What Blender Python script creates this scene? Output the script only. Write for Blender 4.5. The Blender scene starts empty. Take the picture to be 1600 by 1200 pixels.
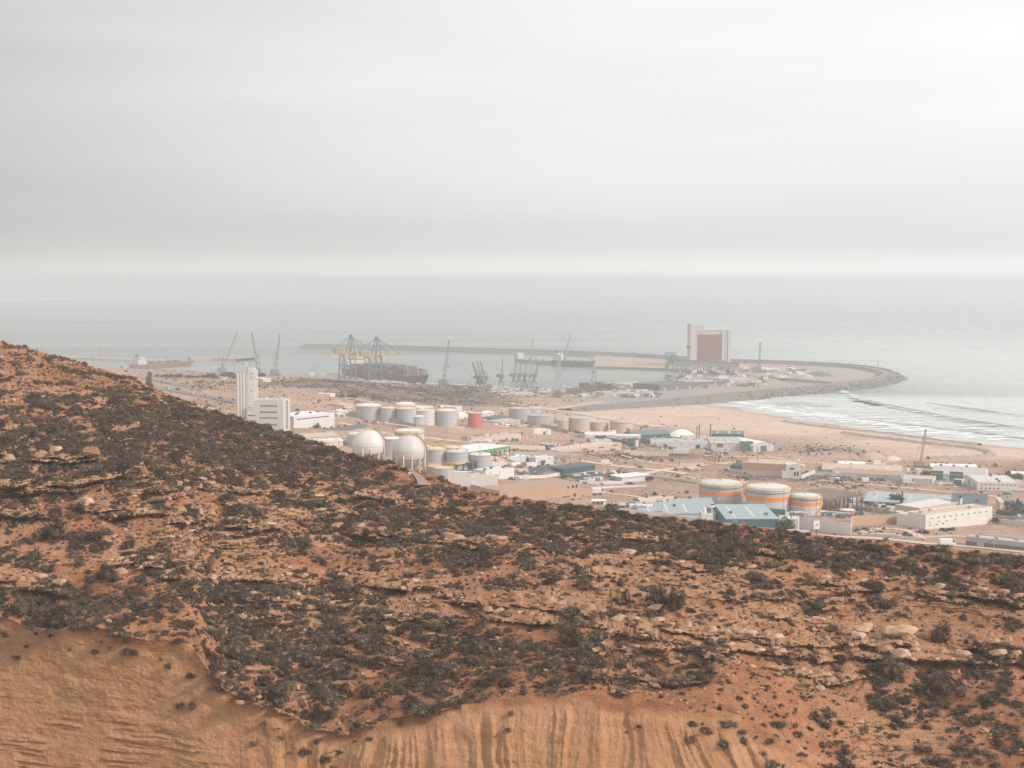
import bpy, bmesh, math, random
import numpy as np
from mathutils import Vector, Matrix
random.seed(7); np.random.seed(7)
SC = bpy.context.scene
COL = SC.collection
RAD = math.radians

# ------------------------------------------------------------------ camera
CAM_H = 130.0; FOC = 2200.0; HOR = 440.0
TH = math.atan((600-HOR)/FOC)
cam_d = bpy.data.cameras.new('camera'); cam = bpy.data.objects.new('camera', cam_d); COL.objects.link(cam)
cam_d.sensor_width = 36; cam_d.lens = 36*FOC/1600
cam_d.clip_start = 1; cam_d.clip_end = 90000
cam.location = (0, 0, CAM_H); cam.rotation_euler = (math.pi/2-TH, 0, 0)
SC.camera = cam

# ------------------------------------------------------------------ sky, sun, exposure
SUN_EL, SUN_AZ = RAD(33), RAD(117)          # azimuth clockwise from the view direction (+Y)
sun_v = Vector((math.sin(SUN_AZ)*math.cos(SUN_EL), math.cos(SUN_AZ)*math.cos(SUN_EL), math.sin(SUN_EL)))
W = bpy.data.worlds.new('World'); SC.world = W; W.use_nodes = True
nt = W.node_tree; nt.nodes.clear()
def wn(t, **k):
    n = nt.nodes.new(t)
    for a, b in k.items(): setattr(n, a, b)
    return n
def wmath(op, a, b=None, clamp=False):
    n = wn('ShaderNodeMath', operation=op, use_clamp=clamp)
    for i, v in enumerate((a, b)):
        if v is None: continue
        if isinstance(v, (int, float)): n.inputs[i].default_value = v
        else: nt.links.new(v, n.inputs[i])
    return n.outputs[0]
out = wn('ShaderNodeOutputWorld'); bg = wn('ShaderNodeBackground'); bg.inputs['Strength'].default_value = 0.1
sky = wn('ShaderNodeTexSky', sky_type='NISHITA', sun_disc=False); sky.sun_elevation = SUN_EL; sky.sun_rotation = SUN_AZ
tc = wn('ShaderNodeTexCoord'); sep = wn('ShaderNodeSeparateXYZ'); nt.links.new(tc.outputs['Generated'], sep.inputs[0])
ramp = wn('ShaderNodeValToRGB'); nt.links.new(wmath('MULTIPLY', sep.outputs[2], 2.5, True), ramp.inputs[0])
ramp.color_ramp.interpolation = 'B_SPLINE'
cr = ramp.color_ramp.elements
stops = [(0.0, (.98,.983,.98)), (0.022, (1.0,1.0,.998)), (0.042, (.84,.844,.842)), (0.068, (.735,.745,.745)), (0.12, (.785,.793,.792)), (0.24, (.91,.914,.91)), (0.46, (.94,.941,.935)), (1.0, (.90,.90,.893))]
while len(cr) < len(stops): cr.new(0.5)
for e, (p, c) in zip(cr, stops): e.position = p; e.color = (*c, 1)
# soft stratus streaks
mp = wn('ShaderNodeMapping'); mp.inputs['Scale'].default_value = (1.3, 1.3, 9); nt.links.new(tc.outputs['Generated'], mp.inputs[0])
nz = wn('ShaderNodeTexNoise'); nz.inputs['Scale'].default_value = 2.3; nz.inputs['Detail'].default_value = 5; nz.inputs['Roughness'].default_value = .5
nt.links.new(mp.outputs[0], nz.inputs['Vector'])
# broad brightness towards the veiled sun
dot = wn('ShaderNodeVectorMath', operation='DOT_PRODUCT'); nt.links.new(tc.outputs['Generated'], dot.inputs[0]); dot.inputs[1].default_value = sun_v
glow = wmath('MULTIPLY', wmath('POWER', wmath('MAXIMUM', wmath('ADD', wmath('MULTIPLY', dot.outputs['Value'], .5), .5), 0.0), 2.0), .34)
bank = wn('ShaderNodeVectorMath', operation='DOT_PRODUCT'); nt.links.new(tc.outputs['Generated'], bank.inputs[0]); bank.inputs[1].default_value = Vector((-.62, .77, .12)).normalized()
bankf = wmath('MULTIPLY', wmath('POWER', wmath('MAXIMUM', bank.outputs['Value'], 0.0), 9.0), -.50)
mul = wmath('ADD', wmath('ADD', wmath('MULTIPLY', nz.outputs['Fac'], .20), .81), wmath('ADD', glow, bankf))
cl = wn('ShaderNodeVectorMath', operation='SCALE'); nt.links.new(ramp.outputs[0], cl.inputs[0]); nt.links.new(wmath('MULTIPLY', mul, 11.2), cl.inputs['Scale'])
mixc = wn('ShaderNodeMix', data_type='RGBA'); mixc.inputs[0].default_value = .93
nt.links.new(sky.outputs[0], mixc.inputs[6]); nt.links.new(cl.outputs[0], mixc.inputs[7])
nt.links.new(mixc.outputs[2], bg.inputs['Color']); nt.links.new(bg.outputs[0], out.inputs['Surface'])

sd = bpy.data.lights.new('sun', 'SUN'); sd.energy = 3.5; sd.angle = RAD(10); sd.color = (1, .90, .81)
sun = bpy.data.objects.new('sun', sd); COL.objects.link(sun); sun.location = (0, 0, 300)
sun.rotation_euler = (-sun_v).to_track_quat('-Z', 'Y').to_euler()
SC.view_settings.view_transform = 'Standard'; SC.view_settings.look = 'None'
SC.view_settings.exposure = 0.0; SC.view_settings.gamma = 1; SC.view_settings.use_curve_mapping = False
SC.render.engine = 'CYCLES'
SC.cycles.max_bounces = 5; SC.cycles.diffuse_bounces = 3; SC.cycles.glossy_bounces = 2; SC.cycles.volume_bounces = 1
SC.cycles.use_denoising = True
try: SC.cycles.denoising_prefilter = 'ACCURATE'
except Exception: pass

# ------------------------------------------------------------------ noise (numpy)
def _hash(ix, iy, iz, s):
    h = (ix.astype(np.int64)*374761393 + iy.astype(np.int64)*668265263 + iz.astype(np.int64)*2147483647 + s*974634707) & 0xffffffff
    h = ((h ^ (h >> 13))*1274126177) & 0xffffffff
    h = ((h ^ (h >> 16))*2246822519) & 0xffffffff
    return ((h ^ (h >> 15)) & 0xffff)/65535.0
def vnoise(x, y, z=None, s=0):
    x = np.asarray(x, float); y = np.asarray(y, float); z = np.zeros_like(x) if z is None else np.asarray(z, float)
    ix, iy, iz = np.floor(x), np.floor(y), np.floor(z)
    fx, fy, fz = x-ix, y-iy, z-iz
    fx, fy, fz = fx*fx*(3-2*fx), fy*fy*(3-2*fy), fz*fz*(3-2*fz)
    def g(a, b, c): return _hash(ix+a, iy+b, iz+c, s)
    l = lambda a, b, t: a+(b-a)*t
    return l(l(l(g(0,0,0), g(1,0,0), fx), l(g(0,1,0), g(1,1,0), fx), fy), l(l(g(0,0,1), g(1,0,1), fx), l(g(0,1,1), g(1,1,1), fx), fy), fz)
def fbm(x, y, z=None, s=0, o=4, gain=.5):
    t = 0; a = 1; n = 0; k = 1
    for i in range(o):
        t = t+a*vnoise(x*k, y*k, None if z is None else z*k, s+i*17); n += a; a *= gain; k *= 2.03
    return t/n
def sstep(a, b, x):
    t = np.clip((x-a)/(b-a), 0, 1); return t*t*(3-2*t)

# ------------------------------------------------------------------ picture geometry
CT, ST = math.cos(TH), math.sin(TH)
def ray(px, py):
    a = (px-800)/FOC; b = (600-py)/FOC
    return np.array((a, CT+b*ST, -ST+b*CT))
def at_z(px, py, z):
    d = ray(px, py); t = (z-CAM_H)/d[2]; return Vector((d[0]*t, d[1]*t, z))
def project(x, y, z):
    dz = z-CAM_H
    f = y*CT-dz*ST; u = y*ST+dz*CT
    return 800+FOC*x/f, 600-FOC*u/f

# ------------------------------------------------------------------ coastal plain height field: thin linear RBF through surveyed points
_cp = [ # px, py, height above the sea
 (1750,708,0),(1600,699,0),(1500,691,0),(1400,677,0),(1300,662,0),(1200,646,0),(1130,627,0),
 (1750,690,-8),(1500,672,-8),(1400,658,-8),(1300,642,-7),(1200,628,-6),
 (1540,711,3.5),(1400,695,3),(1250,670,3),(1100,650,3.5),(1000,640,4),(930,637,4),(870,642,5),(1000,660,5),(1100,680,5.5),(900,660,7),
 (1250,835,18),(1350,845,17),(1600,868,18),(1750,885,19),(1450,855,17),(1100,818,19),(1000,795,20),(900,785,21),(800,778,22),(700,745,26),(600,722,30),(450,684,36),(380,658,39),(250,628,45),(100,600,52),(-100,580,56),
 (300,592,41),(420,590,38),(250,588,43),(150,575,46),(0,565,48),(480,592,36),(560,600,30),(640,608,21),(720,618,12),(800,627,6),(840,634,5),
 (640,660,26),(560,650,32),(500,640,36),(420,620,40),(330,612,44),(700,640,21),(740,690,21),(780,660,15),(850,655,9),(900,690,12),(1050,692,6.5),(1200,702,6),(1000,720,10),(850,715,17),
 (1250,742,7),(1450,752,6),(1600,745,5),(1400,790,10),(1550,805,10),(1300,802,11),(1130,802,13),(900,750,16),(1000,765,14),(1600,800,10),(1500,830,13),
]
_P = np.array([[*at_z(a, b, c)] for a, b, c in _cp])
_far = [(-700,1900,2),(-380,1950,2),(-200,1820,1),(0,1700,1),(150,1650,1),(-700,2300,-8),(0,2100,-8),(500,1750,-8),(-1000,1500,40),(-900,900,60),(-600,500,50),(-300,300,25),(0,200,20),(300,200,20),(600,500,18),(900,700,8),(900,1200,-8)]
_P = np.vstack([_P, np.array(_far, float)])
_s = 400.0
def _phi(r): return r
_d = np.linalg.norm(_P[:, None, :2]-_P[None, :, :2], axis=2)/_s
_n = len(_P)
_A = np.zeros((_n+3, _n+3)); _A[:_n, :_n] = _phi(_d)-np.eye(_n)*.03
_A[:_n, _n] = 1; _A[:_n, _n+1:] = _P[:, :2]/_s; _A[_n:, :_n] = _A[:_n, _n:].T
_wt = np.linalg.solve(_A, np.concatenate([_P[:, 2], np.zeros(3)]))
def plain_z(x, y):
    x = np.asarray(x, float); y = np.asarray(y, float); sh = x.shape; x = x.ravel(); y = y.ravel()
    r = np.empty_like(x)
    for i in range(0, len(x), 40000):
        xx, yy = x[i:i+40000], y[i:i+40000]
        d = np.hypot(xx[:, None]-_P[None, :, 0], yy[:, None]-_P[None, :, 1])/_s
        r[i:i+40000] = _phi(d)@_wt[:_n]+_wt[_n]+_wt[_n+1]*xx/_s+_wt[_n+2]*yy/_s
    # small dunes and hummocks (rougher on the scrub hills on the left)
    rough = sstep(-100, -350, x-.1*(y-1200))*sstep(1050, 1200, y)+.25
    r += (fbm(x/60, y/60, s=3)-.5)*2.2*rough+(fbm(x/15, y/15, s=5)-.5)*.9*rough*np.clip((r+1)/4, 0, 1)
    return r.reshape(sh)
def ground(px, py):
    d = ray(px, py); lo, hi = 450.0, 2600.0
    ts = np.linspace(lo, hi, 700)
    g = plain_z(d[0]*ts, d[1]*ts); h = CAM_H+d[2]*ts-np.maximum(g, 0)
    k = np.argmax(h < 0) if (h < 0).any() else 699
    k = max(k, 1); t = ts[k-1]+(ts[k]-ts[k-1])*h[k-1]/(h[k-1]-h[k]+1e-9)
    return Vector((d[0]*t, d[1]*t, CAM_H+d[2]*t))

# ------------------------------------------------------------------ materials
MATS = {}
def nmat(name):
    m = bpy.data.materials.new(name); m.use_nodes = True
    t = m.node_tree; b = t.nodes['Principled BSDF']; return m, t, b
def tn(t, kind, **k):
    n = t.nodes.new(kind)
    for a, b in k.items(): setattr(n, a, b)
    return n
def ramp_node(t, fac, stops, interp='LINEAR'):
    r = tn(t, 'ShaderNodeValToRGB'); r.color_ramp.interpolation = interp
    e = r.color_ramp.elements
    while len(e) < len(stops): e.new(.5)
    for el, (p, c) in zip(e, stops): el.position = p; el.color = (*c, 1) if len(c) == 3 else c
    if fac is not None: t.links.new(fac, r.inputs[0])
    return r.outputs[0]
def noise_node(t, vec, scale, detail=4, rough=.55, dim=None):
    n = tn(t, 'ShaderNodeTexNoise'); n.inputs['Scale'].default_value = scale; n.inputs['Detail'].default_value = detail; n.inputs['Roughness'].default_value = rough
    if vec is not None: t.links.new(vec, n.inputs['Vector'])
    return n.outputs['Fac']
def mixrgb(t, fac, a, b, mode='MIX'):
    n = tn(t, 'ShaderNodeMix', data_type='RGBA', blend_type=mode)
    for s, v in ((0, fac), (6, a), (7, b)):
        if isinstance(v, (int, float)): n.inputs[s].default_value = v
        elif isinstance(v, tuple): n.inputs[s].default_value = (*v, 1)
        else: t.links.new(v, n.inputs[s])
    return n.outputs[2]
def mathn(t, op, a, b=None, clamp=False):
    n = tn(t, 'ShaderNodeMath', operation=op, use_clamp=clamp)
    for i, v in enumerate((a, b)):
        if v is None: continue
        if isinstance(v, (int, float)): n.inputs[i].default_value = v
        else: t.links.new(v, n.inputs[i])
    return n.outputs[0]
def attr(t, name):
    n = tn(t, 'ShaderNodeAttribute'); n.attribute_name = name; return n.outputs['Fac']
def pos(t): return tn(t, 'ShaderNodeNewGeometry').outputs['Position']
def mapped(t, vec, sc):
    m = tn(t, 'ShaderNodeMapping'); m.inputs['Scale'].default_value = sc; t.links.new(vec, m.inputs[0]); return m.outputs[0]
def bump(t, b, h, dist, strength=1.0):
    n = tn(t, 'ShaderNodeBump'); n.inputs['Distance'].default_value = dist; n.inputs['Strength'].default_value = strength
    t.links.new(h, n.inputs['Height']); t.links.new(n.outputs[0], b.inputs['Normal'])

def paint(name, col, rough=.6, var=.12, dirt=.25, scale=.6, streak=True, metal=0):
    """painted / rendered surface with blotches, faint vertical weather streaks"""
    if name in MATS: return MATS[name]
    m, t, b = nmat(name)
    tcn = tn(t, 'ShaderNodeTexCoord').outputs['Object']
    n1 = noise_node(t, tcn, scale*.35, 5, .6)
    n2 = noise_node(t, mapped(t, tcn, (1.3, 1.3, .12)), scale*1.6, 4, .65)
    c = mixrgb(t, mathn(t, 'MULTIPLY', mathn(t, 'SUBTRACT', n1, .5), var*4, True), tuple(col), tuple(x*(1-var*1.6) for x in col))
    if streak:
        fac = mathn(t, 'MULTIPLY', mathn(t, 'SUBTRACT', n2, .5), dirt*4, True)
        c = mixrgb(t, fac, c, tuple(x*.62+y*.06 for x, y in zip(col, (.5, .4, .3))))
    rnd = tn(t, 'ShaderNodeObjectInfo').outputs['Random']
    hs = tn(t, 'ShaderNodeHueSaturation'); t.links.new(c, hs.inputs['Color']); t.links.new(mathn(t, 'ADD', mathn(t, 'MULTIPLY', rnd, .16), .92), hs.inputs['Value'])
    t.links.new(hs.outputs[0], b.inputs['Base Color'])
    b.inputs['Roughness'].default_value = rough; b.inputs['Metallic'].default_value = metal
    b.inputs['Specular IOR Level'].default_value = .3
    MATS[name] = m; return m

# ------------------------------------------------------------------ object helpers
def tag(o, label=None, cat=None, group=None, kind=None):
    for k, v in (('label', label), ('category', cat), ('group', group), ('kind', kind)):
        if v: o[k] = v
    return o
def mesh_obj(name, me, mat=None, parent=None):
    o = bpy.data.objects.new(name, me); COL.objects.link(o)
    if mat is not None and not me.materials: me.materials.append(mat)
    if parent: o.parent = parent
    return o
def thing(name, label, cat, loc, rz=0, group=None):
    o = bpy.data.objects.new(name, None); COL.objects.link(o); o.empty_display_size = .5
    o.location = loc; o.rotation_euler = (0, 0, rz); return tag(o, label, cat, group)
def grid_mesh(name, X, Y, Z, attrs=None, smooth=True):
    r, c = X.shape
    me = bpy.data.meshes.new(name)
    me.vertices.add(r*c); me.vertices.foreach_set('co', np.stack([X, Y, Z], -1).astype(np.float32).ravel())
    i = np.arange((r-1)*c).reshape(r-1, c)[:, :-1]
    q = np.stack([i, i+1, i+c+1, i+c], -1).reshape(-1, 4)
    nq = len(q)
    me.loops.add(nq*4); me.loops.foreach_set('vertex_index', q.astype(np.int32).ravel())
    me.polygons.add(nq); me.polygons.foreach_set('loop_start', np.arange(nq, dtype=np.int32)*4)
    me.update(calc_edges=True); me.validate()
    if smooth: me.polygons.foreach_set('use_smooth', np.ones(nq, bool))
    for k, v in (attrs or {}).items():
        a = me.attributes.new(k, 'FLOAT', 'POINT'); a.data.foreach_set('value', v.astype(np.float32).ravel())
    return me
class MB:
    def __init__(s): s.v = []; s.f = []
    def add(s, vs, fs):
        k = len(s.v); s.v += [tuple(v) for v in vs]; s.f += [tuple(i+k for i in f) for f in fs]; return s
    def box(s, x0, x1, y0, y1, z0, z1):
        return s.add([(x0,y0,z0),(x1,y0,z0),(x1,y1,z0),(x0,y1,z0),(x0,y0,z1),(x1,y0,z1),(x1,y1,z1),(x0,y1,z1)],
                     [(0,3,2,1),(4,5,6,7),(0,1,5,4),(1,2,6,5),(2,3,7,6),(3,0,4,7)])
    def bar(s, p, q, w, h=None, n=4, w1=None):
        """prism from p to q; n=4 square section, else round"""
        p = Vector(p); q = Vector(q); d = (q-p)
        if d.length < 1e-6: return s
        d.normalize(); up = Vector((0,0,1)) if abs(d.z) < .95 else Vector((1,0,0))
        a = d.cross(up).normalized(); b = a.cross(d)
        w1 = w if w1 is None else w1; h = h or w
        ring = []
        for (c, ww) in ((p, w), (q, w1)):
            for i in range(n):
                an = 2*math.pi*(i+.5)/n; k = .7071 if n == 4 else .5
                ring.append(c+a*math.cos(an)*ww*k+b*math.sin(an)*ww*(h/w)*k)
        fs = [(i, (i+1) % n, n+(i+1) % n, n+i) for i in range(n)]+[tuple(range(n-1, -1, -1)), tuple(range(n, 2*n))]
        return s.add(ring, fs)
    def lathe(s, prof, n=32, cx=0, cy=0, cap=True):
        vs = []; fs = []
        for r, z in prof:
            for i in range(n): vs.append((cx+r*math.cos(2*math.pi*i/n), cy+r*math.sin(2*math.pi*i/n), z))
        for j in range(len(prof)-1):
            for i in range(n): fs.append((j*n+i, j*n+(i+1) % n, (j+1)*n+(i+1) % n, (j+1)*n+i))
        if cap: fs.append(tuple(range((len(prof)-1)*n, len(prof)*n))); fs.append(tuple(range(n-1, -1, -1)))
        return s.add(vs, fs)
    def prism(s, poly, z0, z1):
        n = len(poly); vs = [(x, y, z0) for x, y in poly]+[(x, y, z1) for x, y in poly]
        return s.add(vs, [(i, (i+1) % n, n+(i+1) % n, n+i) for i in range(n)]+[tuple(range(n-1, -1, -1)), tuple(range(n, 2*n))])
    def mesh(s, name, smooth=False, fix=True):
        me = bpy.data.meshes.new(name); me.from_pydata(s.v, [], s.f)
        if fix:
            bm = bmesh.new(); bm.from_mesh(me); bmesh.ops.recalc_face_normals(bm, faces=bm.faces); bm.to_mesh(me); bm.free()
        if smooth: me.polygons.foreach_set('use_smooth', np.ones(len(me.polygons), bool))
        me.update(); return me
    def build(s, name, mat, parent=None, smooth=False, angle=None):
        me = s.mesh(name, smooth or angle is not None); o = mesh_obj(name, me, mat, parent)
        if angle is not None: me.set_sharp_from_angle(angle=RAD(angle))
        return o

# ================================================================== SETTING
# ------------------------------------------------------------------ foreground hill
def curve(pts):
    xs, ys = zip(*pts); return lambda u: np.interp(u, xs, ys)
def smooth1(a, k):
    ker = np.hanning(k); ker /= ker.sum(); return np.convolve(np.pad(a, k//2, mode='edge'), ker, 'valid')[:len(a)]
crest_y = curve([(-200,480),(0,529),(50,541),(100,555),(150,570),(200,585),(250,606),(287,625),(330,640),(370,651),(405,661),(490,687),(555,709),(605,717),(642,731),(667,737),(692,744),(725,762),(775,771),(850,782),(950,795),(1025,805),(1100,815),(1175,821),(1250,830),(1275,835),(1350,843),(1450,853),(1525,862),(1600,870),(1800,892)])
crest_d = curve([(-200,345),(0,330),(400,290),(600,268),(750,250),(1000,230),(1300,212),(1600,198),(1800,190)])
lip_y = curve([(-200,962),(0,968),(70,985),(160,985),(200,1000),(290,1002),(330,1065),(400,1105),(520,1140),(620,1120),(700,1112),(760,1105),(850,1085),(900,1072),(960,1088),(1040,1100),(1100,1115),(1170,1130),(1240,1165),(1290,1215),(1400,1280),(1600,1330),(1800,1350)])
lip_d = curve([(-200,180),(0,175),(400,165),(900,158),(1300,150),(1800,142)])
U = np.linspace(-150, 1750, 1180)
CY = smooth1(crest_y(U), 17)+4; CD = smooth1(crest_d(U), 61); LY = smooth1(lip_y(U), 41)+(fbm(U/60, U*0, s=7, o=3)-.5)*26+9; LD = smooth1(lip_d(U), 61)
ZC = CAM_H-(CY-HOR)/FOC*CD; ZL = CAM_H-(LY-HOR)/FOC*LD    # (near enough: small pitch)
NA, NBR, NC = 215, 440, 24
sA = np.concatenate([np.linspace(60, 20, 16)[:-1], np.linspace(20, 0, NA-15)])[:, None]
lean = smooth1(np.interp(U, [-200, 250, 420, 620, 820, 1000, 1800], [-.06, -.02, .30, .50, .68, .80, .85]), 81)
DA = LD[None]-lean[None]*sA-.010*sA**2; ZA = ZL[None]-sA
tB = np.linspace(0, 1, NBR+1)[1:, None]
DB = LD[None]*(CD/LD)[None]**(tB)
fB = (DB-LD)/(CD-LD)
ZB = ZL[None]+(ZC-ZL)[None]*(fB+.10*np.sin(fB*math.pi))
tC = np.linspace(0, 1, NC+1)[1:, None]
DC = CD[None]+tC*230; ZCk = ZC[None]-(.10*230*tC+ .5*230*tC**1.3)*(ZC[None]-12)/(.6*230)
Dh = np.vstack([DA, DB, DC]); Zh = np.vstack([ZA, ZB, ZCk])
sec = np.concatenate([np.zeros(NA+0), np.ones(NBR), np.full(NC, 2)])[:len(Dh)]
UU = np.broadcast_to(U[None], Dh.shape); AZX = (UU-800)/FOC
def hill_xy(D): return AZX*D, D*1.0
Xh, Yh = hill_xy(Dh)
_, PYh = project(Xh, Yh, Zh)
sl = np.abs(np.gradient(Dh, axis=0)/np.minimum(np.gradient(PYh, axis=0), -1e-3)); sl = np.clip(sl, 0, .6)
inB = (sec == 1)[:, None]*1.0; inA = (sec == 0)[:, None]*1.0
cfade = np.ones_like(Dh); cfade[NA:NA+NBR] = 1-np.clip((tB-.93)/.07, 0, 1)*.75
# rock ledges (outcropping beds): polyline of the foot, face height, reach
LEDGES = [([(-60,772),(0,770),(60,766),(130,757),(190,748),(230,742)], 26, 30), ([(-60,724),(40,722),(110,722),(160,716)], 22, 30),
 ([(95,790),(160,793),(230,797),(300,806),(340,812)], 13, 22), ([(340,815),(420,822),(480,826)], 10, 16), ([(-50,800),(0,800),(60,806),(90,808)], 8, 12),
 ([(150,880),(250,872),(330,866)], 7, 30), ([(235,888),(300,893),(380,898),(470,906),(560,914)], 12, 18), ([(-40,905),(30,912),(90,918),(110,925)], 16, 22),
 ([(300,762),(360,765),(420,768)], 10, 16), ([(540,772),(600,776),(650,778)], 12, 16), ([(420,800),(500,803),(560,808)], 9, 16),
 ([(520,828),(600,832),(660,838),(720,845)], 11, 18), ([(690,842),(740,848),(790,852)], 14, 18), ([(530,905),(600,908),(680,920),(720,928)], 13, 20),
 ([(700,935),(800,944),(880,955),(930,962)], 16, 26), ([(740,955),(850,966),(960,980)], 9, 12), ([(980,870),(1060,877),(1140,888),(1200,893)], 10, 18),
 ([(1010,878),(1080,884),(1160,893)], 7, 10), ([(1270,905),(1340,912),(1400,918)], 12, 18), ([(1440,922),(1500,929),(1560,934),(1620,944)], 14, 20),
 ([(960,975),(1060,985),(1150,998),(1240,1006),(1330,1012)], 16, 24), ([(1000,1000),(1100,1012),(1220,1022),(1320,1028)], 10, 12), ([(1320,1004),(1400,1012),(1450,1016)], 26, 30),
 ([(1330,1022),(1440,1030),(1560,1030),(1640,1035)], 18, 20), ([(1480,1008),(1540,1010),(1590,1012)], 18, 26), ([(1200,1046),(1300,1056),(1380,1060)], 7, 12),
 ([(560,960),(640,966),(700,972)], 7, 12), ([(360,930),(460,938),(540,944)], 8, 16), ([(1180,958),(1270,968),(1320,972)], 7, 14), ([(1100,842),(1200,850),(1290,858)], 6, 14), ([(880,828),(960,838),(1040,846)], 6, 14)]
disp = np.zeros_like(Dh); rock = np.zeros_like(Dh)
wob = (fbm(Xh/6, Zh*0+1, s=11)-.5)*7+(vnoise(Xh/1.6, Zh*0, s=12)-.5)*3.5
for k, (pl, hgt, w) in enumerate(LEDGES):
    xs, ys = zip(*pl)
    yl = np.interp(U, xs, ys)[None]+wob
    tap = sstep(xs[0]-8, xs[0]+25, U)*sstep(xs[-1]+8, xs[-1]-25, U)
    hh = hgt*(.45+.75*vnoise(Xh/2.2+k*7.7, Xh*0+k, s=21))*tap[None]
    d = yl-PYh
    prof = np.where(d > 0, np.minimum(d, hh)-np.maximum(d-hh, 0)*hgt/w, 0)
    dd = np.maximum(prof, 0)*sl*1.15*inB
    notch = np.where((d > -4) & (d <= 1.0), -.55*np.sin(np.clip((d+4)/5, 0, 1)*math.pi), 0)*tap[None]*inB
    disp = np.maximum(disp, dd)+notch
    rock = np.maximum(rock, np.where((d > -2) & (d < hh+5), 1, 0)*np.minimum(1, tap[None]*1.2)*inB)
    rock = np.maximum(rock, .7*np.where((d > hh) & (d < hh+w), 1-(d-hh)/w, 0)*tap[None]*inB)
patch = fbm(Xh/14+3, Yh/14, s=31, o=4)
# thin bedded rock sticking through the soil
bed = fbm(Xh/7, Yh/14, Zh*1.7, s=41, o=4, gain=.6); bedf = np.clip((bed-.5)*6, -1, 1)
midband = sstep(20, 90, PYh-CY[None])*(1-.55*sstep(330, 500, PYh-CY[None])*sstep(1100, 500, UU))
rockn = sstep(.34, .54, patch)*inB*.8*midband
rock = np.clip(np.maximum(rock, rockn), 0, 1)
dDdz = np.clip(np.abs(np.gradient(Dh, axis=0)/np.maximum(np.gradient(Zh, axis=0), 1e-3)), 0, 7)
for (pz, kk, sd_) in ((1.25, .58, 1), (.46, .52, 2)):
    wz = (Zh+.012*Xh+(fbm(Xh/9, Yh/16, s=100+sd_, o=4)-.5)*2.6+(vnoise(Xh/1.3, Yh/3, s=110+sd_)-.5)*.22)/pz
    fr = wz-np.floor(wz); lay = _hash(np.floor(wz), np.floor(Xh/7+ _hash(np.floor(wz), np.floor(wz)*0, np.floor(wz)*0, 3)*9), np.floor(wz)*0, 5)
    disp += dDdz*pz*fr*kk*np.clip(rock*1.15, 0, 1)*(.35+.9*lay)*inB*cfade
disp += bedf*.30*(.25+.75*rock)*inB*cfade
disp += (fbm(Xh/1.1, Yh/1.1, Zh/1.1, s=51, o=3)-.5)*.55*(.4+.6*rock)*inB*cfade
zoff = ((fbm(Xh/30, Yh/30, s=61)-.5)*2.4+(fbm(Xh/5, Yh/5, s=63, o=3)-.5)*.7)*inB*cfade*sstep(0, .06, np.vstack([sA*0, tB, tC*0+1]))
zoff += (fbm(Xh/1.2, Yh/1.2, s=65, o=3)-.5)*.22*inB
# cliff face: erosion flutes under the lip, bedding further down
_, PY0 = project(Xh, Yh, Zh)
below = PY0-LY[None]
fl_zone = sstep(330, 470, U)[None]*np.ones_like(Dh)
fx = Xh+ (Zh-ZL[None])*(.05+.55*sstep(900, 1250, UU))+(fbm(Xh/9, Zh/9, s=71)-.5)*4
n1 = vnoise(fx/2.0, Zh/26, s=73); ridge = 1-np.abs(2*n1-1)
n2 = vnoise(fx/.8, Zh/12, s=75); ridge2 = 1-np.abs(2*n2-1)
env = sstep(0, 25, below)*(1-.75*sstep(70, 150, below)*(1-sstep(760, 900, UU)))
n3 = vnoise(fx/5.5, Zh/40, s=74); ridge3 = 1-np.abs(2*n3-1)
disp += inA*fl_zone*env*(np.maximum(ridge, .25)**.7*1.0+ridge2*.55+ridge3*.35+(1-np.abs(2*vnoise(fx/.42, Zh/7, s=76)-1))*.24-1.05)
deep = sstep(20, 110, below+ (fbm(Xh/11, Zh/6, s=79)-.5)*70)*(1-.7*sstep(760, 1000, UU)*(1-sstep(70, 110, below)))
bedA = fbm(Xh/11, Yh*0+2, Zh*1.5+.03*Xh+(fbm(Xh/12, Zh/5, s=78, o=3)-.5)*.9, s=77, o=5, gain=.64); bedA2 = np.clip((bedA-.5)*7, -1, 1)
pk = fbm(Xh/4, Zh/3, s=85, o=3); deep = deep*sstep(.36, .60, pk)*(.25+.75*sstep(95, 160, below))
disp += inA*(bedA2*.26*deep+(fbm(Xh/3.5, Yh*0, Zh/2.5, s=81, o=5, gain=.62)-.5)*.75*sstep(0, 12, below)+(fbm(Xh/.9, Yh*0, Zh/.7, s=82, o=3, gain=.6)-.5)*.26)
disp += inA*(fbm(Xh/12, Zh/20, s=83, o=3)-.5)*1.2*sstep(0, 30, below)
cliff = sstep(-14, 14, PY0-LY[None]+(fbm(Xh/3, Zh/2, s=87, o=4)-.5)*60)*sstep(-60, -20, PY0-LY[None])
D2 = Dh-disp; Z2 = Zh+zoff
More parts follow.
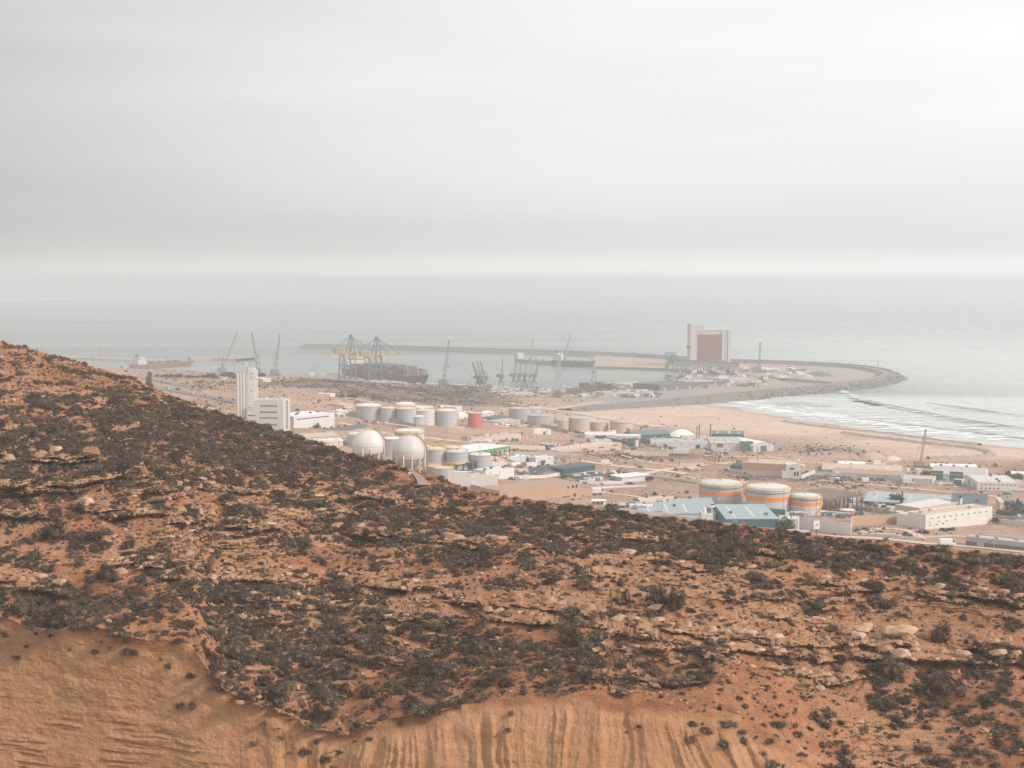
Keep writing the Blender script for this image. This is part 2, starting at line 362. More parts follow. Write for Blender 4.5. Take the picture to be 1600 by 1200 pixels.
# the slope meets the lip of the cliff softly
X2, Y2 = hill_xy(D2)
PX2, PY2 = project(X2, Y2, Z2)
hill_me = grid_mesh('hillside', X2, Y2, Z2, dict(rock=rock, cliff=cliff, py=PYh, patch=patch))
m, t, b = nmat('hill_soil')
P = pos(t)
n_big = noise_node(t, P, .045, 5, .6); n_mid = noise_node(t, P, .35, 6, .65); n_fine = noise_node(t, P, 2.4, 6, .7)
soil = ramp_node(t, mathn(t, 'ADD', mathn(t, 'MULTIPLY', n_big, .55), mathn(t, 'MULTIPLY', n_mid, .5)), [(.32, (.185,.074,.036)), (.46, (.36,.147,.069)), (.58, (.52,.235,.122)), (.74, (.68,.385,.24))])
bedc = noise_node(t, mapped(t, P, (.05, .05, 1.5)), 1.0, 5, .7)
rockc = ramp_node(t, bedc, [(.30, (.30,.14,.068)), (.45, (.54,.285,.15)), (.56, (.66,.395,.24)), (.70, (.47,.235,.11))])
cl_n = mathn(t, 'ADD', mathn(t, 'MULTIPLY', noise_node(t, mapped(t, P, (.06, .06, .9)), 1.0, 6, .65), .6), mathn(t, 'MULTIPLY', n_mid, .4))
cliffc = ramp_node(t, cl_n, [(.33, (.455,.215,.105)), (.47, (.545,.28,.145)), (.58, (.59,.325,.18)), (.72, (.65,.40,.255))])
lines_ = noise_node(t, mapped(t, P, (.22, .22, 1.9)), 1.0, 6, .7)
cliffc = mixrgb(t, mathn(t, 'MULTIPLY', mathn(t, 'SUBTRACT', 1.0, mathn(t, 'MULTIPLY', mathn(t, 'ABSOLUTE', mathn(t, 'SUBTRACT', lines_, .5)), 30), True), .16), cliffc, (.40,.20,.10))
cliffc = mixrgb(t, mathn(t, 'MULTIPLY', mathn(t, 'GREATER_THAN', noise_node(t, P, 3.2, 5, .75), .58), .35), cliffc, (.42,.21,.10))
c = mixrgb(t, mathn(t, 'MULTIPLY', attr(t, 'rock'), .8), soil, rockc)
edge = mathn(t, 'ADD', attr(t, 'cliff'), mathn(t, 'MULTIPLY', mathn(t, 'SUBTRACT', n_mid, .5), .0), True)
c = mixrgb(t, edge, c, cliffc)
c = mixrgb(t, mathn(t, 'MULTIPLY', mathn(t, 'MULTIPLY', mathn(t, 'SUBTRACT', n_fine, .45), 2.2, True), mathn(t, 'SUBTRACT', 1.0, mathn(t, 'MULTIPLY', attr(t, 'cliff'), .6))), c, mixrgb(t, 1.0, c, (.62,.56,.50), 'MULTIPLY'))
# grit and dry litter
lit = noise_node(t, P, 7.0, 3, .8)
c = mixrgb(t, mathn(t, 'MULTIPLY', mathn(t, 'GREATER_THAN', lit, .54), mathn(t, 'SUBTRACT', .62, mathn(t, 'MULTIPLY', attr(t, 'cliff'), .5))), c, (.17,.115,.08))
t.links.new(c, b.inputs['Base Color']); b.inputs['Roughness'].default_value = .95; b.inputs['Specular IOR Level'].default_value = .1
hb = mathn(t, 'ADD', mathn(t, 'MULTIPLY', n_fine, .7), mathn(t, 'MULTIPLY', noise_node(t, mapped(t, P, (.5,.5,4)), 1.5, 6, .7), mathn(t, 'SUBTRACT', .6, mathn(t, 'MULTIPLY', attr(t, 'cliff'), .5))))
hb = mathn(t, 'ADD', hb, mathn(t, 'MULTIPLY', noise_node(t, mapped(t, P, (1.6,1.6,.22)), 1.4, 6, .72), mathn(t, 'MULTIPLY', attr(t, 'cliff'), .6)))
# pale stone chips
chip = tn(t, 'ShaderNodeTexVoronoi'); chip.inputs['Scale'].default_value = 2.2; t.links.new(P, chip.inputs['Vector'])
bump(t, b, mathn(t, 'ADD', hb, mathn(t, 'MULTIPLY', mathn(t, 'MULTIPLY', lines_, attr(t, 'cliff')), .35)), .7, 1.0)
HILLM = m
hill = mesh_obj('hillside', hill_me, m); tag(hill, kind='structure')

# ------------------------------------------------------------------ coastal plain
UP = np.linspace(-350, 1950, 620)
DP = np.concatenate([np.linspace(330, 560, 24)[:-1], np.geomspace(560, 2150, 330)])
Xp = ((UP-800)/FOC)[None]*DP[:, None]; Yp = np.broadcast_to(DP[:, None], Xp.shape)
Zp = plain_z(Xp, Yp)
PXp, PYp = project(Xp, Yp, Zp)
# beach sand / scrub / bare paths, surveyed as soft patches (px, py, rx, ry, weight)
def blobs(lst, PX, PY):
    r = np.zeros_like(PX)
    for (a, b, rx, ry, w) in lst: r += w*np.exp(-((PX-a)/rx)**2-((PY-b)/ry)**2)
    return r
SAND = [(1050,645,170,14,1.1),(1250,672,140,11,1),(1400,692,130,9,1),(1540,706,110,8,1),(960,655,90,10,.7),(1450,712,120,8,.6),(1180,665,120,10,.9),(1650,712,80,8,1)]
SCRUB = [(1030,713,120,8,1.3),(680,618,120,13,1.5),(600,612,100,10,1.2),(450,597,60,4,.8),(340,598,60,3,.7),(520,596,70,4,.9),(480,603,70,5,1.0),(760,630,60,10,.9),(1190,745,110,7,1.1),(1390,756,130,9,.8),(1290,748,60,7,.7),(960,775,70,8,.5),(420,640,60,6,.5),(300,632,70,8,.9),(340,606,60,6,.6),(1250,700,90,8,.7),(1330,705,80,6,.6),(880,700,60,6,.6),(780,704,50,5,.6),(660,690,40,5,.4),(1350,830,90,7,.6),(1480,822,50,5,.5),(1590,735,30,12,.9),(870,652,60,8,.5),(1150,665,110,5,.25)]
sand = np.clip(blobs(SAND, PXp, PYp), 0, 1); sand = np.maximum(sand, sstep(3.6, 1.0, Zp))
sand *= sstep(600, 900, Yp)
scrub = np.clip(blobs(SCRUB, PXp, PYp), 0, 1.3)
wet = sstep(1.3, .1, Zp)
plain_me = grid_mesh('coastal_plain', Xp, Yp, Zp, dict(sand=sand, scrub=scrub, wet=wet))
m, t, b = nmat('plain_soil'); P = pos(t)
nb = noise_node(t, P, .012, 6, .62); nm = noise_node(t, P, .09, 6, .7); nf = noise_node(t, P, .7, 4, .7)
soil = ramp_node(t, mathn(t, 'ADD', mathn(t, 'MULTIPLY', nb, .5), mathn(t, 'MULTIPLY', nm, .5)), [(.34, (.20,.118,.082)), (.45, (.315,.195,.14)), (.56, (.42,.275,.205)), (.70, (.52,.37,.29))])
sandc = ramp_node(t, noise_node(t, mapped(t, P, (.02, .1, 1)), 1.0, 6, .65), [(.35, (.47,.325,.245)), (.55, (.60,.44,.355)), (.7, (.66,.51,.425))])
n25 = noise_node(t, P, .22, 5, .75)
soil = mixrgb(t, mathn(t, 'MULTIPLY', mathn(t, 'SUBTRACT', n25, .5), 4.5, True), soil, (.25,.165,.12))
soil = mixrgb(t, mathn(t, 'MULTIPLY', mathn(t, 'SUBTRACT', .44, n25), 4.0, True), soil, (.62,.48,.395))
c = mixrgb(t, attr(t, 'sand'), soil, sandc)
sf = mathn(t, 'MULTIPLY', mathn(t, 'MULTIPLY', attr(t, 'scrub'), 1.2, True), mathn(t, 'MULTIPLY', mathn(t, 'ADD', mathn(t, 'SUBTRACT', n25, .62), mathn(t, 'MULTIPLY', attr(t, 'scrub'), .26)), 5, True), True)
c = mixrgb(t, mathn(t, 'MULTIPLY', sf, .85), c, (.085,.065,.052))
c = mixrgb(t, mathn(t, 'MULTIPLY', mathn(t, 'GREATER_THAN', nf, .57), .45), c, (.22,.15,.11))
c = mixrgb(t, mathn(t, 'MULTIPLY', attr(t, 'wet'), .55), c, (.30,.225,.185))
t.links.new(c, b.inputs['Base Color']); b.inputs['Roughness'].default_value = .95; b.inputs['Specular IOR Level'].default_value = .15
bump(t, b, nf, 1.0, .6)
PLAINM = m
plain = mesh_obj('coastal_plain', plain_me, m); tag(plain, kind='structure')

# the ground below everything, out to the horizon (sea bed)
MB().add([(-41500,-690,-12),(41500,-690,-12),(41500,43800,-12),(-41500,43800,-12)], [(0,1,2,3)]).build('sea_bed', paint('sea_bed_silt', (.2,.18,.15)))
bpy.data.objects['sea_bed']['kind'] = 'structure'

# ------------------------------------------------------------------ sea
DS = np.concatenate([np.geomspace(900, 6000, 220), np.geomspace(6000, 43500, 40)[1:]])
US = np.linspace(-900, 2500, 300)
Xs = ((US-800)/FOC)[None]*DS[:, None]; Ys = np.broadcast_to(DS[:, None], Xs.shape)
shel = sstep(1900, 2050, Ys+ (Xs-500)*.2)
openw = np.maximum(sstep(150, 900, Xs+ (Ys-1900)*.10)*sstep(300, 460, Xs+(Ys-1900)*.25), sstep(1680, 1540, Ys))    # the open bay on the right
ph = (Ys*.55+Xs*.82)
swell = np.sin(ph/14+ (fbm(Xs/160, Ys/160, s=91)-.5)*14)*.28*openw*sstep(2600, 1500, Ys)
Zs = swell
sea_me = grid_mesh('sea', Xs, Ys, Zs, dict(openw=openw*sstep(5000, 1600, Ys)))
m, t, b = nmat('sea_water'); P = pos(t)
w1 = noise_node(t, mapped(t, P, (.010, .028, .01)), 1.0, 6, .6)
w2 = noise_node(t, mapped(t, P, (.10, .22, .1)), 1.0, 5, .6)
streak = noise_node(t, mapped(t, P, (.0006, .0032, 1)), 1.0, 5, .55)
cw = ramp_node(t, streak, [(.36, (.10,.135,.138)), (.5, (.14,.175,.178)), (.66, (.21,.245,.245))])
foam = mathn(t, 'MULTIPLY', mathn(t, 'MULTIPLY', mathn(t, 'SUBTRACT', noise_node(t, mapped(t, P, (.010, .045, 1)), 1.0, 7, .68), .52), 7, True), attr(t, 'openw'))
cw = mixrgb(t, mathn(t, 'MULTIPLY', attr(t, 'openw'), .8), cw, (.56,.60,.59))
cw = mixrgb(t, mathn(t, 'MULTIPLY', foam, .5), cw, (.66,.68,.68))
t.links.new(cw, b.inputs['Base Color'])
t.links.new(mathn(t, 'ADD', mathn(t, 'MULTIPLY', foam, .3), .27), b.inputs['Roughness']); b.inputs['Specular IOR Level'].default_value = .42; b.inputs['IOR'].default_value = 1.33
bump(t, b, mathn(t, 'ADD', mathn(t, 'MULTIPLY', w1, 3.0), w2), 1.6, .8)
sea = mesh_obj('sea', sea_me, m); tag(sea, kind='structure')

# ------------------------------------------------------------------ haze
HAZE_TOP = 157.0
hz = MB().box(-42000, 42000, -700, 44000, -14, HAZE_TOP).build('haze', None); hz['kind'] = 'stuff'
m = bpy.data.materials.new('haze_air'); m.use_nodes = True; t = m.node_tree; t.nodes.clear()
o_ = tn(t, 'ShaderNodeOutputMaterial'); v_ = tn(t, 'ShaderNodeVolumePrincipled')
v_.inputs['Color'].default_value = (.80, .84, .852, 1); v_.inputs['Density'].default_value = .00025; v_.inputs['Anisotropy'].default_value = .15
t.links.new(v_.outputs[0], o_.inputs['Volume']); hz.data.materials.append(m)
# ================================================================== PORT LAND, ROADS
M_CONC = paint('quay_concrete', (.29,.27,.25), .9, .2, .3, .05)
M_ROCK = paint('armour_rock', (.22,.20,.185), .95, .3, .2, .3, False)
M_ASPH = paint('asphalt', (.17,.165,.165), .9, .15, .1, .1, False)
M_DIRT = paint('dirt_road_soil', (.58,.43,.34), .95, .15, .1, .1, False)
def pg(px, py, z=3.4): return at_z(px, py, z)
def densify(pts, k):
    r = []
    for a, b in zip(pts[:-1], pts[1:]):
        for i in range(k): r.append(a+(b-a)*(i/k))
    return r+[pts[-1]]
def smooth_path(pts, k=8):
    P_ = [Vector(p) for p in pts]; r = []
    for i in range(len(P_)-1):
        p0 = P_[max(i-1, 0)]; p1 = P_[i]; p2 = P_[i+1]; p3 = P_[min(i+2, len(P_)-1)]
        for j in range(k):
            u = j/k; r.append(.5*((2*p1)+(p2-p0)*u+(2*p0-5*p1+4*p2-p3)*u*u+(3*p1-p0-3*p2+p3)*u**3))
    return r+[P_[-1]]
def structure(o): o['kind'] = 'structure'; return o
def ribbon(name, pts, prof, mat, jitter=0, seed=0):
    """sweep a cross-section [(offset, z)] along a path"""
    n = len(pts); vs = []; fs = []; rnd = random.Random(seed)
    for i, p in enumerate(pts):
        d = (pts[min(i+1, n-1)]-pts[max(i-1, 0)]); d.z = 0; d.normalize(); s = Vector((d.y, -d.x, 0))
        for (o, z) in prof:
            jx = (rnd.random()-.5)*jitter; v = p+s*(o+jx); vs.append((v.x, v.y, z+(rnd.random()-.5)*jitter*.4))
    m_ = len(prof)
    for i in range(n-1):
        for j in range(m_-1): fs.append((i*m_+j, i*m_+j+1, (i+1)*m_+j+1, (i+1)*m_+j))
    o = MB().add(vs, fs).build(name, mat); return o
# near quay
qedge = [(60,592),(300,589),(470,583),(505,580),(650,606.5),(700,604),(760,608),(840,606),(940,601.5),(1010,597),(1070,592),(1130,588),(1190,585)]
qback = [(1250,604),(1180,611),(1100,619),(1020,627),(950,633),(880,640),(800,636),(700,628),(600,618),(480,612),(300,612),(60,612)]
poly = [(pg(a, b).x, pg(a, b).y) for a, b in qedge+qback]
structure(MB().prism(poly[::-1], -6, 3.4).build('quay', M_CONC))
# silo platform and sand fill inside the mole
plat = [(1036,574.5),(1060,577),(1120,581),(1180,585),(1250,592),(1300,596),(1360,588),(1380,580),(1330,573),(1250,568),(1080,562),(1036,560)]
structure(MB().prism([(pg(a,b).x, pg(a,b).y) for a, b in plat][::-1], -6, 3.0).build('silo_platform', paint('platform_soil', (.33,.29,.255), .9, .3, .3, .03)))
fill = [(928,571.5),(980,572.5),(1036,574.4),(1036,560.2),(1000,556.5),(928,553)]
structure(MB().prism([(pg(a,b).x, pg(a,b).y) for a, b in fill][::-1], -6, 2.6).build('sand_fill', paint('sand_fill_sand', (.34,.255,.205), .95, .12, .1, .02, False)))
structure(ribbon('fill_edge_wall', densify([pg(a,b) for a,b in [(926,572.3),(980,573.3),(1036,575.2)]], 4), [(-3,-4),(-3,3.3),(3,3.3),(3,-4)], paint('dark_concrete', (.2,.2,.2), .9)))
# long breakwater that loops round the harbour
bw = smooth_path([at_z(a, b, 5) for a, b in [(472,540.5),(520,541),(600,542),(700,545),(800,548),(900,551.5),(1000,556),(1080,561),(1160,565),(1250,568),(1320,572),(1362,577),(1383,582),(1386,587),(1368,593),(1330,599),(1260,606),(1180,613),(1100,621),(1020,629),(950,636),(880,642)]], 10)
bwo = structure(ribbon('breakwater', bw, [(-30,-4),(-19,1.5),(-10,7.5),(-8,8.2),(-5,8.2),(-4.9,6.2),(8,6.2),(14,2.5),(20,-4)], paint('breakwater_rock', (.15,.137,.128), .95, .25, .2, .15, False), 1.6))
structure(ribbon('breakwater_road', bw, [(-4.5,6.9),(7,6.9)], paint('breakwater_track', (.27,.235,.21), .95, .2, .1, .05, False)))
# armour stones on the sea side of the breakwater (too many to count)
def rock_mesh(name, seed, sx, sy, sz, n=16):
    rnd = random.Random(seed); bm = bmesh.new()
    for i in range(n):
        a = rnd.uniform(0, 2*math.pi); zz = rnd.uniform(-1, 1); r = (1-abs(zz)**2.6)**.4
        k = rnd.uniform(.8, 1.05); c, s = math.cos(a), math.sin(a); sq = 1/max(abs(c), abs(s))**.6
        bm.verts.new((c*r*k*sx*sq, s*r*k*sy*sq, zz*sz*k))
    res = bmesh.ops.convex_hull(bm, input=bm.verts)
    bmesh.ops.delete(bm, geom=list({g for g in res['geom_interior']+res['geom_unused'] if isinstance(g, bmesh.types.BMVert)}), context='VERTS')
    me = bpy.data.meshes.new(name); bm.to_mesh(me); bm.free(); return me
def stones(name, places, mat, meshes):
    vs = []; fs = []; k = 0
    for (x, y, z, s, r) in places:
        me = random.choice(meshes); c_, s_ = math.cos(r), math.sin(r)
        for v in me.vertices: vs.append((x+(v.co.x*c_-v.co.y*s_)*s, y+(v.co.x*s_+v.co.y*c_)*s, z+v.co.z*s))
        for p in me.polygons: fs.append(tuple(i+k for i in p.vertices))
        k += len(me.vertices)
    me = bpy.data.meshes.new(name); me.from_pydata(vs, [], fs); me.update()
    o = mesh_obj(name, me, mat); o['kind'] = 'stuff'; return o
ARM = [rock_mesh('armour_block', 100+i, 1, .85, .8, 11) for i in range(5)]
pl = []
for i in range(len(bw)-1):
    p, q = bw[i], bw[i+1]; d = q-p; L = d.length; d.normalize(); s = Vector((d.y, -d.x, 0))
    near = p.x > 250
    for k in range(int(L/(2.0 if near else 5.5))):
        for row in range(3 if near else 1):
            o_ = -random.uniform(11, 29); z = np.interp(-o_, [10, 19, 30], [7.8, 2.2, -2.5])
            v = p+d*random.uniform(0, L)+s*o_
            pl.append((v.x, v.y, z+.3, random.uniform(1.0, 2.2), random.uniform(0, 6.3)))
tag(stones('armour_stones', pl, paint('armour_block_stone', (.22,.205,.195), .95, .3, .1, .2, False), ARM), kind='stuff')
# outer piers far left
p_ = smooth_path([at_z(a, b, 3) for a, b in [(60,556),(130,558),(200,561),(290,564)]], 6)
structure(ribbon('pier', p_, [(-22,-4),(-18,3.5),(18,3.5),(22,-4)], M_CONC, .6))
p_ = smooth_path([at_z(a, b, 3) for a, b in [(296,560),(340,559.5),(384,561)]], 6)
structure(ribbon('outer_pier', p_, [(-24,-4),(-22,4.5),(22,4.5),(24,-4)], paint('pink_pier', (.42,.29,.25), .9, .15, .2, .05), .6))

def drape(name, pts, width, mat, lift=.12, kind='structure', px=True):
    P_ = [ground(a, b) for a, b in pts] if px else pts
    path = smooth_path([Vector((p.x, p.y, 0)) for p in P_], 24); n = len(path); vs = []; fs = []; cs = 7
    for i, p in enumerate(path):
        d = (path[min(i+1, n-1)]-path[max(i-1, 0)]); d.normalize(); s = Vector((d.y, -d.x, 0))
        ww = width*(1+.12*(random.random()-.5))
        for j in range(cs):
            v = p+s*ww*(j/(cs-1)-.5); vs.append((v.x, v.y, 0))
    V = np.array(vs); V[:, 2] = plain_z(V[:, 0], V[:, 1])+lift
    for i in range(n-1):
        for j in range(cs-1): fs.append((i*cs+j, i*cs+j+1, (i+1)*cs+j+1, (i+1)*cs+j))
    o = MB().add(V.tolist(), fs).build(name, mat); o['kind'] = kind; return o
drape('coast_road', [(225,600),(247,606),(277,611.5),(330,621),(369,628),(420,636)], 16, M_ASPH, .45)
drape('service_road', [(228,592),(255,596.5),(285,604)], 12, M_ASPH, .4)
drape('dirt_road', [(790,629),(860,640),(905,646),(960,656),(1035,668)], 18, M_DIRT, .4)
drape('harbour_track', [(858,640),(940,629),(1010,625)], 9, M_DIRT, .5)
drape('shore_street', [(1270,741),(1360,746),(1455,754),(1530,760),(1620,768)], 14, paint('pale_asphalt', (.36,.335,.32), .9, .15, .1, .1, False), .35)
drape('foot_track', [(1215,831),(1290,838),(1370,842),(1450,850),(1530,856),(1640,867)], 7, M_DIRT, .3)
drape('yard_street', [(868,664),(890,672),(915,682),(960,689)], 14, paint('grey_gravel', (.36,.31,.275), .95, .15, .1, .1, False), .35)
drape('ridge_track', [(1000,742),(1060,731),(1120,726),(1150,722)], 5, M_DIRT, .3)
drape('site_track', [(905,720),(960,728),(1030,735),(1075,741)], 9, M_DIRT, .3)
# low berms on the beach
def berm(name, pts, w, h, mat):
    P_ = smooth_path([ground(a, b) for a, b in pts], 10)
    vs = []; fs = []; n = len(P_)
    for i, p in enumerate(P_):
        d = (P_[min(i+1, n-1)]-P_[max(i-1, 0)]); d.z = 0; d.normalize(); s = Vector((d.y, -d.x, 0))
        for o_, z in ((-.5, -.4), (-.25, .65), (0, 1), (.25, .6), (.5, -.4)):
            v = p+s*w*(o_+(random.random()-.5)*.1); vs.append((v.x, v.y, plain_z(v.x, v.y)+z*h*(.7+.6*random.random())))
    for i in range(n-1):
        for j in range(4): fs.append((i*5+j, i*5+j+1, i*5+j+6, i*5+j+5))
    return structure(MB().add(vs, fs).build(name, mat))
M_BERM = paint('dark_berm_soil', (.34,.265,.215), .95, .25, .1, .2, False)
berm('beach_berm', [(1225,659),(1300,669),(1380,677),(1450,686),(1530,696)], 9, 1.6, M_BERM)
berm('inland_berm', [(1318,677),(1400,688),(1470,696),(1525,702),(1546,708),(1540,714),(1505,717),(1450,717)], 11, 2.0, M_BERM)
paint('dark_spoil', (.16,.14,.13), .95, .3, .1, .2, False); paint('mound_soil', (.44,.32,.25), .95, .2, .1, .1, False)

# surf
mf, t, b = nmat('foam_white'); P = pos(t)
fa = mathn(t, 'MULTIPLY', mathn(t, 'SUBTRACT', noise_node(t, mapped(t, P, (.05,.10,.2)), 1.0, 6, .7), mathn(t, 'SUBTRACT', .93, mathn(t, 'MULTIPLY', attr(t, 'dens'), .62))), 6, True)
b.inputs['Base Color'].default_value = (.80,.81,.80,1); b.inputs['Roughness'].default_value = .7
t.links.new(fa, b.inputs['Alpha'])
def surf(name, pts, half, dens=.7, z=.35, far=False, seed=0):
    """lacy foam sheet along a line; half = half width in metres at each point, denser along the middle"""
    pp = smooth_path([Vector((*at_z(a, b_, z)[:2], h)) for (a, b_), h in zip(pts, half)], 16)
    n = len(pp); vs = []; fs = []; dn = []; cs = 9; rn = random.Random(seed)
    for i, p in enumerate(pp):
        d = (pp[min(i+1, n-1)]-pp[max(i-1, 0)]); d.z = 0; d.normalize(); s = Vector((d.y, -d.x, 0)); e = min(1, i/8, (n-1-i)/8)
        for j in range(cs):
            o_ = (j/(cs-1)*2-1); v = Vector((p.x, p.y, 0))+s*o_*p.z*(1+.25*(rn.random()-.5))
            vs.append((v.x, v.y, z+.25*(1-o_*o_))); dn.append(dens*e*(1-abs(o_)**1.5))
    for i in range(n-1):
        for j in range(cs-1): fs.append((i*cs+j, i*cs+j+1, (i+1)*cs+j+1, (i+1)*cs+j))
    me = MB().add(vs, fs).mesh(name); a = me.attributes.new('dens', 'FLOAT', 'POINT'); a.data.foreach_set('value', np.array(dn, np.float32))
    o = mesh_obj(name, me, mf); o['kind'] = 'stuff'; return o
surf('surf_foam', [(1118,620.5),(1200,637),(1300,651),(1400,665),(1500,679.5),(1630,691.5)], [34,85,88,80,72,62], .92, .30)
surf('surf_foam', [(1160,619),(1260,637),(1360,649),(1480,665),(1630,681)], [60,110,110,100,90], .78, .36, seed=1)
surf('surf_foam', [(1312,606),(1320,613),(1345,624),(1385,634),(1440,645),(1520,660),(1630,673)], [14,17,13,12,14,15,12], .80, .9, seed=2)
surf('surf_foam', [(1310,626),(1420,647),(1520,663),(1630,677)], [80,90,90,80], .72, .42, seed=3)
surf('surf_foam', [(1450,630),(1520,641),(1640,656)], [22,26,24], .75, .7, seed=4)
surf('surf_foam', [(1222,604),(1228,610),(1240,617)], [14,14,10], .95, .5, seed=5)
surf('surf_foam', [(1130,614),(1210,623),(1290,636)], [40,80,80], .74, .5, seed=6)
surf('surf_foam', [(1404,604),(1412,590),(1402,579)], [16,20,16], .75, .5, seed=7)
surf('surf_foam', [(1350,610),(1450,622),(1560,636),(1640,646)], [90,110,110,90], .62, .3, seed=9)
surf('surf_foam', [(1430,596),(1540,610),(1640,622)], [50,60,60], .44, .3, seed=10)
mfa, t, b = nmat('far_foam'); b.inputs['Base Color'].default_value = (.85,.86,.86,1); P = pos(t)
t.links.new(mathn(t, 'MULTIPLY', mathn(t, 'SUBTRACT', noise_node(t, mapped(t, P, (.004,.0006,1)), 1.0, 5, .7), mathn(t, 'SUBTRACT', .85, mathn(t, 'MULTIPLY', attr(t, 'dens'), .75))), 7, True), b.inputs['Alpha'])
o = surf('distant_breakers', [(-60,470),(60,467.6),(150,464.5),(250,461),(340,457.6),(440,454)], [230,240,230,230,220,200], 1.3, .6, seed=8); o.data.materials.clear(); o.data.materials.append(mfa)
# a breaking wave: raised curling ridge
def wave(name, pts, h, w, seed):
    pp = smooth_path([at_z(a, b_, 0) for a, b_ in pts], 14); vs = []; fs = []; n = len(pp); rn = random.Random(seed)
    prof = [(-1, -.3), (-.5, .25), (-.15, .85), (.05, 1), (.12, .55), (.2, -.3)]
    for i, p in enumerate(pp):
        d = (pp[min(i+1, n-1)]-pp[max(i-1, 0)]); d.z = 0; d.normalize(); s = Vector((d.y, -d.x, 0)); e = min(1, i/10, (n-1-i)/10)
        k = e*(.7+.5*vnoise(np.array([i*.25]), np.array([seed*3.]))[0])
        for o_, z in prof: v = p-s*o_*w; vs.append((v.x, v.y, z*h*k if z > 0 else z))
    c = len(prof)
    for i in range(n-1):
        for j in range(c-1): fs.append((i*c+j, i*c+j+1, (i+1)*c+j+1, (i+1)*c+j))
    return structure(MB().add(vs, fs).build(name, bpy.data.materials['sea_water'], smooth=True))
wave('breaking_wave', [(1330,621),(1385,633.5),(1440,644.5),(1520,659.5),(1620,671.5)], 1.8, 9, 1)
wave('breaking_wave', [(1440,628),(1520,640),(1630,654)], 1.5, 9, 2)
wave('breaking_wave', [(1290,648),(1400,662),(1520,676),(1630,688)], .9, 7, 3)
# spray thrown up where the wave meets the mole
mm = MB(); rn = random.Random(3); c0 = at_z(1318, 609, 0)
for i in range(260):
    a = rn.gauss(0, 1); h = abs(rn.gauss(0, 1)); x = c0.x+a*5.5*(1-.25*min(h, 2)); z = h*3.0*math.exp(-abs(a)*.5); s = rn.uniform(.25, .7); y = c0.y+rn.gauss(0, 4)
    mm.add([(x-s, y, z), (x+s, y+s*.4, z), (x, y-s*.5, z+s*1.3), (x, y+s, z-s*.5)], [(0,1,2),(1,3,2),(3,0,2),(0,3,1)])
mm.build('wave_spray', paint('spray_white', (.85,.86,.86), .8, 0, 0, 1, False))['kind'] = 'stuff'

# ================================================================== BUILDINGS
M_WHITE = paint('white_render', (.60,.575,.55), .8, .10, .38, .3)
M_WHITE2 = paint('cool_white_render', (.515,.515,.515), .8, .10, .38, .3)
M_CREAM = paint('cream_render', (.50,.41,.345), .85, .1, .25, .3)
M_TAN = paint('tan_render', (.40,.265,.185), .9, .12, .3, .3)
M_BROWN = paint('brown_wall', (.40,.275,.205), .9, .15, .3, .3)
M_TEAL = paint('teal_sheet', (.055,.145,.155), .5, .1, .15, .4)
M_TEALR = paint('pale_teal_roof', (.31,.375,.385), .5, .08, .2, .3)
M_GREEN = paint('dark_green_sheet', (.042,.115,.105), .55, .12, .2, .4)
M_NAVY = paint('dark_slate_sheet', (.035,.062,.078), .5, .1, .1, .4)
M_GREY = paint('grey_render', (.37,.355,.345), .9, .12, .2, .3)
M_DGREY = paint('dark_grey', (.12,.12,.13), .8, .12, .2, .3)
M_ROOFG = paint('grey_roof', (.42,.39,.37), .85, .22, .42, .16)
M_ROOFT = paint('tan_roof', (.50,.385,.31), .9, .22, .42, .16)
M_ROOFW = paint('white_roof', (.70,.685,.665), .8, .22, .42, .16)
M_PINK = paint('pink_render', (.56,.29,.22), .9, .12, .3, .3)
M_BLUE = paint('light_blue_sheet', (.42,.53,.60), .6, .1, .2, .4)
M_SLAT = paint('slate_roof', (.115,.165,.175), .6, .1, .15, .3)
M_GLASS = paint('dark_window_glass', (.035,.04,.045), .2, .1, 0, 1, False)
M_FRAME = paint('window_frame_white', (.6,.58,.55), .7)
M_STEEL = paint('galvanised_steel', (.33,.34,.35), .5, .1, .1, 1)
M_DSTEEL = paint('dark_steel', (.07,.075,.085), .55, .1, .1, 1)
M_RUST = paint('rusty_steel', (.28,.14,.09), .8, .2, .2, 1)
M_YEL = paint('yellow_paint', (.62,.38,.10), .6, .08, .1, 1)
M_ORANGE = paint('orange_band', (.78,.22,.035), .55, .05, .1, .3)
M_RED = paint('faded_red', (.52,.105,.105), .7, .08, .15, .3)
WIN = {}
def window_mesh(w, h):
    k = (round(w, 1), round(h, 1))
    if k not in WIN:
        f = min(.12, w*.12); m_ = MB()
        m_.box(-w/2, w/2, -.08, .05, -h/2, -h/2+f).box(-w/2, w/2, -.08, .05, h/2-f, h/2).box(-w/2, -w/2+f, -.08, .05, -h/2+f, h/2-f).box(w/2-f, w/2, -.08, .05, -h/2+f, h/2-f)
        nf = len(m_.f); m_.box(-w/2+f, w/2-f, -.03, .05, -h/2+f, h/2-f)
        me = m_.mesh('window'); me.materials.append(M_FRAME); me.materials.append(M_GLASS)
        for i, p in enumerate(me.polygons): p.material_index = 1 if i >= nf else 0
        WIN[k] = me
    return WIN[k]
M_SKYL = paint('skylight_sheet', (.50,.52,.50), .5, .2, .2, .3)
def frame2(base, port=False):
    g = pg if port else ground
    p0 = g(*base[0]); p1 = g(*base[1]); d = p1-p0; L = math.hypot(d.x, d.y)
    return p0, p1, L, math.atan2(d.y, d.x)
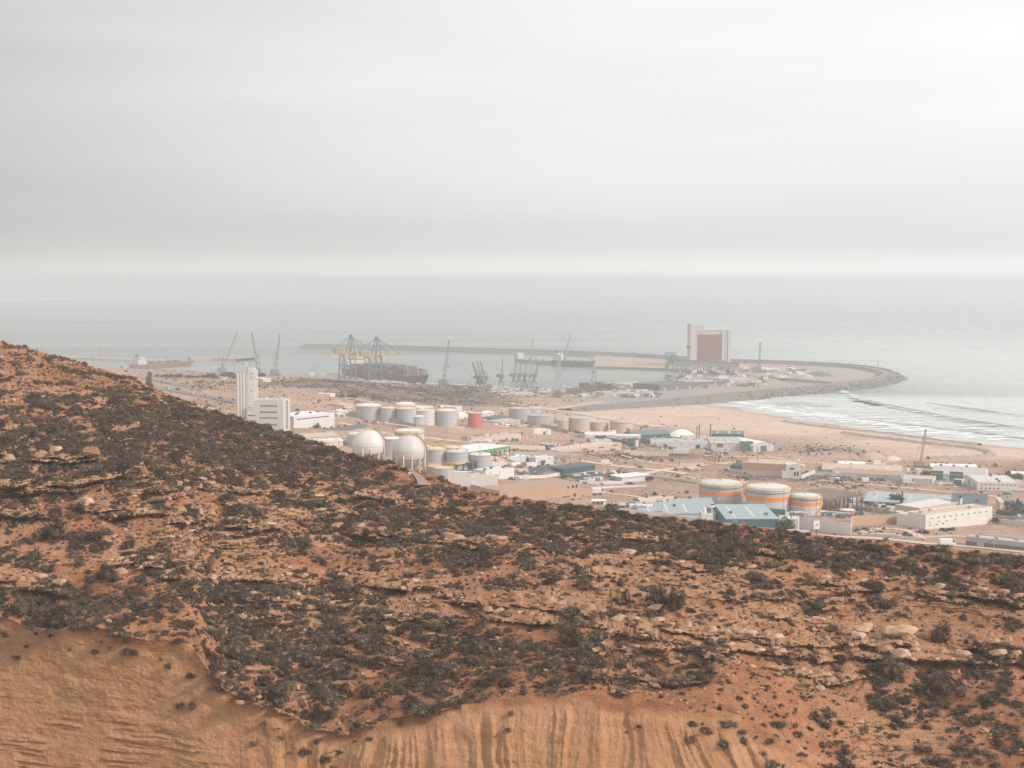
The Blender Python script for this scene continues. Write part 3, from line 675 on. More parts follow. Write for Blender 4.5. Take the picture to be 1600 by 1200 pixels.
def bldg(name, label, cat, base, hp, dp, wall=None, roofm=None, roof='flat', rh=0, wins=(), doors=(), swins=(), depth=None, over=.3, para=.5, port=False, group=None, doorm=None, extra=None, lower=None, h=None):
    wall = wall or M_WHITE; roofm = roofm or M_ROOFG
    p0, p1, L, rz = frame2(base, port); D = (p0.y+p1.y)/2; zb = min(p0.z, p1.z); h = h or hp*D/FOC
    zr = max(1, CAM_H-zb-h)
    if depth is None:
        inv = 1/D-dp/(FOC*zr); depth = min(1/max(inv, 1e-5)-D, 260)
    T = thing(name, label, cat, (p0.x, p0.y, zb), rz, group)
    F = 2.5  # foundation
    if roof == 'flat':
        MB().box(0, L, 0, depth, -F, h).build('wall', wall, T)
        if para:
            MB().box(0.02, L-.02, .02, .3, h, h+para).box(0.02, L-.02, depth-.3, depth-.02, h, h+para).box(.02, .3, .3, depth-.3, h, h+para).box(L-.3, L-.02, .3, depth-.3, h, h+para).build('parapet', wall, T)
            MB().box(.3, L-.3, .3, depth-.3, h+.004, h+.15).build('roof', roofm, T)
        else: MB().box(-over, L+over, -over, depth+over, h+.004, h+.35).build('roof', roofm, T)
    elif roof == 'gx':   # ridge runs along the front
        pr = [(0, -F), (0, h), (depth/2, h+rh), (depth, h), (depth, -F)]
        vs = [(x, y, z) for x in (0, L) for y, z in pr]; n = 5
        MB().add(vs, [(0,1,2,3,4), (9,8,7,6,5)]+[(i, (i+1) % n, n+(i+1) % n, n+i) for i in range(n)]).build('wall', wall, T)
        k = rh/(depth/2); o_ = over
        for s in (0, 1):
            ye = -o_ if s == 0 else depth+o_; ze = h-k*o_; th = .25
            vs = [(-o_, ye, ze+.02), (L+o_, ye, ze+.02), (L+o_, depth/2, h+rh+.02), (-o_, depth/2, h+rh+.02)]
            MB().add(vs+[(a, b_, c+th) for a, b_, c in vs], [(0,1,2,3),(4,5,6,7),(0,1,5,4),(1,2,6,5),(2,3,7,6),(3,0,4,7)]).build('roof_slope', roofm, T)
    elif roof == 'gy':   # gable faces the viewer
        pr = [(0, -F), (0, h), (L/2, h+rh), (L, h), (L, -F)]; n = 5
        vs = [(x, y, z) for y in (0, depth) for x, z in pr]
        MB().add(vs, [(0,1,2,3,4), (9,8,7,6,5)]+[(i, (i+1) % n, n+(i+1) % n, n+i) for i in range(n)]).build('wall', wall, T)
        k = rh/(L/2); o_ = over; th = .25
        for s in (0, 1):
            xe = -o_ if s == 0 else L+o_; ze = h-k*o_
            vs = [(xe, -o_, ze+.02), (xe, depth+o_, ze+.02), (L/2, depth+o_, h+rh+.02), (L/2, -o_, h+rh+.02)]
            MB().add(vs+[(a, b_, c+th) for a, b_, c in vs], [(0,1,2,3),(4,5,6,7),(0,1,5,4),(1,2,6,5),(2,3,7,6),(3,0,4,7)]).build('roof_slope', roofm, T)
    elif roof == 'mono':  # rises away from the viewer
        pr = [(0, -F), (0, h), (depth, h+rh), (depth, -F)]; n = 4
        vs = [(x, y, z) for x in (0, L) for y, z in pr]
        MB().add(vs, [(0,1,2,3), (7,6,5,4)]+[(i, (i+1) % n, n+(i+1) % n, n+i) for i in range(n)]).build('wall', wall, T)
        o_ = over; k = rh/depth; vs = [(-o_, -o_, h-k*o_+.02), (L+o_, -o_, h-k*o_+.02), (L+o_, depth+o_, h+rh+k*o_+.02), (-o_, depth+o_, h+rh+k*o_+.02)]
        MB().add(vs+[(a, b_, c+.25) for a, b_, c in vs], [(0,1,2,3),(4,5,6,7),(0,1,5,4),(1,2,6,5),(2,3,7,6),(3,0,4,7)]).build('roof', roofm, T)
    elif roof == 'arch':
        n = 14; pr = [(0, -F)]+[(L/2-L/2*math.cos(math.pi*i/n), h+rh*math.sin(math.pi*i/n)) for i in range(n+1)]+[(L, -F)]; c = len(pr)
        vs = [(x, y, z) for y in (0, depth) for x, z in pr]
        MB().add(vs, [tuple(range(c)), tuple(range(2*c-1, c-1, -1))]+[(i, (i+1) % c, c+(i+1) % c, c+i) for i in range(c)]).build('wall', wall, T)
        a = [(L/2-(L/2+.3)*math.cos(math.pi*i/n), h+(rh+.3)*math.sin(math.pi*i/n)) for i in range(n+1)]; c = n+1
        vs = [(x, y, z) for y in (-.3, depth+.3) for x, z in a]
        MB().add(vs, [(i, i+1, c+i+1, c+i) for i in range(n)]).build('roof', roofm, T)
    rn_ = random.Random(label); z0_ = h+(rh if roof in ('gx',) else .2)
    if name in ('shed','warehouse','factory_hall','port_shed','hall','wall_block','office_building','factory_building') and L > 12:
        me_ = MB().box(-.7,.7,-.7,.7,-.3,1.0).mesh('roof_vent'); me_.materials.append(rn_.choice((M_STEEL, M_DGREY, M_ROOFW)))
        for i in range(min(8, int(L/7))):
            if rn_.random() < .75:
                yy = depth/2 if roof == 'gx' else rn_.uniform(.2,.8)*depth; zz = h+rh+.2 if roof == 'gx' else (h+rh*yy/depth+.3 if roof == 'mono' else h+.15)
                if roof in ('gx','mono','flat'): mesh_obj('roof_vent', me_, None, T).location = (L*(i+.5)/min(8, int(L/7)), yy, zz)
        if roof == 'mono':
            for i in range(int(L/9)):
                xx = 4+i*9; k_ = rh/depth; vs_ = [(xx, depth*.15, h+k_*depth*.15+.29), (xx+1.1, depth*.15, h+k_*depth*.15+.29), (xx+1.1, depth*.85, h+k_*depth*.85+.29), (xx, depth*.85, h+k_*depth*.85+.29)]
                MB().add(vs_, [(0,1,2,3)]).build('skylight', M_SKYL, T)
        if not wins and not doors and h > 3.2:
            dm = rn_.choice((M_DGREY, M_TEAL, M_RUST, M_GREY, M_NAVY)); n_ = max(1, min(5, int(L/15)))
            for i in range(n_):
                w_ = rn_.uniform(2.4, 4.2); MB().box(-w_/2, w_/2, -.07, .05, 0, min(h*.7, 3.8)).build('door', dm, T).location = (L*(i+.5+rn_.uniform(-.2,.2))/n_, 0, .02)
            for i in range(int(L/6)):
                if rn_.random() < .6: mesh_obj('window', window_mesh(1.2, .8), None, T).location = (L*(i+.5)/int(L/6), 0, h*.82)
    for (u0, u1, n, zf, w, hh) in wins:
        for i in range(n):
            u = u0+(u1-u0)*((i+.5)/n if n > 1 else .5)
            o_ = mesh_obj('window', window_mesh(w, hh), None, T); o_.location = (u*L, 0, zf*h)
    for (u0, u1, n, zf, w, hh) in swins:   # right-hand end wall
        for i in range(n):
            u = u0+(u1-u0)*((i+.5)/n if n > 1 else .5)
            o_ = mesh_obj('window', window_mesh(w, hh), None, T); o_.location = (L, u*depth, zf*h); o_.rotation_euler = (0, 0, math.pi/2)
    for (u, w, hh) in doors:
        d = MB().box(-w/2, w/2, -.07, .05, 0, hh).build('door', doorm or M_TEAL, T); d.location = (u*L, 0, .02)
    if lower: MB().box(-.03, L+.03, -.05, depth+.03, -F, lower[0]*h).build('plinth', lower[1], T)
    if extra: extra(T, L, depth, h)
    return T
def wall_line(name, label, pts, hp, mat, thick=.35, cat='wall', cap=None, group=None, h=None):
    P_ = [ground(a, b) for a, b in pts]; h = h or hp*P_[0].y/FOC
    T = thing(name, label, cat, P_[0], 0, group); o0 = P_[0]
    for a, b_ in zip(P_[:-1], P_[1:]):
        d = b_-a; L = math.hypot(d.x, d.y); n = max(1, int(L/14))
        for i in range(n):
            s = a+d*(i/n)-o0; e = a+d*((i+1)/n)-o0; dd = (e-s); dl = math.hypot(dd.x, dd.y); nx, ny = -dd.y/dl*thick/2, dd.x/dl*thick/2
            g0 = s.z; g1 = e.z; zt0 = h+g0; zt1 = h+g1; e2 = s+dd*.997
            vs = [(s.x-nx, s.y-ny, g0-2), (e2.x-nx, e2.y-ny, g1-2), (e2.x+nx, e2.y+ny, g1-2), (s.x+nx, s.y+ny, g0-2), (s.x-nx, s.y-ny, zt0), (e2.x-nx, e2.y-ny, zt1), (e2.x+nx, e2.y+ny, zt1), (s.x+nx, s.y+ny, zt0)]
            MB().add(vs, [(0,3,2,1),(4,5,6,7),(0,1,5,4),(1,2,6,5),(2,3,7,6),(3,0,4,7)]).build('wall_panel', mat, T)
    return T
def rooftop(mat, *bx):
    def f(T, L, dep, h):
        for (nm, u0, u1, v0, v1, z) in bx: MB().box(u0*L, u1*L, v0*dep, v1*dep, h+.15, h+z).build(nm, mat, T)
    return f

# ---- white grain silo, mill and shed beside the hill
def silo_left():
    p = ground(386, 654); D = p.y; k = D/FOC; T = thing('grain_silo', 'tall white silo block with round cells and a flat taller tower, beside the hill', 'silo', p)
    H1 = 72*k; H2 = 79*k
    for i in range(4):
        MB().lathe([(2.5*k, -6), (2.5*k, H1)], 20).build('silo_cell', M_WHITE2, T, angle=40).location = ((-13.5+i*4.6)*k, 0, 0)
    for i in range(3):
        MB().lathe([(2.5*k, -6), (2.5*k, H1-.6)], 20).build('silo_cell', M_WHITE2, T, angle=40).location = ((-11+i*4.6)*k, 5*k, 0)
    MB().box(-15.5*k, 2*k, -1.6*k, 7*k, H1+.02, H1+1.5).build('roof', M_ROOFG, T)
    MB().box(2.6*k, 13.5*k, -2.4*k, 6*k, -6, H2).build('elevator_tower', M_WHITE, T)
    for zz in range(1, 9): MB().box(2.55*k, 13.55*k, -2.45*k, 6.05*k, H2*zz/9-.1, H2*zz/9+.1).build('joint', paint('joint_grey', (.42,.415,.41), .9, .2, .3), T)
    for zz in (.90, .82, .55): mesh_obj('window', window_mesh(1.2, 1.0), None, T).location = (8*k, -2.4*k, H2*zz)
    MB().box(13.52*k, 16.4*k, 1*k, 7*k, -6, H2-1).build('stair_tower', M_WHITE, T)
    MB().box(0*k, 2*k, 1*k, 3*k, H1+1.52, H1+4).build('roof_vent', M_STEEL, T)
    MB().box(1*k, 17*k, -7*k, -2.45*k, -6, 18*k).build('annex', M_WHITE2, T)
    w = window_mesh(2.2, 1.2)
    for i in range(3): mesh_obj('window', w, None, T).location = ((5+4*i)*k, -7*k, 5.5*k)
    MB().bar((2*k,-4,18*k), (15*k,-4,18*k), .25, n=4).bar((2*k,-4,18.8*k+1), (15*k,-4,18.8*k+1), .12).build('railing', M_DSTEEL, T)
silo_left()
wl = [(.18,.78,10,z,1.5,1.3) for z in (.84,.64,.46,.24)]
bldg('factory_building', 'white five storey mill with strips of small windows and a stair tower', 'building', ((399,672),(443,676)), 50, 5, M_WHITE2, M_ROOFG, wins=wl, swins=[(.3,.7,2,z,2.2,3.2) for z in (.9,.75,.6,.45,.3,.15)], depth=17)
bldg('warehouse', 'long plain white warehouse with a row of high vents right of the mill', 'warehouse', ((459,669),(523,668)), 23, 5, M_WHITE, M_ROOFW, wins=[(.08,.85,16,.84,2.1,.9)])
bldg('shed', 'tan roofed shed with light blue sheet walls below the mill', 'shed', ((452,688),(530,691)), 10, 6, M_BLUE, M_ROOFT, roof='gx', rh=1.3, wins=[(.3,.5,1,.4,4,2.6),(.62,.9,2,.4,3,2.2)])
bldg('shed', 'low white shed with dark doorways beside the two gas spheres', 'shed', ((495,695),(536,697)), 8, 4, M_WHITE, M_ROOFW, roof='gx', rh=1.0, doors=[(.4,4,3),(.75,3,3)], doorm=M_DGREY)
bldg('shed', 'dark ridged roof shed behind the left gas sphere', 'shed', ((506,674),(580,672)), 5, 4, M_WHITE2, M_DGREY, roof='gx', rh=1.6, doors=[(.45,2,2.4)], doorm=M_DGREY)
bldg('hut', 'tiny white hut between dark bushes on the scrub hill', 'hut', ((516,620),(524,620)), 5, 2, M_WHITE, M_ROOFW)
bldg('house', 'small grey flat house at the foot of the tank farm scrub', 'house', ((411,597),(424,597)), 5, 2, M_WHITE2, M_ROOFW)
bldg('shed', 'pale shed with blue panels left of the yellow railed tanks', 'shed', ((530,645),(549,645)), 4, 2, M_BLUE, M_ROOFW)
bldg('house', 'cream house with low roof near the left end of the tank farm', 'house', ((538,638),(551,638)), 6, 3, M_CREAM, M_ROOFT, roof='gx', rh=1)
bldg('control_tower', 'white harbour control tower with dark windows behind the silo', 'tower', ((379,585),(385,585)), 19, 1, M_WHITE, M_ROOFW, port=True, depth=5, wins=[(0,1,3,.88,1.3,1.6)], h=16)

# ---- tanks
M_SEAM = paint('plate_seam_grey', (.27,.265,.26), .7, .2, .3, .5)
def tank(label, px, pyb, wp, hp, roof=.10, body=None, roofm=None, rail=None, stair=0, band=None, girder=False, group='storage tanks', name='storage_tank', flat=False, roofedge=None, bandm=None):
    """px: centre, pyb: foot of the front, wp/hp: width and wall height in picture units"""
    body = body or M_WHITE2; roofm = roofm or M_ROOFW
    g = ground(px, pyb); D = g.y; r = wp/2*D/(FOC-wp/2); h = hp*D/FOC
    c = g+Vector((g.x, g.y, 0)).normalized()*r
    T = thing(name, label, 'tank', (c.x, c.y, g.z), 0, group)
    SH = MB().lathe([(r, -3), (r, h)], 56).build('shell', body, T, angle=40)
    rr = roof*2*r
    prof = [(r+.05, h+.003)]+([(r*.02, h+rr)] if flat else [(r*math.cos(a), h+.003+rr*math.sin(a)) for a in np.linspace(.08, 1.5, 9)])
    RF = MB().lathe(prof, 56).build('roof', roofm, T, angle=40)
    if not flat or rr > .5: MB().lathe([(.5, h+rr-.1), (.5, h+rr+.8), (.8, h+rr+.8), (.8, h+rr+1)], 10).build('roof_vent', rail or M_STEEL, RF)
    MB().lathe([(r+.02, h-.35), (r+.22, h-.35), (r+.22, h-.1), (r+.02, h-.1)], 56, cap=False).build('top_curb', roofedge or rail or M_STEEL, T)
    m_ = MB(); nc_ = max(3, int(h/2.4))
    for i in range(1, nc_): m_.lathe([(r+.002, h*i/nc_-.07), (r+.03, h*i/nc_-.06), (r+.03, h*i/nc_+.06), (r+.002, h*i/nc_+.07)], 56, cap=False)
    m_.build('plate_seam', M_SEAM, SH)
    if rail:
        m_ = MB(); n = 40
        for i in range(n):
            a, b_ = 2*math.pi*i/n, 2*math.pi*(i+1)/n; A = Vector((r*math.cos(a), r*math.sin(a), h)); B = Vector((r*math.cos(b_), r*math.sin(b_), h))
            u = Vector((0,0,1.1)); m_.bar(A, A+u, .10); m_.bar(A+u, B+u, .14); m_.bar(A+u*.55, B+u*.55, .10)
        m_.build('guard_rail', rail, RF)
    if stair:
        m_ = MB(); n = 26; a0 = -math.pi/2+(stair if abs(stair) < 3 else 0); sp = .95 if stair > 0 else -.95; rs = r+.55
        for i in range(n):
            a = a0+sp*i/n*1.3; z = h*i/n; b_ = a0+sp*(i+1)/n*1.3
            A = Vector((rs*math.cos(a), rs*math.sin(a), z)); B = Vector((rs*math.cos(b_), rs*math.sin(b_), h*(i+1)/n))
            m_.bar(A, B, .9, .35); m_.bar(A+Vector((0,0,1)), B+Vector((0,0,1)), .12)
        m_.build('stairway', rail or M_STEEL, T)
    if girder:
        for zz in (.86,): MB().lathe([(r+.01, h*zz), (r+.5, h*zz), (r+.5, h*zz+.2), (r+.01, h*zz+.2)], 56, cap=False).build('wind_girder', M_DSTEEL, T)
        for k in range(5):
            a = -1.9+.9*k; m_ = MB(); m_.bar((( r+.3)*math.cos(a), (r+.3)*math.sin(a), 0), ((r+.3)*math.cos(a), (r+.3)*math.sin(a), h+1.0), .14); m_.build('pipe', M_STEEL, T)
    if band:
        MB().lathe([(r+.012, h*band[0]), (r+.03, h*band[0]+.01), (r+.03, h*band[1]), (r+.012, h*band[1]+.01)], 56, cap=False).build('paint_band', bandm or M_ORANGE, SH, angle=40)
    return T
TB = paint('tank_grey_blue', (.385,.41,.43), .6, .10, .34, .25)
TBE = paint('tank_beige', (.48,.37,.30), .7, .08, .2, .25)
TW = paint('tank_white', (.58,.575,.565), .55, .05, .16, .25)
tank('broad grey storage tank with yellow stair, leftmost of the upper row', 576.5, 656, 40, 21, .07, TB, rail=M_YEL, stair=-1.1, roofedge=M_YEL)
tank('storage tank with domed roof under an orange arch, at the back of the upper row', 633, 651, 34, 17, .14, TB, rail=M_YEL)
tank('grey storage tank with ribbed wall and left stair, second from left', 608, 661, 27, 23, .05, TB, rail=M_YEL, stair=-.9)
tank('grey storage tank behind the small front tank of the upper row', 635, 666, 31, 27, .05, TB, rail=M_YEL, stair=-1.0)
tank('pale storage tank with yellow pipe, left of the round yellow railed one', 665, 664, 31, 22, .04, TW, rail=M_YEL, stair=1.2)
tank('small plain grey tank standing in front of the upper row', 653, 668, 22, 17, .06, TB)
tank('grey storage tank with bright yellow arch rail and right stair', 698, 668, 34, 25, .09, TB, rail=M_YEL, stair=.9, roofedge=M_YEL)
tank('faded red drum shaped tank beside the tank farm wall', 742, 668.5, 22, 23, .03, M_RED, paint('pink_roof', (.62,.42,.38), .7), flat=True)
tank('dull grey storage tank at the back, with stripe down its side', 812, 657, 34, 18, .05, M_GREY, M_ROOFG)
tank('pale storage tank mostly hidden behind two grey tanks', 832, 653, 27, 14, .05, M_ROOFG, M_ROOFG)
tank('grey low storage tank with cream right side and diagonal stair', 844, 666, 41, 16, .03, M_GREY, M_ROOFG, stair=.7)
tank('slim peach coloured tank, leftmost of the beige tanks', 879, 675, 17, 18, .04, TBE, M_ROOFT)
tank('broad beige storage tank with pale conical roof', 905, 677, 33, 23, .07, TBE, M_ROOFG)
tank('beige storage tank with diagonal stair behind the white sheds', 934, 676, 29, 16, .06, TBE, M_ROOFG, stair=.8)
tank('domed grey beige tank beside the palms, rightmost of the beige tanks', 971, 679, 35, 18, .14, TBE, M_ROOFG, roofedge=M_RUST)
# lower tank farm round the spheres
tank('white domed tank standing left of the left gas sphere', 511, 699, 36, 8, .10, TW, rail=M_YEL)
tank('white roofed tank peeping out left behind the left sphere', 561, 700, 38, 20, .09, TB, rail=M_YEL)
tank('white roofed tank peeping out right behind the left sphere', 588, 694, 26, 16, .09, TB, rail=M_YEL)
tank('wide grey tank with flat cone roof between the two spheres', 613, 712, 36, 26, .08, TB, M_ROOFW, flat=True)
tank('wide white tank with shallow dome and orange rail behind the right sphere', 640, 697, 47, 21, .09, TW, rail=M_YEL, girder=True)
tank('small domed tank just right of the right sphere', 665, 712, 18, 14, .10, TW, rail=M_YEL)
tank('white tank with yellow rail behind the pair of grey tanks', 707, 722, 26, 22, .09, TW, rail=M_YEL)
tank('grey blue tank with white dome, nearest right of the right sphere', 681, 729, 31, 26, .09, TB, rail=M_YEL, stair=1.0)
tank('grey blue tank with white dome, in the middle of the three', 714.5, 734, 34, 27, .06, TB, rail=M_STEEL)
tank('grey blue tank in front of the green canopy', 750, 736.5, 35, 25, .07, TB, paint('pinkish_roof', (.68,.60,.565), .8), stair=0)
tank('low pale tank with yellow rim in front, partly hidden', 679, 742, 24, 13, .03, TB, rail=M_YEL, flat=True)
tank('low pale tank with yellow rim at the hill edge, foremost', 693, 749, 32, 17, .03, TB, rail=M_YEL, flat=True)
# orange banded tanks
TO = paint('tank_shell_white', (.49,.495,.505), .5, .08, .34, .25)
G3 = 'white tanks with an orange band'
tank('white domed tank with orange band and side ladder, leftmost of the banded tanks', 1126, 792, 68, 33, .07, TO, TW, rail=M_YEL, stair=0, band=(.52,.70), girder=True, group=G3, roofedge=M_YEL)
tank('white domed tank with orange band and yellow hatch, middle of the banded tanks', 1199.5, 803, 70, 37, .075, TO, TW, rail=M_YEL, band=(.52,.70), girder=True, group=G3, roofedge=M_YEL)
tank('smaller grey white tank with orange band and curved ladder, rightmost of the banded tanks', 1258, 805, 48, 27, .09, TO, TW, rail=M_YEL, stair=.5, band=(.50,.72), girder=True, group=G3, roofedge=M_YEL)
tank('tiny low tank with orange wall and cream roof under the brown canopy', 1324, 805, 24, 7, .06, M_ORANGE, paint('cream_cone', (.66,.55,.42), .7), flat=True, group=None)

# ---- gas spheres
def sphere(label, px, pyc, dp, pyb):
    g = ground(px, pyb); D = g.y; r = dp/2*D/FOC; hc = (pyb-pyc)*D/FOC-.02*r
    c = g+Vector((g.x, g.y, 0)).normalized()*r*.6
    T = thing('gas_sphere', label, 'gas tank', (c.x, c.y, g.z), 0, 'spherical gas tanks')
    MB().lathe([(max(r*math.sin(a), .01), hc-r*math.cos(a)) for a in np.linspace(0.02, math.pi-.02, 33)], 64).build('shell', paint('sphere_white', (.56,.535,.50), .42, .10, .36, .2), T, smooth=True)
    m_ = MB(); 
    for zz in (0, .42): 
        q = math.sqrt(r*r-(zz*r)**2); m_.lathe([(q, hc-zz*r-.06), (q+.06, hc-zz*r), (q, hc-zz*r+.06)], 64, cap=False)
    m_.build('weld_seam', M_RUST, T)
    m_ = MB(); q = r*.86
    m_.lathe([(r*.90, hc-r*.44-.15), (r*.90+.45, hc-r*.44-.15), (r*.90+.45, hc-r*.44+.1), (r*.90, hc-r*.44+.1)], 48, cap=False).build('girder_ring', M_RUST, T)
    n = 12
    for i in range(n):
        a = 2*math.pi*(i+.5)/n; x, y = r*.97*math.cos(a), r*.97*math.sin(a)
        MB().bar((x, y, -2), (x, y, hc-.1*r), .8, n=10).build('leg', paint('leg_white', (.62,.56,.50), .6), T)
        b_ = 2*math.pi*(i+1.5)/n; x2, y2 = r*.97*math.cos(b_), r*.97*math.sin(b_)
        MB().bar((x, y, .5), (x2, y2, hc-.5*r), .16).bar((x2, y2, .5), (x, y, hc-.5*r), .16).build('brace', M_RUST, T)
    m_ = MB(); rr = r*.30; zt = hc+r*.955
    m_.lathe([(rr, zt), (rr, zt+.2)], 20)
    TPF = m_.build('top_platform', M_STEEL, T)
    m_ = MB()
    for i in range(14):
        a, b_ = 2*math.pi*i/14, 2*math.pi*(i+1)/14; A = Vector((rr*math.cos(a), rr*math.sin(a), zt+.2)); B = Vector((rr*math.cos(b_), rr*math.sin(b_), zt+.2)); u = Vector((0,0,1.3))
        m_.bar(A, A+u, .14); m_.bar(A+u, B+u, .16); m_.bar(A+u*.5, B+u*.5, .12)
    m_.build('platform_rail', M_YEL, TPF)
    m_ = MB()
    for x in (-.12, .02, .12): m_.bar((x*r, 0, zt), (x*r, 0, zt+2.4), .45, n=8)
    m_.build('valve_stack', M_STEEL, TPF)
    m_ = MB(); n = 22
    for i in range(n):   # stair over the right shoulder
        f = lambda u: Vector(((r+.7)*math.sin(.28+u*1.35), -(r*.35)*math.sin(u*1.4), hc+(r+.7)*math.cos(.28+u*1.35)))
        m_.bar(f(i/n), f((i+1)/n), .85, .35); m_.bar(f(i/n)+Vector((.5,0,.9)), f((i+1)/n)+Vector((.5,0,.9)), .13)
    f0 = f(1.0); m_.bar(f0, (f0.x+1.5, f0.y-2, 0), .8, .3)
    m_.build('stairway', M_RUST, T)
sphere('white gas sphere on legs, the left one, its foot hidden by the hill', 576, 697, 52, 733)
sphere('white gas sphere on legs, the right one, with braced legs showing', 639, 706, 53, 737)

# ---- canopies
def canopy(name, label, base, hp, dp, roofm, edgem, nx, ny, colm=None, th=.7, depth=None, rise=0):
    p0, p1, L, rz = frame2(base); D = (p0.y+p1.y)/2; zb = min(p0.z, p1.z); h = hp*D/FOC
    if depth is None: inv = 1/D-dp/(FOC*(CAM_H-zb-h)); depth = 1/inv-D
    T = thing(name, label, 'canopy', (p0.x, p0.y, zb), rz)
    MB().box(-.5, L+.5, -.5, depth+.5, h+th, h+th+.15).build('roof', roofm, T)
    MB().box(-.52, L+.52, -.54, -.4, h, h+th).box(-.52, L+.52, depth+.4, depth+.54, h, h+th).box(-.54, -.4, -.4, depth+.4, h, h+th).box(L+.4, L+.54, -.4, depth+.4, h, h+th).build('fascia', edgem, T)
    me = MB().bar((0,0,-2), (0,0,h+.02), .38).mesh('post')
    for i in range(nx):
        for j in range(ny): mesh_obj('post', me, colm or M_DSTEEL, T).location = (L*i/(nx-1), depth*j/(ny-1), 0)
    return T
canopy('loading_canopy', 'large open canopy with bright green edge on thin posts', ((732,716),(796,714)), 14, 7, M_ROOFW, paint('bright_green', (.05,.30,.12), .6), 10, 3, th=1.6)
canopy('station_canopy', 'small ochre canopy roof in front of the grey tanks', ((714,735),(734,735)), 12, 4, paint('ochre_roof', (.60,.38,.18), .7), M_YEL, 3, 2, th=.5)
canopy('loading_canopy', 'flat brown roofed canopy on many dark columns right of the banded tanks', ((1288,802),(1346,795)), 21, 11, paint('dark_brown_roof', (.20,.145,.118), .9), M_DGREY, 9, 4, th=1.2)
canopy('blue_canopy', 'narrow dark blue canopy next to the ochre canopy', ((732,736),(744,736)), 13, 2, M_NAVY, M_NAVY, 3, 2, th=.5)

# ---- upper strip behind the tank farm
bldg('warehouse', 'white warehouse with louvred front behind the yellow railed tank', 'warehouse', ((657,640),(677,640)), 5, 3, M_WHITE, M_ROOFW, wins=[(0.05,.95,7,.5,1.6,1.4)])
bldg('house', 'small white block house right of the tank farm', 'house', ((712,643),(722,643)), 8, 2, M_WHITE, M_ROOFW)
bldg('warehouse', 'white row of workshops between the tanks and the scrub hill', 'warehouse', ((716,654),(752,653)), 8, 5, M_WHITE, M_ROOFW, doors=[(.3,4,3),(.7,4,3)], doorm=M_DGREY)
bldg('shed', 'shed with pale grey pitched roof behind the red tank', 'shed', ((755,654),(775,653)), 5, 5, M_DGREY, M_ROOFG, roof='mono', rh=2.2)
bldg('shed', 'shed with dark green roof right of the red tank', 'shed', ((774,657),(797,657)), 4, 4, M_GREEN, M_GREEN, roof='gx', rh=2.0)
bldg('office_building', 'cream two floor office with a row of dark windows beside the grey tanks', 'building', ((782,663),(813,663)), 7, 3, M_CREAM, M_ROOFT, wins=[(.1,.9,8,.6,1.3,1.1)])
bldg('shed', 'low shed with white roof and red edge right of the red tank', 'shed', ((754,667),(800,666)), 2.5, 3, M_PINK, M_ROOFW, para=0)
wall_line('perimeter_wall', 'long brown wall running along the foot of the upper tank farm', [(545,650),(600,659),(650,671),(700,676),(760,679),(815,678),(834,678)], 8, M_BROWN)
wall_line('bund_wall', 'short dark brown wall below the beige tanks', [(845,668),(868,672),(888,678)], 6, M_BROWN)
bldg('warehouse', 'pale blank warehouse in the middle above the dark scrub', 'warehouse', ((833,678),(861,679)), 8, 2, M_WHITE2, M_ROOFW)
bldg('warehouse', 'cream factory with seven dark doorways and a chimney at its left end', 'warehouse', ((733,690),(814,688)), 11, 3, M_CREAM, M_ROOFT, wins=[(.3,.98,7,.3,1.8,1.2)], extra=rooftop(M_GREY, ('chimney', .01, .03, .1, .4, 3.5), ('roof_tank', .08, .14, .2, .8, 2.5)))
wall_line('compound_wall', 'long low pinkish compound wall with buttresses below the cream factory', [(780,703),(812,702),(852,703)], 7, M_CREAM)
bldg('shed', 'small teal kiosk with overhanging roof by the compound wall', 'shed', ((855,702),(864,702)), 8, 2, M_TEAL, M_ROOFG, para=0, over=1)
bldg('warehouse', 'very long cream warehouse with three dark slots left of the white factory', 'warehouse', ((872,706),(971,703)), 11, 4, M_CREAM, M_CREAM, wins=[(.38,.44,1,.8,6,1),(.62,.72,1,.75,6,1),(.85,.95,1,.8,6,1)])
bldg('shed', 'low white shed with blue doors above the teal fence', 'shed', ((915,684),(962,687)), 7, 4, M_WHITE, M_WHITE, roof='gx', rh=1.6, doors=[(.6,4,3.5)], doorm=M_NAVY)
bldg('pump_house', 'small upright white block in front of the domed beige tank', 'building', ((957,683),(963,683)), 10, 1, M_WHITE, M_WHITE, para=0, over=.1)
bldg('warehouse', 'white stepped warehouse left of the dark green sheds', 'warehouse', ((960,690),(999,693)), 11, 3, M_WHITE, M_ROOFW)
wall_line('sheet_fence', 'teal sheet fence beside the gravel street', [(897,677),(925,684),(957,690),(990,696)], 5, M_TEAL, cat='fence')
bldg('shed', 'tall dark green shed with pitched roof near the chimneys', 'shed', ((989,690),(1047,691)), 13, 4, M_GREEN, M_SLAT, roof='gx', rh=2.5)
bldg('shed', 'lower dark green shed in front of the tall green one', 'shed', ((1014,694),(1065,694)), 9, 3, M_GREEN, M_GREEN)
bldg('gate_house', 'white and teal gate house in front of the green sheds', 'building', ((990,698),(1001,698)), 11, 2, M_TEAL, M_NAVY, doors=[(.5,2.6,5)], doorm=M_WHITE)
bldg('factory_hall', 'white factory wall with sloping top below the green sheds', 'factory', ((1017,698),(1112,702)), 10, 6, M_WHITE2, M_ROOFG)
bldg('shed', 'dark green shed with ribbed wall right of the chimneys', 'shed', ((1112,688),(1162,690)), 11, 3, M_GREEN, M_SLAT, roof='mono', rh=1.2)
bldg('factory_hall', 'grey roofed white factory hall with a dark gate', 'factory', ((1111,703),(1161,704)), 11, 7, M_WHITE2, M_ROOFG, roof='mono', rh=1.5, doors=[(.28,4.5,5)], doorm=M_DGREY)
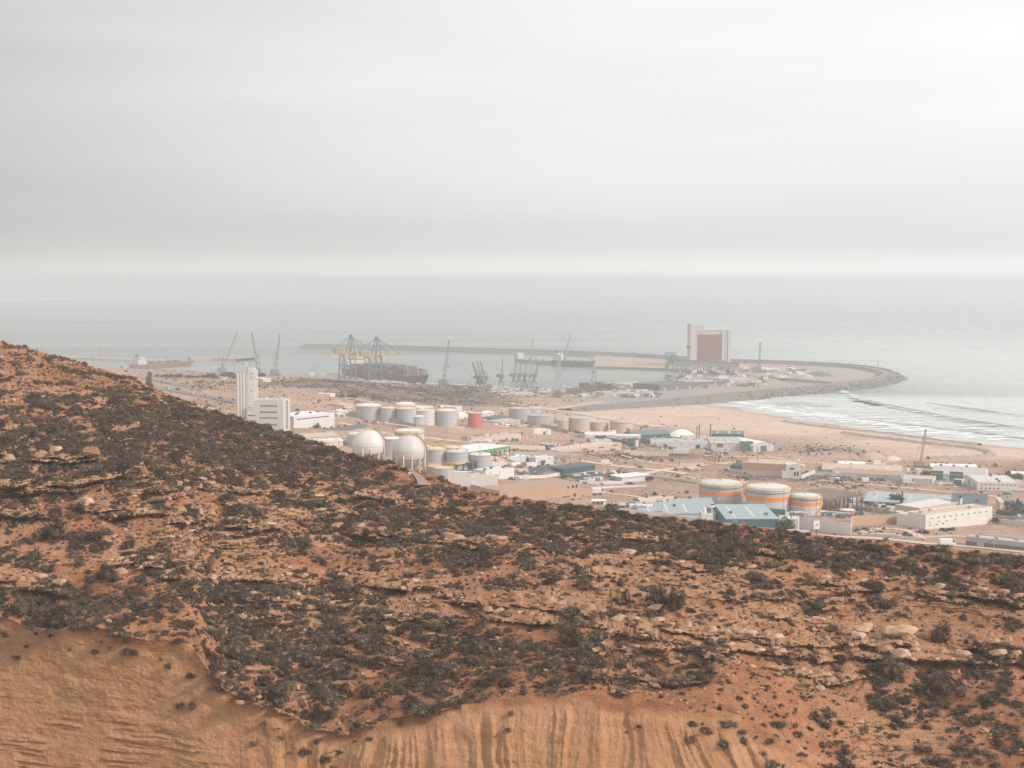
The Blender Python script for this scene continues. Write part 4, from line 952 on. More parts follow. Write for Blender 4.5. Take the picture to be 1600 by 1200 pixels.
bldg('gate_house', 'teal square gate block between the white halls', 'building', ((1160,705),(1178,705)), 13, 2, M_TEAL, M_TEAL)
bldg('hangar', 'white hangar with round arched front and teal door', 'hangar', ((1177,706),(1209,705)), 9, 5, M_WHITE2, M_ROOFW, roof='arch', rh=2.4, doors=[(.5,5.2,4.4)], depth=40)
def chimney(label, px, pyb, hp, w, mat):
    g = ground(px, pyb); k = g.y/FOC; T = thing('chimney', label, 'chimney', g, 0, 'factory chimneys')
    MB().lathe([(w*k*.55, -2), (w*k*.42, hp*k)], 14).build('stack', mat, T, angle=40)
    MB().lathe([(w*k*.42, hp*k-1.2), (w*k*.62, hp*k-1.0), (w*k*.62, hp*k+.3)], 14).build('rim', M_DGREY, T)
chimney('slim brown chimney, left one of the close pair', 1089, 691, 24, 1.8, M_RUST)
chimney('slim brown chimney, right one of the close pair, taller', 1092.5, 691, 27, 1.9, M_RUST)
chimney('dark grey chimney standing alone right of the pair', 1110, 692, 29, 2.2, M_DGREY)
g = ground(1065, 682); mm = MB(); rn = random.Random(5)
mm.lathe([(13,-1),(9,2.6),(4.5,5),(.6,6)], 18, 0, 0); T = mm.build('salt_heap', M_ROOFW); T.location = g; tag(T, 'white heap of salt behind the green sheds', 'heap')

# ---- middle right
def ruin(T, L, dep, h):
    MB().box(.02*L, .02*L+.8, .3*dep, .3*dep+.8, h, h+7).box(.22*L, .22*L+.7, .5*dep, .5*dep+.7, h, h+9).build('bare_column', M_BROWN, T)
bldg('compound_building', 'pink and beige walled compound with rubble behind the wall', 'building', ((1159,740),(1228,746)), 19, 3, M_PINK, M_ROOFT, extra=ruin, lower=(.45, M_CREAM), depth=26)
bldg('shed', 'low white shed with dark green upper wall left of the pink compound', 'shed', ((1141,737),(1159,739)), 10, 2, M_GREEN, M_GREEN, lower=(.55, M_WHITE2))
bldg('house', 'white cubic house with a tall right stair block beside the pink compound', 'house', ((1228,747),(1251,748)), 21, 3, M_WHITE, M_WHITE, wins=[(.2,.6,1,.75,3,1.6),(.5,.9,2,.35,1.4,3)], depth=12, extra=lambda T,L,d,h: (MB().box(L*.82, L-.05, .1, d*.5, h+.5, h+3.2).build('stair_block', M_WHITE, T), MB().box(-L*.28, -.02, -1, d*.6, -2, h*.55).build('annex', M_WHITE, T)))
wall_line('garden_wall', 'short white wall slanting up right of the cubic house', [(1252,748),(1273,740)], 6, M_WHITE)
bldg('shed', 'long brown roofed barn, back one of the pair behind the pale fence', 'barn', ((1285,737),(1410,742)), 5, 8, M_GREY, M_ROOFT, roof='gx', rh=2.2)
bldg('shed', 'long brown roofed barn, front one of the pair behind the pale fence', 'barn', ((1300,741),(1408,748)), 4, 6, M_CREAM, M_BROWN, roof='gx', rh=1.8)
wall_line('perimeter_wall', 'long pale blue grey wall along the shore street', [(1275,742),(1340,746),(1410,752)], 5, paint('pale_blue_wall', (.42,.45,.46), .85))
bldg('house', 'low tan roofed building at the right end of the pale wall', 'building', ((1410,754),(1457,757)), 7, 6, M_WHITE2, M_ROOFT)
bldg('cabin', 'small white cabin on the roof line behind the tan roofed building', 'hut', ((1433,741),(1441,741)), 7, 2, M_WHITE, M_WHITE)
bldg('warehouse', 'big grey roofed warehouse with teal doors facing the street', 'warehouse', ((1455,750),(1537,754)), 10, 12, M_WHITE2, M_ROOFG, roof='gx', rh=3, doors=[(.1,8,6),(.48,8,6)])
bldg('shed', 'long low shed with bright white roof behind the grey warehouse', 'shed', ((1455,733),(1527,735)), 4, 5, M_GREY, M_ROOFW, roof='gx', rh=1.2)
bldg('gate_house', 'white gate house with dark teal door on the shore street', 'building', ((1489,759),(1503,760)), 9, 2, M_WHITE, M_WHITE, doors=[(.5,5,4)])
bldg('office_building', 'white long office with dashes of windows and a brick end on the street', 'building', ((1510,756),(1527,766)), 14, 4, M_WHITE, M_WHITE, depth=24, swins=[(.05,.95,9,.80,1.5,.8),(.05,.55,5,.40,1.5,.8)])
bldg('shed', 'long pale teal shed roof behind the brown canopy', 'shed', ((1352,789),(1486,797)), 7, 8, M_GREY, M_TEALR, roof='mono', rh=2.4, wins=[(.25,.98,16,.5,2.2,1.3)], over=1.0)
bldg('hall', 'hall with steep dark slate roof at the right', 'building', ((1487,800),(1540,803)), 9, 15, M_WHITE2, M_SLAT, roof='mono', rh=5.5, over=.6, depth=8)
def upper(T, L, dep, h):
    pass
bldg('factory_building', 'white L shaped factory seen on its corner, rows of tiny windows', 'factory', ((1446,827),(1550,818)), 26, 6, M_WHITE, M_ROOFT, wins=[(.05,.95,10,.80,1.3,.8),(.02,.30,3,.40,1.3,.8),(.0,.5,4,.55,1.1,.7)], depth=11)
bldg('factory_building', 'lower white wing at the left corner of the corner factory', 'factory', ((1401,820),(1446,826.5)), 17, 5, M_WHITE, M_CREAM, wins=[(.3,.6,1,.75,1.5,.9)], depth=13)
bldg('rooftop_house', 'cream upper block with small dark windows above the corner factory', 'building', ((1437,807),(1503,799)), 15, 5, M_CREAM, M_WHITE, wins=[(.3,.95,7,.62,1.2,.9)], doors=[(.78,1.5,3)], depth=15)
wall_line('compound_wall', 'tan wall running from the sign to the corner factory', [(1331,822),(1370,820),(1402,818)], 16, M_TAN)
wall_line('compound_wall', 'tall white wall with grey foot right of the round tree', [(1246,826),(1290,832),(1330,838)], 19, M_WHITE)
wall_line('compound_wall', 'white wall end turning away behind the dirt yard', [(1330,838),(1331,822)], 17, M_WHITE2)
bldg('wall_block', 'long grey blank building with pale flat roof at the right edge', 'building', ((1509,853),(1660,867)), 14, 6, M_GREY, M_ROOFG, lower=(.62, M_DGREY))
wall_line('low_wall', 'low white wall at the right edge beside the small round tree', [(1556,818),(1640,826)], 8, M_WHITE2)
bldg('lean_to', 'pale lean-to with slanting wall right of the slate roofed hall', 'hut', ((1562,794),(1568,794)), 9, 2, M_CREAM, M_CREAM, roof='mono', rh=2)
wall_line('compound_wall', 'grey panel wall under the brown canopy and palm row', [(1345,797),(1400,806),(1440,812)], 6, M_GREY)

# ---- teal works in front
bldg('factory_hall', 'teal fronted workshop with pale teal roof just behind the crest', 'factory', ((1135,823),(1216,827)), 16, 14, M_TEAL, M_TEALR, roof='mono', rh=1.2, depth=34)
bldg('factory_hall', 'long low hall with pale teal roof left of the teal workshop', 'factory', ((1000,804),(1118,812)), 9, 9, M_WHITE2, M_TEALR, roof='mono', rh=1.5, depth=26)
bldg('shed', 'teal ridged roof shed in front of the leftmost banded tank', 'shed', ((1048,790),(1115,795)), 8, 5, M_TEAL, M_TEALR, roof='gx', rh=2.2)
bldg('shed', 'tan roofed shed left of the teal ridged one', 'shed', ((1004,786),(1060,790)), 5, 7, M_GREY, M_ROOFT, roof='gx', rh=2.0)
bldg('shed', 'small teal block at the right end of the workshop roof', 'shed', ((1194,806),(1226,808)), 9, 2, M_TEAL, M_TEAL)
bldg('plant_room', 'small dark box building with white roof on the works yard', 'building', ((1097,806),(1121,808)), 14, 4, M_NAVY, M_ROOFW)
bldg('pump_house', 'white square pump house with two water tanks on its roof', 'building', ((1096,820),(1114,821)), 18, 4, M_WHITE, M_WHITE, depth=7, extra=lambda T,L,d,h: [MB().lathe([(.95,h+.15),(.95,h+2.2),(.1,h+2.6)], 14).build('water_tank', m_, T, angle=40) and setattr(T.children[-1], 'location', (L*u, d*.5, 0)) for u, m_ in ((.35, M_ROOFW), (.75, M_DGREY))])
bldg('shed', 'teal walled shed with tan flat roof on the crest left of the works', 'shed', ((944,796),(976,798)), 8, 4, M_TEAL, M_ROOFT, para=0, over=.5)
bldg('cabin', 'brick cabin with white roof left of the teal walled shed', 'hut', ((927,789),(946,790)), 7, 2, M_RUST, M_ROOFW, para=0, over=.6, wins=[(.2,.9,2,.55,1.6,1.6)])
wall_line('perimeter_wall', 'long white wall along the crest in front of the teal works', [(960,803),(1040,811),(1100,822),(1150,830),(1218,837),(1264,839)], 10, M_WHITE)
bldg('warehouse', 'white plain hall beside the round tree', 'warehouse', ((1217,832),(1247,834)), 22, 3, M_WHITE, M_WHITE, depth=8)

# ---- centre buildings
wall_line('retaining_wall', 'big white retaining wall at the hill foot below the grey tanks', [(700,757),(735,760),(778,763.5)], 21, M_WHITE)
bldg('warehouse', 'white warehouse with blue base strip behind the retaining wall', 'warehouse', ((759,748),(803,748.5)), 17, 4, M_WHITE, M_WHITE, lower=(.16, M_BLUE))
bldg('tan_building', 'long tan building with scattered dark windows behind the crest', 'building', ((781,783),(907,778)), 25, 6, M_TAN, M_BROWN, wins=[(.82,.86,1,.78,1.6,1.6),(.88,.97,2,.8,1.8,2.1),(.76,.86,3,.2,1.6,1.2),(.9,.95,1,.24,2,2)], depth=17)
bldg('hut', 'small tan cube hut right of the tan building', 'hut', ((907,776),(926,774)), 11, 3, M_TAN, M_TAN)
wall_line('compound_wall', 'tan wall in front of the tan building towards the hill', [(735,765),(780,773)], 8, M_TAN)
bldg('warehouse', 'white block with small dark emblems on its front', 'building', ((837,727),(865,727)), 14, 2, M_WHITE, M_WHITE, extra=lambda T,L,d,h: MB().box(.15*L,.24*L,-.05,.02,h*.45,h*.62).box(.26*L,.33*L,-.05,.02,h*.35,h*.42).box(.40*L,.46*L,-.05,.02,h*.4,h*.66).box(.48*L,.53*L,-.05,.02,h*.5,h*.7).build('wall_emblem', M_DGREY, T))
wall_line('perimeter_wall', 'long white wall leading left from the white block', [(768,727),(800,728),(838,728)], 6, M_WHITE)
bldg('shed', 'shed with pale green grey roof left of the white block', 'shed', ((806,724),(836,724)), 6, 5, M_WHITE2, paint('sage_roof', (.45,.50,.47), .8), roof='gx', rh=1.5)
bldg('shed', 'white shed under the green canopy end', 'shed', ((797,716),(828,716)), 4, 4, M_WHITE2, M_ROOFW)
bldg('shed', 'pink roofed shed behind the white warehouse', 'shed', ((768,722),(806,721)), 3, 4, M_CREAM, M_PINK, roof='gx', rh=1.2)
bldg('shed', 'wide dark blue green roofed shed left of the navy roofed hall', 'shed', ((826,742),(881,742)), 6, 7, M_PINK, M_NAVY, roof='gx', rh=2.6)
wall_line('perimeter_wall', 'white wall in front of the dark roofed shed', [(805,748),(850,747),(880,742)], 5, M_WHITE)
bldg('office_building', 'white hall with heavy navy roof edge and dark glass front', 'building', ((880,744),(928,742)), 15, 4, M_WHITE2, M_ROOFG, wins=[(.22,.98,11,.2,1.6,2.4)], extra=lambda T,L,d,h: MB().box(-.4,L+.4,-.5,d+.4,h-2.6,h+.7).build('roof_band', M_NAVY, T))
bldg('shed', 'low shed with dark navy roof in front of the white hall', 'shed', ((897,748),(946,747)), 5, 3, M_WHITE, M_NAVY, roof='mono', rh=.9, wins=[(.1,.9,6,.45,1.3,.9)])
bldg('house', 'white house with pale flat roof among the trees', 'house', ((972,753),(1013,752)), 10, 4, M_WHITE2, M_ROOFW, para=0, over=.8)
bldg('hut', 'small white hut with dark door behind the trees', 'hut', ((960,745),(972,745)), 7, 2, M_WHITE, M_ROOFW, doors=[(.6,2.4,3.2)], doorm=M_DGREY)
wall_line('perimeter_wall', 'low white wall in front of the navy roofed sheds', [(905,755),(940,757),(975,756)], 5, M_WHITE2)
wall_line('low_wall', 'low grey blue wall running to the leftmost banded tank', [(1022,747),(1060,752),(1090,757)], 3, M_GREY)
wall_line('compound_wall', 'pale ruined wall beside the parked trailer', [(975,711),(1010,712),(1045,713)], 7, M_CREAM)

# ---- more sheds and yards filling the plots
more = [('lean white store against the long brown tank wall', (770,684), (790,684), 4, 2, M_WHITE, M_ROOFW), ('grey store with rusty roof in front of the beige tanks', (898,683), (914,685), 4, 3, M_GREY, M_RUST),
 ('long low white store under the domed beige tank', (925,692), (956,694), 4, 2, M_WHITE2, M_ROOFG), ('low grey shed behind the white sloping factory wall', (1068,690), (1108,691), 5, 4, M_GREY, M_ROOFG),
 ('small cream house in the rubble behind the pink compound', (1186,729), (1198,729), 6, 2, M_CREAM, M_ROOFT), ('small white store behind the cubic house', (1240,731), (1256,732), 4, 2, M_WHITE, M_ROOFW),
 ('tin roofed store right of the leftmost banded tank back', (1250,777), (1284,776), 4, 4, M_WHITE2, M_ROOFG), ('dark store with tin roof behind the rightmost banded tank', (1286,778), (1300,778), 5, 3, M_DGREY, M_ROOFG),
 ('low white office under the long teal roof end', (1440,803), (1462,805), 5, 3, M_WHITE, M_ROOFW), ('grey tin store right of the street office', (1572,757), (1592,759), 5, 3, M_GREY, M_ROOFG), ('white tin store at the right edge behind the thicket', (1580,744), (1600,745), 4, 3, M_WHITE2, M_ROOFW),
 ('cream store with rusty roof left of the navy hall', (846,744), (868,744), 4, 2, M_CREAM, M_RUST), ('pink walled yard store behind the retaining wall', (812,740), (826,741), 5, 3, M_PINK, M_ROOFT),
 ('white shed row beside the gas sphere foot, low', (668,752), (690,756), 4, 3, M_WHITE, M_ROOFW), ('grey store beside the small navy canopy', (742,746), (756,747), 5, 2, M_GREY, M_ROOFG),
 ('small white kiosk at the crossing above the dark scrub', (868,699), (875,699), 4, 2, M_WHITE, M_ROOFW), ('low tan store in the dirt left of the pink compound', (1080,737), (1096,737), 4, 3, M_TAN, M_ROOFT),
 ('white store in the yard of the teal works', (1064,801), (1082,803), 5, 3, M_WHITE, M_ROOFW), ('grey store in the yard of the teal works', (1040,798), (1054,799), 5, 3, M_GREY, M_NAVY),
 ('brown barn piece behind the pale wall, leftmost', (1277,733), (1300,735), 4, 5, M_GREY, M_BROWN), ('pale long store between the barns and the beach mound', (1310,728), (1350,730), 3, 3, M_CREAM, M_ROOFW),
 ('cream house with flat roof left of the mill shed', (548,650), (562,651), 4, 2, M_CREAM, M_ROOFT), ('white house by the left tank of the upper row', (528,652), (540,653), 5, 3, M_WHITE, M_ROOFW), ('brown roofed house on the scrub right of the silo', (560,627), (572,627), 3, 2, M_CREAM, M_BROWN),
 ('grey long store at the foot of the scrub hill by the tanks', (690,637), (708,637), 3, 2, M_GREY, M_ROOFW), ('pale store behind the red drum tank', (757,647), (772,647), 3, 2, M_WHITE, M_ROOFW)]
for lb, a, b_, hp, dp, w_, r_ in more:
    bldg('shed', lb, 'shed', (a, b_), hp, dp, w_, r_, roof=random.Random(lb).choice(('flat','gx','mono')), rh=.9, wins=[(.1,.9,3,.55,1.2,.9)], doors=[(.5,2.2,2.4)], doorm=M_DGREY)
for lb, pts in [('low white boundary wall of the empty plot above the tan building', [(915,765),(960,762),(1010,760)]), ('low pink boundary wall left of the pink compound', [(1062,727),(1100,726),(1140,729)]), ('low boundary wall behind the green canopy', [(800,709),(850,710),(900,712)]), ('low boundary wall of the plot right of the corner factory', [(1556,808),(1600,811),(1640,814)]), ('low bund wall in front of the banded tanks', [(1120,797),(1170,802),(1230,809)]), ('low bund wall between upper tank row and brown wall', [(660,672),(700,674),(730,675)]), ('low pale wall along the dirt track at the foot of the hill', [(1350,836),(1400,840),(1440,843)])]:
    wall_line('low_wall', lb, pts, 3.2, random.Random(lb).choice((M_WHITE2, M_CREAM, M_GREY)))
rn = random.Random(99); mm_ = [MB() for _ in range(5)]
ZON = [(560,720,655,672,30),(760,880,715,750,110),(880,1010,690,712,60),(1000,1120,690,705,40),(1150,1240,722,736,50),(1290,1440,728,752,70),(1290,1440,778,812,120),(980,1110,785,808,90),(690,760,738,756,50),(1440,1540,740,760,40),(900,990,735,756,50),(745,815,676,690,40),(780,870,655,668,40),(1560,1600,770,815,30),(1130,1260,780,812,50)]
for (a0, a1, b0, b1, n_) in ZON:
    for i in range(n_):
        g = ground(rn.uniform(a0,a1), rn.uniform(b0,b1)); w_, d_, h_ = rn.uniform(.6,4.5), rn.uniform(.6,3.5), rn.uniform(.4,2.2)
        mm_[rn.randrange(5)].box(g.x-w_/2, g.x+w_/2, g.y-d_/2, g.y+d_/2, g.z-.5, g.z+h_)
for q_, mt in zip(mm_, (M_GREY, M_DGREY, M_ROOFW, M_RUST, M_TEAL)): o_ = q_.build('yard_goods', mt); o_['kind'] = 'stuff'
# pipe racks between the tanks
def pipe_rack(label, pts, n=4):
    P_ = [ground(a, b_) for a, b_ in pts]; o0 = P_[0].copy(); T = thing('pipe_rack', label, 'pipes', o0)
    for k in range(n):
        m_ = MB()
        for a, b_ in zip(P_[:-1], P_[1:]): m_.bar(a-o0+Vector((0, k*.9, 1.6)), b_-o0+Vector((0, k*.9, 1.6)), .35, n=8)
        m_.build('pipe', M_STEEL if k % 2 else M_ROOFW, T)
    me = MB().box(-.15,.15,-.2,n*.9,-1,1.4).mesh('support')
    for a, b_ in zip(P_[:-1], P_[1:]):
        L = (b_-a).length
        for i in range(max(1, int(L/10))): mesh_obj('support', me, M_DSTEEL, T).location = a+(b_-a)*(i/max(1, int(L/10)))-o0
pipe_rack('row of pipes on supports in front of the upper tank row', [(600,664),(650,672),(715,674)])
pipe_rack('row of pipes on supports between the banded tanks and the brown canopy', [(1235,806),(1290,804),(1330,808)])
pipe_rack('row of pipes on supports by the grey blue tanks', [(668,738),(720,742),(760,743)])

# tyre tracks over the open ground
M_TRK = paint('tyre_track_soil', (.54,.40,.315), .95, .2, .2, .2, False)
for pts, w_ in [([(915,706),(960,709),(1010,722),(1060,728)], 4), ([(1075,745),(1110,752),(1150,757),(1165,750)], 4), ([(1280,750),(1340,756),(1400,761),(1470,768),(1560,776)], 5), ([(1345,832),(1380,826),(1420,830),(1440,842)], 5), ([(1335,836),(1380,834),(1440,839),(1500,838),(1570,846)], 6), ([(640,682),(700,687),(760,697),(800,712)], 5), ([(880,660),(930,672),(1000,684)], 5), ([(1210,715),(1260,722),(1320,724),(1400,722)], 5), ([(1100,712),(1160,714),(1210,715)], 6), ([(930,768),(980,774),(1010,778),(1040,776)], 5), ([(300,632),(340,640),(380,646)], 4), ([(470,615),(540,622),(600,630),(680,636)], 6), ([(530,660),(600,676),(660,684),(720,690)], 6)]:
    drape('tyre_track', pts, w_, M_TRK, .16)
# ================================================================== HARBOUR: cranes, ships, silo
def lattice(m_, p, q, w0, w1, n, t=.22):
    p = Vector(p); q = Vector(q); d = (q-p).normalized(); up = Vector((0,0,1)) if abs(d.z) < .95 else Vector((1,0,0))
    a = d.cross(up).normalized(); b_ = a.cross(d)
    pts = []
    for i in range(n+1):
        f = i/n; w = (w0+(w1-w0)*f)/2; c = p+(q-p)*f
        pts.append([c+a*w+b_*w, c-a*w+b_*w, c-a*w-b_*w, c+a*w-b_*w])
    for j in range(4): m_.bar(pts[0][j], pts[n][j], t*1.5)
    for i in range(n):
        for j in range(4): m_.bar(pts[i][j], pts[i+1][(j+1) % 4], t)
    return m_
CR = paint('crane_grey_paint', (.17,.18,.185), .6, .1, .2, .6)
CRL = paint('crane_light_paint', (.36,.36,.36), .6, .1, .2, .6)
CRB = paint('gantry_blue_grey', (.07,.115,.135), .6, .1, .15, .5)
M_OCH = paint('faded_ochre', (.36,.24,.11), .7)
def ship_to_shore(label, px, py):
    p = pg(px, py); rz = math.atan2(135, 217); T = thing('gantry_crane', label, 'crane', p, rz, 'container gantry cranes')
    H, G, B = 32, 16, 17     # portal height, rail gauge, base width (local x: boom, y: along the quay)
    for x in (-G/2, G/2):
        for y in (-B/2, B/2):
            MB().bar((x, y, 0), (x*.96, y*.8, H), 1.5, w1=1.2).build('leg', CRB, T)
        MB().bar((x, -B/2, 3), (x, B/2, 3), 1.2).build('sill_beam', CRB, T); MB().bar((x*.98, -B/2*.88, 19), (x*.98, B/2*.88, 19), 1.0).build('cross_beam', CRB, T)
        for y in (-B/2, B/2): MB().box(x-2.2, x+2.2, y-1, y+1, -.2, 1.5).build('bogie', CRB, T)
    for y in (-B/2*.9, B/2*.9):
        MB().bar((-G/2, y, 17), (G/2, y, 17), 1.0).bar((-G/2, y, 17), (G/2*.97, y, H-1), .6).bar((G/2, y, 3), (-G/2, y, 17), .55).build('brace', CRB, T)
    MB().bar((-G/2-1, -B/2*.8, H), (-G/2-1, B/2*.8, H), 1.3).bar((G/2+1, -B/2*.8, H), (G/2+1, B/2*.8, H), 1.3).build('portal_beam', CRB, T)
    for y in (-2.2, 2.2): MB().box(-34, 42, y-.6, y+.6, H+.7, H+2.6).build('boom_girder', M_OCH, T)
    m_ = MB()
    for i in range(13): m_.bar((-34+i*6.2, -2.2, H+1.6), (-34+i*6.2, 2.2, H+1.6), .5)
    m_.build('boom_tie', M_YEL, T)
    AZ = H+24; ax = G/2-3
    for y in (-B/2*.75, B/2*.75): MB().bar((G/2, y, H), (ax+1.4, y*.18, AZ), 1.0).bar((G/2-8, y, H), (ax, y*.18, AZ), .8).build('apex_frame', CRB, T)
    MB().bar((ax, -2.5, AZ), (ax, 2.5, AZ), 1.4).box(ax-1.5, ax+2, -1.6, 1.6, AZ+.7, AZ+1.6).build('apex_beam', CRB, T)
    for y in (-2, 2): MB().bar((ax, y, AZ), (38, y, H+2.6), .45).bar((ax, y, AZ), (22, y, H+2.6), .4).bar((ax, y, AZ), (-28, y, H+2.6), .45).build('stay', CRB, T)
    MB().box(-18, -8, -3.4, 3.4, H+2.7, H+6.6).box(-16, -10, -2.6, 2.6, H+6.6, H+7.2).build('machinery_house', paint('machinery_orange', (.36,.20,.10), .6), T)
    MB().box(12, 17, -3, 3, H-2.6, H+.6).box(12.5, 15, -2, 1, H-5, H-2.6).build('trolley_cab', M_YEL, T)
    MB().bar((-G/2-.9, -B/2*.7, 2), (-G/2-.9, -B/2*.6, H), .9).build('lift_shaft', CRL, T)
ship_to_shore('blue legged gantry crane with orange house, left one, over the ship stern', 543, 592.5)
ship_to_shore('blue legged gantry crane with yellow boom, right one, over the ship middle', 583, 597.5)
def mobile_crane(label, px, py, ttop, tip, mat=None, z=3.4, tw=2.6, group='mobile harbour cranes', base=True):
    mat = mat or CR; p = pg(px, py, z); D = p.y; k = D/FOC
    T = thing('harbour_crane', label, 'crane', p, 0, group)
    tx, tz = (ttop[0]-px)*k, (py-ttop[1])*k; bx, bz = (tip[0]-px)*k, (py-tip[1])*k
    MB().box(-7, 7, -4, 4, 1.2, 3.2).box(-6, 6, -3, 3, 3.2, 4.4).build('chassis', mat, T)
    m_ = MB()
    for x in (-5, -2, 2, 5): m_.bar((x, -4.4, .8), (x, 4.4, .8), 1.6, n=10)
    m_.build('wheel', M_DGREY, T)
    m_ = MB(); m_.box(-9, -7, -6, -5, 0, 1.5).box(7, 9, -6, -5, 0, 1.5).bar((-8,-5.5,1.6),(8,5.5,1.6),.7).bar((8,-5.5,1.6),(-8,5.5,1.6),.7); m_.build('outrigger', mat, T)
    MB().box(-5, 4.5, -3, 3, 4.4, 9).box(-7, -5, -2.6, 2.6, 4.8, 8).build('engine_house', mat, T)
    m_ = MB()
    for s in (-1, 1): m_.bar((tx*.3+s*tw/2, -.8, 9), (tx+s*tw*.4, -.8, tz), 1.0, w1=.7)
    for i in range(5): m_.bar((tx*.5-tw/2, -.8, 9+(tz-9)*i/5), (tx*.5+tw/2, -.8, 9+(tz-9)*(i+1)/5), .4)
    TW_ = m_.build('tower', mat, T)
    MB().box(tx*.7-1.6, tx*.7+1.6, -2.6, -.9, tz*.58, tz*.70).build('cab', CRL, TW_)
    m_ = MB(); s0 = (tx*.5+(1.5 if bx > tx else -1.5), 0, tz*.5); lattice(m_, s0, (bx, 4, bz), 2.4, 1.2, 12, .28); BO = m_.build('boom', mat, T)
    MB().box(bx-1.1, bx+1.1, 3.4, 4.6, bz-.4, bz+1.6).build('boom_head', mat, BO)
    MB().bar((tx, -.5, tz), (bx, 4, bz+.6), .16).bar((tx, .4, tz), (s0[0]+(bx-s0[0])*.6, 2.4, s0[2]+(bz-s0[2])*.6), .16).build('pendant_line', CR, T)
    hz_ = bz*.45
    MB().bar((bx, 4, bz), (bx, 4, hz_), .12).box(bx-.7, bx+.7, 3.4, 4.6, hz_-2, hz_).build('hook', M_DGREY, T)
mobile_crane('grey mobile crane with boom leaning right, leftmost, above the plateau trees', 348, 585, (348.5,555), (370,522))
mobile_crane('grey mobile crane with boom tilted left, just behind the grain silo', 402, 586, (405,552), (394,522), tw=4)
mobile_crane('grey mobile crane with steep boom right of the grain silo', 430, 587, (429.5,553), (437,524), tw=4)
mobile_crane('mobile crane with pale upright boom right of the container ship bow', 693.5, 604, (694.5,572), (701,534))
mobile_crane('pale mobile crane with vertical mast behind the portal crane row', 827, 606, (828,576), (832,531), CRL)
mobile_crane('tall white mobile crane standing alone on the quay', 871, 616, (872,566), (876,548), CRL, tw=3.5)
mobile_crane('crane with boom leaning right over the moored grey freighter', 880, 568, (881,550), (891,524), CR, 2.0)
mobile_crane('small dark crane with steep boom right of the big red silo', 1184, 582, (1184.5,565), (1188,537), CR)
p = pg(927.5, 612); T = thing('straddle_hoist', 'dark twin column hoist among the stacked containers', 'crane', p); k = p.y/FOC
for s in (-1, 1): MB().bar((s*3.1*k, 0, 0), (s*2.2*k, 0, 31*k), 1.6*k, w1=1.3*k).build('column', CR, T)
MB().box(-3*k, 3*k, -1, 1, 30.8*k, 32.5*k).box(-2.3*k, 2.3*k, -.6, .6, 14*k, 15.2*k).box(-4*k, 4*k, -2, 2, 8*k, 12*k).build('cross_beam', CR, T)
def portal_crane(label, px, py, tip, group='level luffing portal cranes'):
    p = pg(px, py); k = p.y/FOC; T = thing('portal_crane', label, 'crane', p, 0, group)
    for x in (-4.2, 4.2):
        for y in (-4, 4): MB().bar((x, y, 0), (x*.55, y*.55, 8.5), .8).build('leg', CR, T)
    MB().box(-3, 3, -3, 3, 8.4, 9.6).bar((-3.6,-3.4,3),(3.6,-3.4,3),.4).bar((-3.6,-3.4,.5),(2.6,-2.5,8),.3).bar((3.6,-3.4,.5),(-2.6,-2.5,8),.3).build('portal', CR, T)
    MB().lathe([(2.6, 9.6), (1.1, 14.5)], 10).build('slewing_cone', CR, T)
    MB().box(-4.5, 3.6, -2.2, 2.2, 14.5, 18.3).box(-6, -4.5, -1.7, 1.7, 15, 17.4).build('machinery_house', CR, T)
    MB().box(2.2, 4.6, -3.2, -1.6, 15.2, 17.6).build('cab', CRL, T)
    MB().bar((-2.5,-1.6,18.3),(0,-.4,24),.5).bar((-2.5,1.6,18.3),(0,.4,24),.5).bar((2.5,-1.6,18.3),(0,-.4,24),.5).bar((2.5,1.6,18.3),(0,.4,24),.5).build('mast_frame', CR, T)
    tx, tz = (tip[0]-px)*k, (py-tip[1])*k; m_ = MB()
    lattice(m_, (1.5 if tx > 0 else -1.5, 0, 18), (tx, 3, tz), 1.5, .7, 9, .2); JB = m_.build('jib', CR, T)
    MB().box(tx-.7, tx+.7, 2.5, 3.6, tz-.3, tz+1.1).bar((tx, 3, tz), (tx, 3, tz-14), .1).build('jib_head', CR, JB)
    MB().bar((0,0,24), (tx*.75, 2.2, 18+(tz-18)*.78), .14).build('luffing_rope', CR, T)
portal_crane('portal crane with jib leaning far left, left one of the trio', 747, 611, (738,566))
portal_crane('portal crane with jib leaning left, middle one of the trio', 752.5, 611.5, (746,565))
portal_crane('portal crane with jib leaning left, right one of the trio', 759, 612, (751,566))
portal_crane('portal crane standing alone with upright jib', 783, 609, (785,562))
portal_crane('portal crane in the row of four, leftmost and heaviest', 803, 607.5, (806,566))
portal_crane('portal crane in the row of four, second from left', 811, 607.5, (814,569))
portal_crane('portal crane in the row of four, third from left', 819.5, 607.5, (822,569))
portal_crane('portal crane in the row of four, rightmost with jib leaning right', 835, 608.5, (840.5,571))
# crawler crane on the beach
g = ground(1438, 730); k = g.y/FOC; T = thing('crawler_crane', 'red lattice boom crane upright behind the barns near the beach', 'crane', g)
RB = paint('faded_red_boom', (.32,.20,.16), .7)
m_ = MB(); lattice(m_, (0,0,2.5), (7*k, 0, 58*k), 1.1, .9, 16, .12); m_.build('boom', RB, T)
MB().box(6.4*k, 8.2*k, -.8, .8, 57*k, 59.5*k).build('boom_head', M_DGREY, T)
MB().box(-4, 2.2, -1.7, 1.7, 1.2, 4).build('engine_house', RB, T)
for y in (-2.2, 1.4): MB().box(-3.4, 3.4, y, y+.8, 0, 1.2).build('crawler_track', M_DGREY, T)
MB().bar((-4,0,4), (7*k,0,58*k), .12).bar((7*k,0,57*k),(7.3*k,0,30*k),.1).build('pendant_line', M_DGREY, T)

